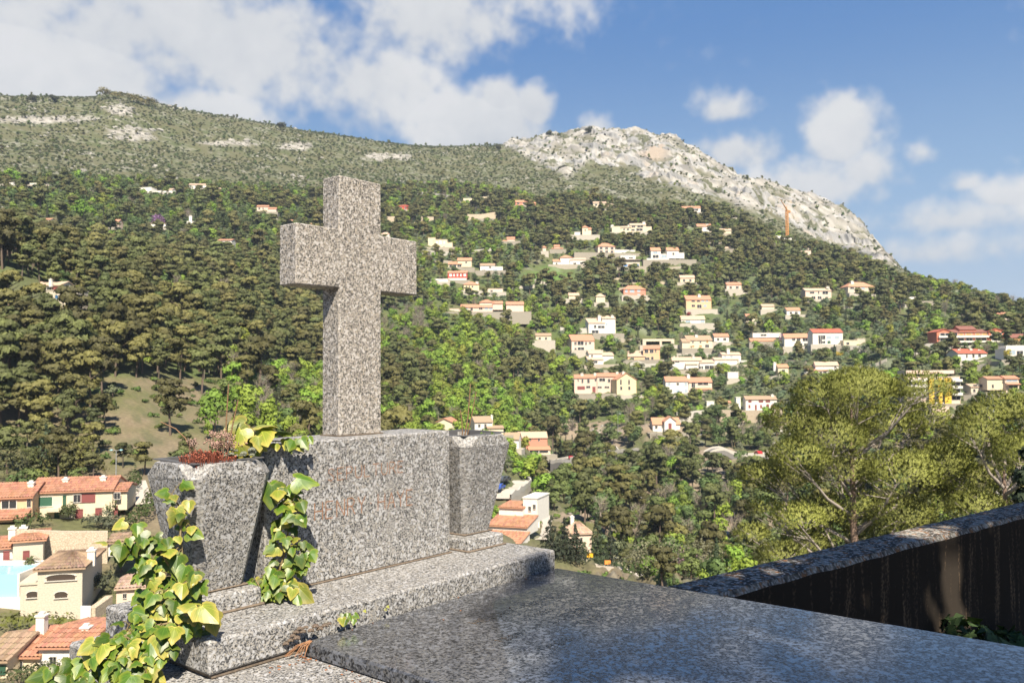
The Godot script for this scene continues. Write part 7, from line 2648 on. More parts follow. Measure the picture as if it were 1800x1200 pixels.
func topiary(label: String, at: Vector2, r: float, h: float) -> void:
	var t := thing("clipped_cypress", label, "topiary", Vector3(at.x, ground(at.x, at.y), at.y))
	var lumps := []
	for i in 8:
		var e := i / 7.0
		lumps.append([Vector3(0, h * (0.06 + 0.82 * e), 0), Vector3(r, h * 0.10, r) * (1.0 if e < 0.8 else 0.75)])
	var sh := Shape.new()
	crown(sh, lumps, 90, 0.11, Color(0.050, 0.085, 0.018), 0.08)
	part("foliage", sh.mesh(M.leaf), t)

func hedge(label: String, pts: Array, h: float, w: float, col: Color) -> void:
	var t := thing("hedge", label, "hedge", Vector3(pts[0].x, ground(pts[0].x, pts[0].y), pts[0].y))
	var sh := Shape.new()
	for i in pts.size() - 1:
		var n := maxi(2, int(pts[i].distance_to(pts[i + 1]) / 1.2))
		var lumps := []
		for k in n:
			var p: Vector2 = pts[i].lerp(pts[i + 1], float(k) / n)
			lumps.append([Vector3(p.x, ground(p.x, p.y) + h * rnd(0.4, 0.6), p.y) - t.position, Vector3(w * 0.6, h * 0.55, w * 0.6)])
		crown(sh, lumps, 60, 0.20, col, 0.15)
	part("foliage", sh.mesh(M.leaf), t)

func stones(s: int) -> NoiseTexture2D:
	var t := NoiseTexture2D.new()
	t.width = 256; t.height = 256
	t.seamless = true
	var f := noise(FastNoiseLite.TYPE_CELLULAR, 0.07, 3, s)
	f.cellular_return_type = FastNoiseLite.RETURN_DISTANCE2_SUB
	t.noise = f
	var g := Gradient.new()
	g.offsets = PackedFloat32Array([0.0, 0.35, 1.0])
	g.colors = PackedColorArray([Color(0.62, 0.58, 0.54), Color(0.92, 0.91, 0.89), Color(1, 1, 1)])
	t.color_ramp = g
	return t

func build_places() -> void:
	rng.seed = 52
	M.asphalt = rough_wall(0.20, 0.19, 0.18, 0.5, mottle(0.08, 0.8, 1.0, 61))
	M.pale_road = rough_wall(0.50, 0.45, 0.38, 0.4, mottle(0.06, 0.8, 1.0, 62))
	M.concrete = rough_wall(0.52, 0.49, 0.43, 0.4, mottle(0.06, 0.75, 1.0, 63))
	M.masonry = rough_wall(0.66, 0.57, 0.45, 0.25, stones(64), 0.95)
	M.pole = paint(0.28, 0.29, 0.29, 0.5)
	M.tyre = paint(0.02, 0.02, 0.02, 0.8)
	M.lamp_glass = paint(0.28, 0.50, 0.55, 0.3)
	M.white_glass = paint(0.75, 0.76, 0.76, 0.3)
	ribbon("valley_road", "pale road with small signs, seen over the edge of the slab", [Vector2(118.0, -86.6), Vector2(123.5, -84.0), Vector2(129.9, -83.6), Vector2(127.4, -75.2)], 5.0, M.pale_road, 0.25, 0, M.concrete)
	ribbon("viaduct_road", "road bridge with pale parapets on the opposite slope", [Vector2(214.3, -166.5), Vector2(254.3, -189.8), Vector2(281.0, -200.0), Vector2(278.5, -188.7), Vector2(275.8, -179.2), Vector2(274.1, -168.9)], 8.0, M.asphalt, 1.6, 0.8, M.concrete)
	ribbon("hill_road", "road cut into the crumbling earth slope under the pines", [Vector2(282.3, -144.2), Vector2(287.4, -138.5), Vector2(292.5, -131.2), Vector2(296.1, -124.2)], 7.0, M.asphalt, 0.8, 0.6, M.concrete)
	ribbon("car_park", "pale parking ramp with a white wall beyond the right planter", [Vector2(141.6, -121.1), Vector2(156.1, -129.5), Vector2(173.0, -140.4), Vector2(176.1, -143.7)], 6.5, M.pale_road, 0.5, 0.9, M.concrete)
	ribbon("hedge_path", "pale footpath between the dark hedges", [Vector2(60.0, -115.6), Vector2(62.8, -122.0), Vector2(65.2, -127.6)], 2.2, M.pale_road, 0.4, 0, M.concrete)
	ribbon("garden_track", "twin pale garden tracks beside the pool terrace", [Vector2(126.8, -97.4), Vector2(140.6, -107.3), Vector2(154.1, -116.9)], 2.4, M.pale_road, 0.3, 0, M.concrete)
	garden_wall(Vector2(39.0, -103.7), Vector2(47.3, -99.6), 3.6, M.masonry, "long rough stone terrace wall below the salmon roofed row houses")
	garden_wall(Vector2(39.0, -85.3), Vector2(41.9, -87.8), 1.2, M.masonry, "curving stone ramp wall right of the large stone house")
	garden_wall(Vector2(319.9, -175.7), Vector2(331.6, -163.0), 4.6, M.concrete, "pale plastered terrace wall with a ramp above the gabled cottage")
	garden_wall(Vector2(332.5, -163.5), Vector2(339.0, -138.3), 5.0, M.masonry, "tall ochre stone wall below the white house with dark red windows")
	garden_wall(Vector2(435.8, -144.6), Vector2(437.9, -131.4), 3.4, M.concrete, "pale garden wall over a strip of lawn right of the red roofed house")
	garden_wall(Vector2(426.6, -110.8), Vector2(430.2, -96.2), 4.0, M.concrete, "grey stone wall below the terracotta apartment building")
	garden_wall(Vector2(443.9, -494.2), Vector2(483.8, -479.0), 7.0, M.masonry, "wide cream retaining wall under the brick red villa")
	garden_wall(Vector2(518.4, -485.6), Vector2(549.5, -470.3), 6.0, M.masonry, "ochre retaining wall under the long cream house")
	garden_wall(Vector2(421.0, -427.9), Vector2(442.1, -423.6), 3.0, M.concrete, "pale terrace wall in front of the dome villa")
	garden_wall(Vector2(451.8, -422.1), Vector2(475.5, -411.5), 2.0, M.concrete, "low pale wall behind a dark hedge right of the dome villa")
	garden_wall(Vector2(574.6, -358.8), Vector2(588.7, -338.2), 3.0, M.limestone, "grey stone retaining wall under the long cream villa")
	garden_wall(Vector2(501.4, -308.0), Vector2(513.6, -287.2), 2.2, M.masonry, "uppermost ochre garden terrace wall above the salmon red villa")
	garden_wall(Vector2(500.8, -322.1), Vector2(513.5, -305.4), 1.2, M.masonry, "short dry stone terrace wall below the blue shuttered house")
	garden_wall(Vector2(507.5, -328.3), Vector2(520.4, -312.3), 1.2, M.masonry, "topmost dry stone terrace wall below the blue shuttered house")
	garden_wall(Vector2(542.0, -565.4), Vector2(574.3, -548.0), 6.0, M.limestone, "jagged row of pale quarry rocks above the brick red villa")
	garden_wall(Vector2(407.5, -299.7), Vector2(419.4, -287.4), 3.0, M.concrete, "long flat pale terrace left of the steep gabled white villa")
	garden_wall(Vector2(402.7, -224.3), Vector2(421.1, -232.4), 1.2, M.concrete, "narrow white stair wall left of the long low white villa")
	garden_wall(Vector2(400.0, -247.6), Vector2(409.4, -232.8), 2.0, M.concrete, "pale garden wall in front of the peach villa")
	for s in [
		[Vector2(381.6, -253.0), Vector2(386.8, -242.3)],
		[Vector2(395.2, -239.1), Vector2(403.9, -228.3)],
		[Vector2(403.6, -200.2), Vector2(410.1, -186.6)],
		[Vector2(359.9, -200.5), Vector2(365.0, -185.7)],
		[Vector2(399.2, -181.6), Vector2(401.8, -165.5)],
		[Vector2(454.5, -201.3), Vector2(453.9, -184.8)],
		[Vector2(427.0, -172.7), Vector2(422.8, -160.0)],
		[Vector2(409.6, -133.1), Vector2(409.1, -117.9)],
		[Vector2(423.5, -232.3), Vector2(432.4, -216.3)],
		[Vector2(419.9, -270.4), Vector2(430.1, -259.6)],
		[Vector2(453.7, -354.6), Vector2(464.9, -344.0)],
		[Vector2(499.5, -344.7), Vector2(507.5, -331.0)],
		[Vector2(486.4, -312.9), Vector2(500.8, -295.4)],
		[Vector2(533.9, -310.1), Vector2(551.1, -292.6)],
		[Vector2(577.2, -330.1), Vector2(589.0, -317.2)],
		[Vector2(605.4, -278.8), Vector2(612.3, -259.6)],
		[Vector2(635.9, -288.0), Vector2(647.7, -272.2)],
		[Vector2(620.3, -241.4), Vector2(640.9, -232.2)],
		[Vector2(458.2, -243.7), Vector2(470.9, -231.0)],
		[Vector2(349.4, -238.3), Vector2(353.7, -226.4)],
		[Vector2(418.2, -415.1), Vector2(434.4, -409.2)],
		[Vector2(388.1, -387.3), Vector2(400.6, -382.4)],
		[Vector2(429.9, -354.6), Vector2(448.5, -345.8)],
		[Vector2(537.9, -154.6), Vector2(553.4, -139.7)],
		[Vector2(390.3, -112.5), Vector2(387.3, -104.8)],
		[Vector2(395.3, -84.6), Vector2(394.0, -73.8)],
		[Vector2(359.9, -76.0), Vector2(358.1, -67.2)],
		[Vector2(223.1, -439.3), Vector2(223.4, -426.8)],
		[Vector2(243.3, -423.9), Vector2(250.7, -419.5)],
		[Vector2(209.3, -488.3), Vector2(207.6, -476.0)],
		[Vector2(424.3, -546.4), Vector2(449.6, -535.6)],
		[Vector2(529.9, -448.7), Vector2(550.7, -435.9)],
		[Vector2(534.5, -406.2), Vector2(541.8, -389.7)],
		[Vector2(607.7, -315.0), Vector2(624.5, -301.7)],
		[Vector2(523.2, -189.9), Vector2(527.1, -170.9)],
	]:
		garden_wall(s[0], s[1], rnd(1.2, 2.4), M.banks[rng.randi() % 2], "short pale stone terrace wall among the hillside gardens, one of many alike", "terrace walls among the hillside gardens")
	car(Vector2(282.1, -202.7), 0.75, 1.65, paint(0.32, 0.02, 0.03, 0.3), "dark red car driving over the road bridge")
	car(Vector2(293.6, -128.7), 0.8, 0.85, paint(0.45, 0.03, 0.03, 0.3), "red and pale car on the road under the earth cliff")
	car(Vector2(279.9, -187.6), 0.75, 1.65, paint(0.06, 0.06, 0.065, 0.3), "dark grey car at the tree end of the road bridge")
	car(Vector2(163.6, -136.9), 0.4, 0.55, paint(0.04, 0.045, 0.06, 0.3), "black car parked farthest up the parking ramp")
	car(Vector2(158.4, -133.8), 0.4, 0.55, paint(0.07, 0.08, 0.10, 0.3), "dark grey car parked in the middle of the parking ramp")
	car(Vector2(151.6, -128.7), 0.4, 0.55, paint(0.04, 0.09, 0.35, 0.3), "blue car parked lowest on the parking ramp")
	lamp_post(Vector2(63.3, -130.7), 4.6, 2, "double armed street lamp with bluish heads behind the row houses", M.lamp_glass)
	lamp_post(Vector2(47.3, -96.2), 3.2, 1, "small street lamp with a bluish head beside the cottage", M.lamp_glass)
	lamp_post(Vector2(286.3, -206.3), 9.0, 1, "tall grey lamp pole beside the road bridge", M.pole, 1.2)
	lamp_post(Vector2(300.0, -191.6), 9.6, 1, "tall white lamp pole above the road bridge", M.white_glass)
	lamp_post(Vector2(132.2, -85.4), 2.2, 1, "short white headed lamp beside the valley road", M.white_glass)
	for s in [[Vector2(118.7, -84.0), "left yellow road sign at the valley road"], [Vector2(121.7, -83.1), "middle yellow road sign, standing between the two clipped shrubs"], [Vector2(125.9, -82.3), "right small orange road sign at the valley road"]]:
		var p: Vector2 = s[0]
		var t := thing("road_sign", s[1], "road sign", Vector3(p.x, ground(p.x, p.y) + 0.2, p.y), atan2(-AHEAD.x, -AHEAD.z))
		var po := Shape.new()
		po.tube([Vector3(0, -0.3, -0.05), Vector3(0, 0.5, -0.05)], [0.035, 0.035], 6)
		part("post", po.mesh(M.pole), t)
		var pl := Shape.new()
		pl.block(Vector3(-0.52, 0.35, -0.02), Vector3(0.52, 1.02, 0.02), 0.008)
		part("panel", pl.mesh(paint(0.80, 0.42, 0.02, 0.5) if s[1].begins_with("right") == false else paint(0.70, 0.26, 0.05, 0.5)), t)
	# the pools
	var pool := thing("swimming_pool", "turquoise swimming pool with a glass front at the left picture edge", "swimming pool", Vector3.ZERO)
	var pp: Vector2 = Vector2(34.4, -93.7)
	pool.position = Vector3(pp.x, ground(pp.x, pp.y), pp.y)
	pool.rotation.y = atan2(-AHEAD.x, -AHEAD.z)
	var bs := Shape.new()
	bs.box(Vector3(-6, -3, -5), Vector3(2.0, 0.75, 1.2))
	part("deck", bs.mesh(M.walls["w"]), pool)
	var gl := Shape.new()
	gl.box(Vector3(-5.9, 0.752, -3.4), Vector3(1.55, 3.05, 0.9))
	var aqua := paint(0.30, 0.58, 0.64, 0.12)
	part("water", gl.mesh(aqua), pool)
	var rim := Shape.new()
	rim.box(Vector3(1.552, 0.752, -3.4), Vector3(1.75, 3.1, 0.9))
	rim.box(Vector3(-6, 0.752, -6.5), Vector3(4.5, 2.9, -3.402))
	part("rim", rim.mesh(M.walls["w"]), pool)
	var p2: Vector2 = Vector2(140.8, -111.1)
	var pool2 := thing("swimming_pool", "small square turquoise pool inside white walls beside the three orange roofs", "swimming pool", Vector3(p2.x, ground(p2.x, p2.y), p2.y), atan2(-AHEAD.x, -AHEAD.z))
	var b2 := Shape.new()
	b2.box(Vector3(-1.6, -3, -3.4), Vector3(1.9, 0.25, 0.6))
	b2.box(Vector3(-1.6, 0.252, -3.5), Vector3(1.9, 1.5, -3.2))
	b2.box(Vector3(1.7, 0.253, -3.19), Vector3(1.92, 1.3, 0.6))
	part("terrace", b2.mesh(M.walls["w"]), pool2)
	var w2 := Shape.new()
	w2.box(Vector3(-1.3, 0.255, -3.0), Vector3(0.2, 0.32, -0.8))
	part("water", w2.mesh(aqua), pool2)
	var gate_at: Vector2 = Vector2(38.5, -85.5)
	var gate := thing("garden_gate", "white panel gate between the stone house and the ramp wall", "gate", Vector3(gate_at.x, ground(gate_at.x, gate_at.y), gate_at.y), atan2(-AHEAD.x, -AHEAD.z))
	for i in 6:
		var g := Shape.new()
		g.box(Vector3(-0.48 + i * 0.162, 0.1, -0.03), Vector3(-0.325 + i * 0.162, 1.45, 0.03))
		part("board", g.mesh(M.panes["W"]), gate)
	# tower crane
	var cp: Vector2 = Vector2(677.1, -270.3)
	var cr := thing("tower_crane", "orange tower crane standing before the pale cliff", "crane", Vector3(cp.x, ground(cp.x, cp.y), cp.y))
	var orange := paint(0.55, 0.27, 0.09, 0.6)
	var mast := Shape.new()
	var h := 28.0
	for s in [[-0.8, -0.8], [0.8, -0.8], [0.8, 0.8], [-0.8, 0.8]]:
		mast.tube([Vector3(s[0], -2, s[1]), Vector3(s[0], h, s[1])], [0.24, 0.24], 4)
	for i in 14:
		var y := i * 2.0
		for s in [[-0.8, -0.8, 0.8, -0.8], [0.8, -0.8, 0.8, 0.8], [0.8, 0.8, -0.8, 0.8], [-0.8, 0.8, -0.8, -0.8]]:
			mast.tube([Vector3(s[0], y, s[1]), Vector3(s[2], y + 2, s[3])], [0.13, 0.13], 3)
			mast.tube([Vector3(s[2], y, s[3]), Vector3(s[0], y + 2, s[1])], [0.13, 0.13], 3)
	part("mast", mast.mesh(orange), cr)
	var jib := Shape.new()
	var j0 := Vector3(0, h, 0)
	var tip := j0 - ASIDE * 10.0 - AHEAD * 14.0 + Vector3(0, 6.5, 0)
	for o in [Vector3(0, 0.9, 0), AHEAD * 0.7, AHEAD * -0.7]:
		jib.tube([j0 + o, tip], [0.24, 0.15], 4)
	for i in 9:
		jib.tube([j0.lerp(tip, i / 9.0) + Vector3(0, 0.9 - i * 0.09, 0), j0.lerp(tip, (i + 0.5) / 9.0)], [0.11, 0.11], 3)
	part("jib", jib.mesh(orange), cr)
	var cj := Shape.new()
	cj.tube([j0, j0 + ASIDE * 4.0 + AHEAD * 5.0], [0.4, 0.4], 4)
	cj.box(j0 + ASIDE * 3.2 + AHEAD * 4.0 - Vector3(0.9, 1.6, 0.9), j0 + ASIDE * 3.2 + AHEAD * 4.0 + Vector3(0.9, 0.1, 0.9))
	cj.tube([j0, j0 + Vector3(0, 3.2, 0)], [0.35, 0.2], 4)
	part("counter_jib", cj.mesh(orange), cr)
	for s in [[Vector2(650.9, -199.0), 11.0, "grey utility pole against the sky at the foot of the cliff"], [Vector2(436.6, -479.8), 8.0, "pale utility pole beside the cross shaft"]]:
		var q: Vector2 = s[0]
		var t := thing("utility_pole", s[2], "utility pole", Vector3(q.x, ground(q.x, q.y), q.y))
		var po := Shape.new()
		po.tube([Vector3(0, -1, 0), Vector3(0, s[1], 0)], [0.4, 0.3], 6)
		po.tube([Vector3(-0.9, s[1] - 0.6, 0), Vector3(0.9, s[1] - 0.6, 0)], [0.1, 0.1], 4)
		part("pole", po.mesh(M.pole), t)
	# planting one can tell apart
	var gold := Color(0.105, 0.105, 0.022)
	conifer("broad yellowish conifer behind the row houses, left of a pair", Vector2(60.2, -142.0), 8.0, 6.6, gold, 8)
	conifer("broad yellowish conifer behind the row houses, right of a pair", Vector2(61.9, -138.5), 7.6, 6.6, gold, 8)
	conifer("bluish green conifer with level tiers left of the yellowish pair", Vector2(58.5, -144.3), 7.8, 5.4, Color(0.050, 0.075, 0.035), 7)
	shrub("pine_tree", "rounded dark pine at the left edge behind the orange walled house", Vector2(53.2, -144.3), Vector3(5, 6, 5), Color(0.055, 0.060, 0.018), 0.22, 12)
	var dark := Color(0.024, 0.033, 0.015)
	conifer("dark conifer left of the round pavilion, half behind the plinth end", Vector2(113.5, -85.1), 6.2, 4.4, dark, 8)
	conifer("dark conifer directly in front of the round pavilion", Vector2(116.0, -84.3), 6.6, 4.6, dark, 8)
	conifer("dark conifer right before the pavilion wall", Vector2(117.5, -83.0), 6.0, 4.2, dark, 8)
	conifer("tall slim green conifer just right of the pavilion roof", Vector2(126.6, -84.8), 9.2, 4.0, Color(0.036, 0.054, 0.02), 9)
	conifer("dark conifer second right of the pavilion", Vector2(132.5, -86.0), 7.6, 4.4, dark, 8)
	conifer("olive green conifer third right of the pavilion", Vector2(138.4, -86.9), 6.6, 4.2, Color(0.05, 0.062, 0.022), 8)
	conifer("dull green conifer at the bend of the valley road", Vector2(142.5, -86.9), 6.0, 4.0, Color(0.045, 0.055, 0.022), 8)
	topiary("tall clipped cypress between the yellow signs", Vector2(120.3, -83.4), 0.62, 3.1)
	topiary("slim clipped cypress right of the short white lamp", Vector2(130.8, -82.0), 0.45, 2.7)
	topiary("small clipped cypress near the end of the valley road", Vector2(131.5, -81.0), 0.5, 2.0)
	shrub("ball_shrub", "clipped ball shrub right of the middle yellow sign", Vector2(122.9, -82.2), Vector3(1.1, 1.5, 1.1), Color(0.04, 0.06, 0.025), 0.1, 6)
	shrub("ball_shrub", "clipped ball shrub left of the left yellow sign", Vector2(116.8, -85.7), Vector3(0.9, 1.3, 0.9), Color(0.045, 0.065, 0.025), 0.1, 6)
	shrub("ball_shrub", "clipped ball shrub right of the short white lamp", Vector2(127.1, -81.3), Vector3(1.2, 1.5, 1.2), Color(0.04, 0.065, 0.022), 0.1, 6)
	for s in [[Vector2(110.7, -67.1), "pale grey green willowy bush over the slab edge, leftmost"], [Vector2(107.6, -62.4), "pale grey green willowy bush over the slab edge, middle one"], [Vector2(109.3, -60.5), "pale grey green willowy bush left of the pink blossom"], [Vector2(108.6, -55.6), "pale grey green willowy bush right of the pink blossom"]]:
		shrub("willow_bush", s[1], s[0], Vector3(4.0, 6.2, 4.0), Color(0.17, 0.165, 0.095), 0.17, 9)
	shrub("blossom_tree", "small tree with pink purple blossom over the slab edge", Vector2(109.0, -58.0), Vector3(2.6, 5.0, 2.6), Color(0.27, 0.15, 0.19), 0.14, 6)
	shrub("blossom_tree", "violet flowering tree behind the low white gabled house", Vector2(264.7, -498.3), Vector3(6, 8, 6), Color(0.20, 0.10, 0.22), 0.5, 5)
	shrub("blossom_tree", "pink purple flowering tree beside the flat roofed white house", Vector2(462.5, -188.9), Vector3(4, 5.5, 4), Color(0.30, 0.16, 0.27), 0.3, 5)
	shrub("golden_shrub", "golden yellow shrub right of the yellow gable house", Vector2(366.5, -214.1), Vector3(3.6, 6.6, 3.6), Color(0.33, 0.22, 0.02), 0.3, 7)
	shrub("golden_shrub", "yellow flowering shrub below the red roofed white house", Vector2(429.8, -146.8), Vector3(5.5, 3.4, 3), Color(0.33, 0.24, 0.03), 0.3, 7)
	shrub("golden_shrub", "yellow shrub beside the modern flat roofed house", Vector2(403.5, -68.9), Vector3(2.2, 4.6, 2.2), Color(0.36, 0.30, 0.02), 0.3, 5)
	shrub("red_shrub", "dark red shrub in front of the peach three storey villa", Vector2(483.3, -256.1), Vector3(4, 3.2, 3), Color(0.22, 0.03, 0.03), 0.3, 5)
	shrub("broadleaf_tree", "round bright green tree standing out in the upper left woods", Vector2(224.7, -504.5), Vector3(9, 13, 9), Color(0.13, 0.24, 0.02), 0.6, 12)
	shrub("umbrella_pine", "wide dark green umbrella pine right of the white tower house", Vector2(306.3, -486.3), Vector3(26, 10, 14), Color(0.045, 0.065, 0.02), 0.6, 16)
	shrub("garden_pine", "round brown green garden pine in front of the flat roofed white house", Vector2(436.0, -187.5), Vector3(7, 8, 6), Color(0.07, 0.068, 0.022), 0.35, 12)
	shrub("green_tree", "fresh green tree below the orange roofed house", Vector2(431.7, -156.4), Vector3(5.5, 5.0, 4), Color(0.085, 0.155, 0.03), 0.3, 10)
	shrub("green_tree", "flat topped green tree between olive trees below the stepped villa", Vector2(403.5, -180.6), Vector3(10, 5, 6), Color(0.075, 0.125, 0.02), 0.3, 12)
	hedge("long yellow green hedge below the large stone house", [Vector2(31.9, -87.1), Vector2(33.8, -85.3), Vector2(37.1, -82.8)], 1.8, 1.6, Color(0.105, 0.115, 0.018))
	hedge("dark hedge climbing left of the footpath", [Vector2(54.6, -113.8), Vector2(58.0, -117.7), Vector2(62.2, -122.9), Vector2(65.2, -128.6)], 2.4, 1.8, Color(0.045, 0.065, 0.014))
	hedge("dark hedge right of the footpath", [Vector2(51.6, -104.7), Vector2(55.3, -108.4), Vector2(59.1, -111.5), Vector2(62.4, -117.7)], 2.6, 2.2, Color(0.050, 0.072, 0.015))
	hedge("clipped hedge in front of the row houses", [Vector2(43.1, -113.3), Vector2(44.9, -113.7), Vector2(47.5, -114.3)], 2.0, 1.4, Color(0.055, 0.075, 0.018))
	shrub("olive_tree", "grey olive tree right before the maroon shuttered house", Vector2(51.0, -110.5), Vector3(2.0, 2.2, 2.0), Color(0.085, 0.095, 0.055), 0.16, 8)
	shrub("olive_tree", "grey olive tree at the corner by the bluish lamp", Vector2(51.9, -109.6), Vector3(2.0, 2.4, 2.0), Color(0.085, 0.095, 0.055), 0.16, 8)
	shrub("olive_tree", "dark round olive tree beside the big stone house", Vector2(42.2, -90.9), Vector3(2.2, 2.8, 2.0), Color(0.06, 0.068, 0.035), 0.15, 9)
	shrub("green_tree", "dense round tree between the pergola and the maroon shutters", Vector2(49.8, -115.5), Vector3(1.3, 2.4, 1.3), Color(0.055, 0.068, 0.018), 0.16, 8)
	shrub("bush", "broad dark bush at the lower left corner below the domed chimney house", Vector2(28.2, -71.4), Vector3(4.5, 1.6, 2.0), Color(0.05, 0.065, 0.018), 0.12, 10)
	for s in [[Vector2(286.7, -210.9), "leftmost of the five slim cypresses behind the bridge"], [Vector2(291.1, -211.5), "second of the five slim cypresses behind the bridge"], [Vector2(294.7, -210.9), "third of the five slim cypresses behind the bridge"], [Vector2(295.9, -209.2), "fourth of the five slim cypresses behind the bridge"], [Vector2(296.5, -206.6), "rightmost of the five slim cypresses behind the bridge"]]:
		conifer(s[1], s[0], 9.0, 2.2, Color(0.032, 0.044, 0.017), 9)
	for s in [[Vector2(364.7, -941.6), 8.0, "leftmost of two lone trees on the left ridge line"], [Vector2(383.7, -936.2), 7.0, "right one of two lone trees on the left ridge line"], [Vector2(604.0, -845.1), 9.0, "lone dark tree on the ridge left of the cross"], [Vector2(807.6, -687.1), 7.0, "lone dark tree on the ridge between the clouds"], [Vector2(842.7, -635.3), 7.0, "dark tree on the ridge where the crag begins"], [Vector2(868.7, -593.1), 8.0, "dark tree at the left shoulder of the crag"]]:
		shrub("ridge_tree", s[2], s[0], Vector3(s[1] * 1.0, s[1] * 1.15, s[1] * 0.8), Color(0.040, 0.045, 0.018), 0.7, 8)
	for s in [[Vector2(437.3, -924.0), "pale olive clump of trees on the left summit, left one"], [Vector2(451.6, -911.0), "pale olive clump of trees on the left summit, middle one"], [Vector2(472.0, -904.5), "pale olive clump of trees on the left summit, right one"]]:
		shrub("ridge_tree", s[1], s[0], Vector3(18, 11, 8), Color(0.155, 0.135, 0.052), 0.8, 9)
	palm(Vector2(37.9, -97.1), 2.6, "small palm beside the pool of the stone house")
	palm(Vector2(431.7, -227.6), 4.0, "palm in front of the cream farmhouse with ochre shutters")
	palm(Vector2(432.8, -175.7), 4.0, "palm below the garden pine right of the stepped villa")

func palm(at: Vector2, h: float, label: String) -> void:
	var t := thing("palm_tree", label, "palm tree", Vector3(at.x, ground(at.x, at.y), at.y))
	var tr := Shape.new()
	tr.tube([Vector3(0, -1, 0), Vector3(0, h, 0)], [0.22, 0.2], 7)
	part("trunk", tr.mesh(M.bark), t)
	var fr := Shape.new()
	for i in 26:
		var a := rnd(0, TAU)
		var e := rnd(-0.2, 1.0)
		var d := Vector3(cos(a), 0, sin(a))
		var l := h * 0.55
		var prev := Vector3(0, h, 0)
		for k in 4:
			var f := (k + 1) / 4.0
			var nx := Vector3(0, h + l * (e * f - 0.9 * f * f), 0) + d * l * f
			var s := d.cross(Vector3.UP) * 0.16 * (1.1 - f)
			fr.quad(prev - s, prev + s, nx + s * 0.7, nx - s * 0.7, Vector3.UP, Color(0.085, 0.10, 0.03) * rnd(0.8, 1.2))
			prev = nx
	part("fronds", fr.mesh(M.leaf), t)

# ------------------------------------------------------------------ the sky: air and clouds
var puffs := []
var billow: FastNoiseLite
var wisps: FastNoiseLite

func cloud_air(dir: Vector3) -> Color:
	var up := dir.y
	var az := atan2(dir.dot(ASIDE), dir.dot(AHEAD))
	var t := clampf(up, 0, 1)
	var air := Color(0.62, 0.77, 0.95).lerp(Color(0.38, 0.60, 0.89), smoothstep(0.0, 0.22, t)).lerp(Color(0.145, 0.335, 0.72), smoothstep(0.15, 0.40, t)).lerp(Color(0.05, 0.15, 0.48), smoothstep(0.38, 1.0, t))
	var f := billow.get_noise_3dv(dir * 100.0)
	var g := wisps.get_noise_3dv(dir * 100.0)
	var body := -1.0
	var low := 0.0
	for p in puffs:
		var dx: float = wrapf(az - p[0], -PI, PI) / p[2]
		if absf(dx) > 1.6:
			continue
		var dy: float = (up - p[1]) / p[3]
		var k: float = 1.0 - sqrt(dx * dx + dy * dy * (1.0 if dy > 0 else 1.5))
		k *= p[4]
		if k > body:
			body = k
			low = dy
	var dens := smoothstep(-0.12, 0.58, body * 1.0 + f * 0.72 + g * 0.26)
	dens *= smoothstep(-0.55, 0.0, body)
	dens = maxf(dens, 0.35 * smoothstep(0.25, 0.9, g * 0.6 + f) * smoothstep(0.5, 0.1, up))
	var lit := clampf(0.72 + 0.30 * low + f * 0.55 + g * 0.18, 0.0, 1.0)
	var white := Color(0.70, 0.745, 0.81).lerp(Color(0.985, 0.99, 1.0), lit)
	var haze := smoothstep(0.20, 0.0, up)
	return air.lerp(white, dens * (0.97 - 0.25 * haze)).lerp(Color(0.76, 0.84, 0.93), 0.30 * haze)

func sheet_puff(u: float, v: float, ru: float, rv: float, k: float) -> void:
	var a := atan((u - 900.0) / 1526.0)
	var e := sin(atan((661.0 - v) / 1526.0 * cos(a)))
	puffs.append([a, e, ru / 1526.0 * cos(a) * cos(a), rv / 1526.0, k])

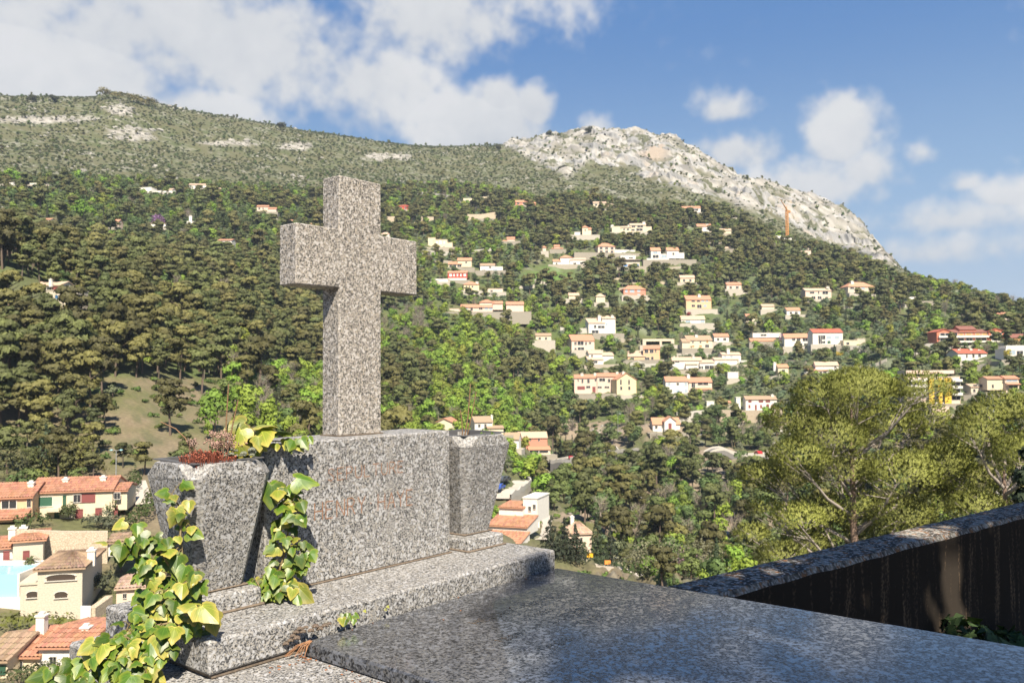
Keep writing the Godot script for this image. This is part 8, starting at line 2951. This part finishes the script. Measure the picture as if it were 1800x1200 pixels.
func make_sky() -> PanoramaSkyMaterial:
	billow = noise(FastNoiseLite.TYPE_SIMPLEX_SMOOTH, 0.055, 6, 71)
	billow.fractal_gain = 0.55
	wisps = noise(FastNoiseLite.TYPE_SIMPLEX, 0.32, 4, 72)
	# the broad bank to the upper left, the towers before it, and the broken ones to the right
	sheet_puff(330, 40, 560, 150, 1.0)
	sheet_puff(120, 120, 330, 120, 0.95)
	sheet_puff(760, 20, 260, 95, 0.9)
	sheet_puff(640, 130, 170, 100, 0.75)
	sheet_puff(330, 190, 200, 70, 0.8)
	sheet_puff(850, 220, 150, 80, 1.5)
	sheet_puff(790, 235, 80, 55, 1.3)
	sheet_puff(880, 170, 60, 50, 1.2)
	sheet_puff(940, 185, 55, 55, 1.3)
	sheet_puff(1050, 225, 40, 30, 0.6)
	sheet_puff(1280, 190, 70, 34, 0.75)
	sheet_puff(1290, 265, 110, 45, 0.9)
	sheet_puff(1490, 235, 85, 80, 0.9)
	sheet_puff(1530, 300, 70, 60, 0.7)
	sheet_puff(1420, 330, 180, 60, 0.75)
	sheet_puff(1680, 390, 200, 40, 0.7)
	sheet_puff(1640, 450, 260, 50, 0.8)
	sheet_puff(1780, 350, 110, 30, 0.6)
	sheet_puff(1705, 325, 40, 20, 0.55)
	sheet_puff(1630, 270, 40, 22, 0.4)
	rng.seed = 404
	for i in 20:
		var a := rnd(-PI, PI)
		var e := rnd(0.05, 0.75)
		if absf(a) < 0.62 and e < 0.52:
			continue
		puffs.append([a, e, rnd(0.08, 0.38), rnd(0.04, 0.10), rnd(0.5, 1.0)])
	var w := 4096
	var h := 2048
	var small := Image.create(w / 8, h / 8, false, Image.FORMAT_RGB8)
	var look := func(x: float, y: float) -> Vector3:
		var th := x * TAU
		var ph := (0.5 - y) * PI
		return Vector3(sin(th) * cos(ph), sin(ph), -cos(th) * cos(ph))
	for y in h / 8:
		for x in w / 8:
			var d: Vector3 = look.call((x + 0.5) / (w / 8.0), (y + 0.5) / (h / 8.0))
			var c := cloud_air(Vector3(d.x, maxf(d.y, 0.0), d.z).normalized())
			if d.y < -0.02:
				c = Color(0.16, 0.155, 0.11)
			small.set_pixel(x, y, c.linear_to_srgb())
	small.resize(w, h, Image.INTERPOLATE_BILINEAR)
	# the part in view again, finely
	var fine := Image.create(w, h / 2, false, Image.FORMAT_RGB8)
	for y in range(int(h * 0.34), h / 2):
		for x in w:
			var d: Vector3 = look.call((x + 0.5) / w, (y + 0.5) / h)
			if d.dot(AHEAD) < 0.70:
				continue
			small.set_pixel(x, y, cloud_air(d).linear_to_srgb())
	var m := PanoramaSkyMaterial.new()
	m.panorama = ImageTexture.create_from_image(small)
	return m

func _ready() -> void:
	var cam := Camera3D.new()
	cam.name = "camera"
	cam.near = 0.05
	cam.far = 4000.0
	var attr := CameraAttributesPhysical.new()
	attr.frustum_focal_length = 30.5
	attr.frustum_focus_distance = 2.15
	attr.exposure_aperture = 14.0
	cam.attributes = attr
	cam.keep_aspect = Camera3D.KEEP_HEIGHT
	cam.fov = 42.95
	add_child(cam)
	cam.transform = Transform3D(Basis(Vector3(0.63764, -0.00687, 0.77031), Vector3(-0.02637, 0.99918, 0.03074), -Vector3(0.76989, 0.03991, -0.63693)), EYE).orthonormalized()
	cam.fov = 42.95
	cam.current = true
	var env := Environment.new()
	env.background_mode = Environment.BG_SKY
	env.sky = Sky.new()
	env.sky.sky_material = make_sky()
	env.background_energy_multiplier = 0.37
	env.tonemap_mode = Environment.TONE_MAPPER_LINEAR
	env.tonemap_exposure = 2.15
	env.sdfgi_enabled = true
	env.ssao_enabled = true
	env.ssil_enabled = true
	env.fog_enabled = true
	env.fog_light_color = Color(0.80, 0.86, 0.95)
	env.fog_density = 0.00010
	var we := WorldEnvironment.new()
	we.name = "world"
	we.environment = env
	add_child(we)
	var sun := DirectionalLight3D.new()
	sun.name = "sun"
	sun.light_energy = 1.55
	sun.light_color = Color(1.0, 0.955, 0.88)
	sun.light_angular_distance = 0.5
	sun.shadow_enabled = true
	add_child(sun)
	sun.look_at_from_position(SUNWARD * 10.0, Vector3.ZERO, Vector3.UP)

	build_land()
	build_crag()
	make_kinds()
	house_paints()
	build_houses()
	build_wall()
	build_places()
	plant_hillside()
	settle_plants()
	scatter_rocks()
	near_pines()
	shade_tree()
	build_grave()
	build_ivy()
	build_small_plants()
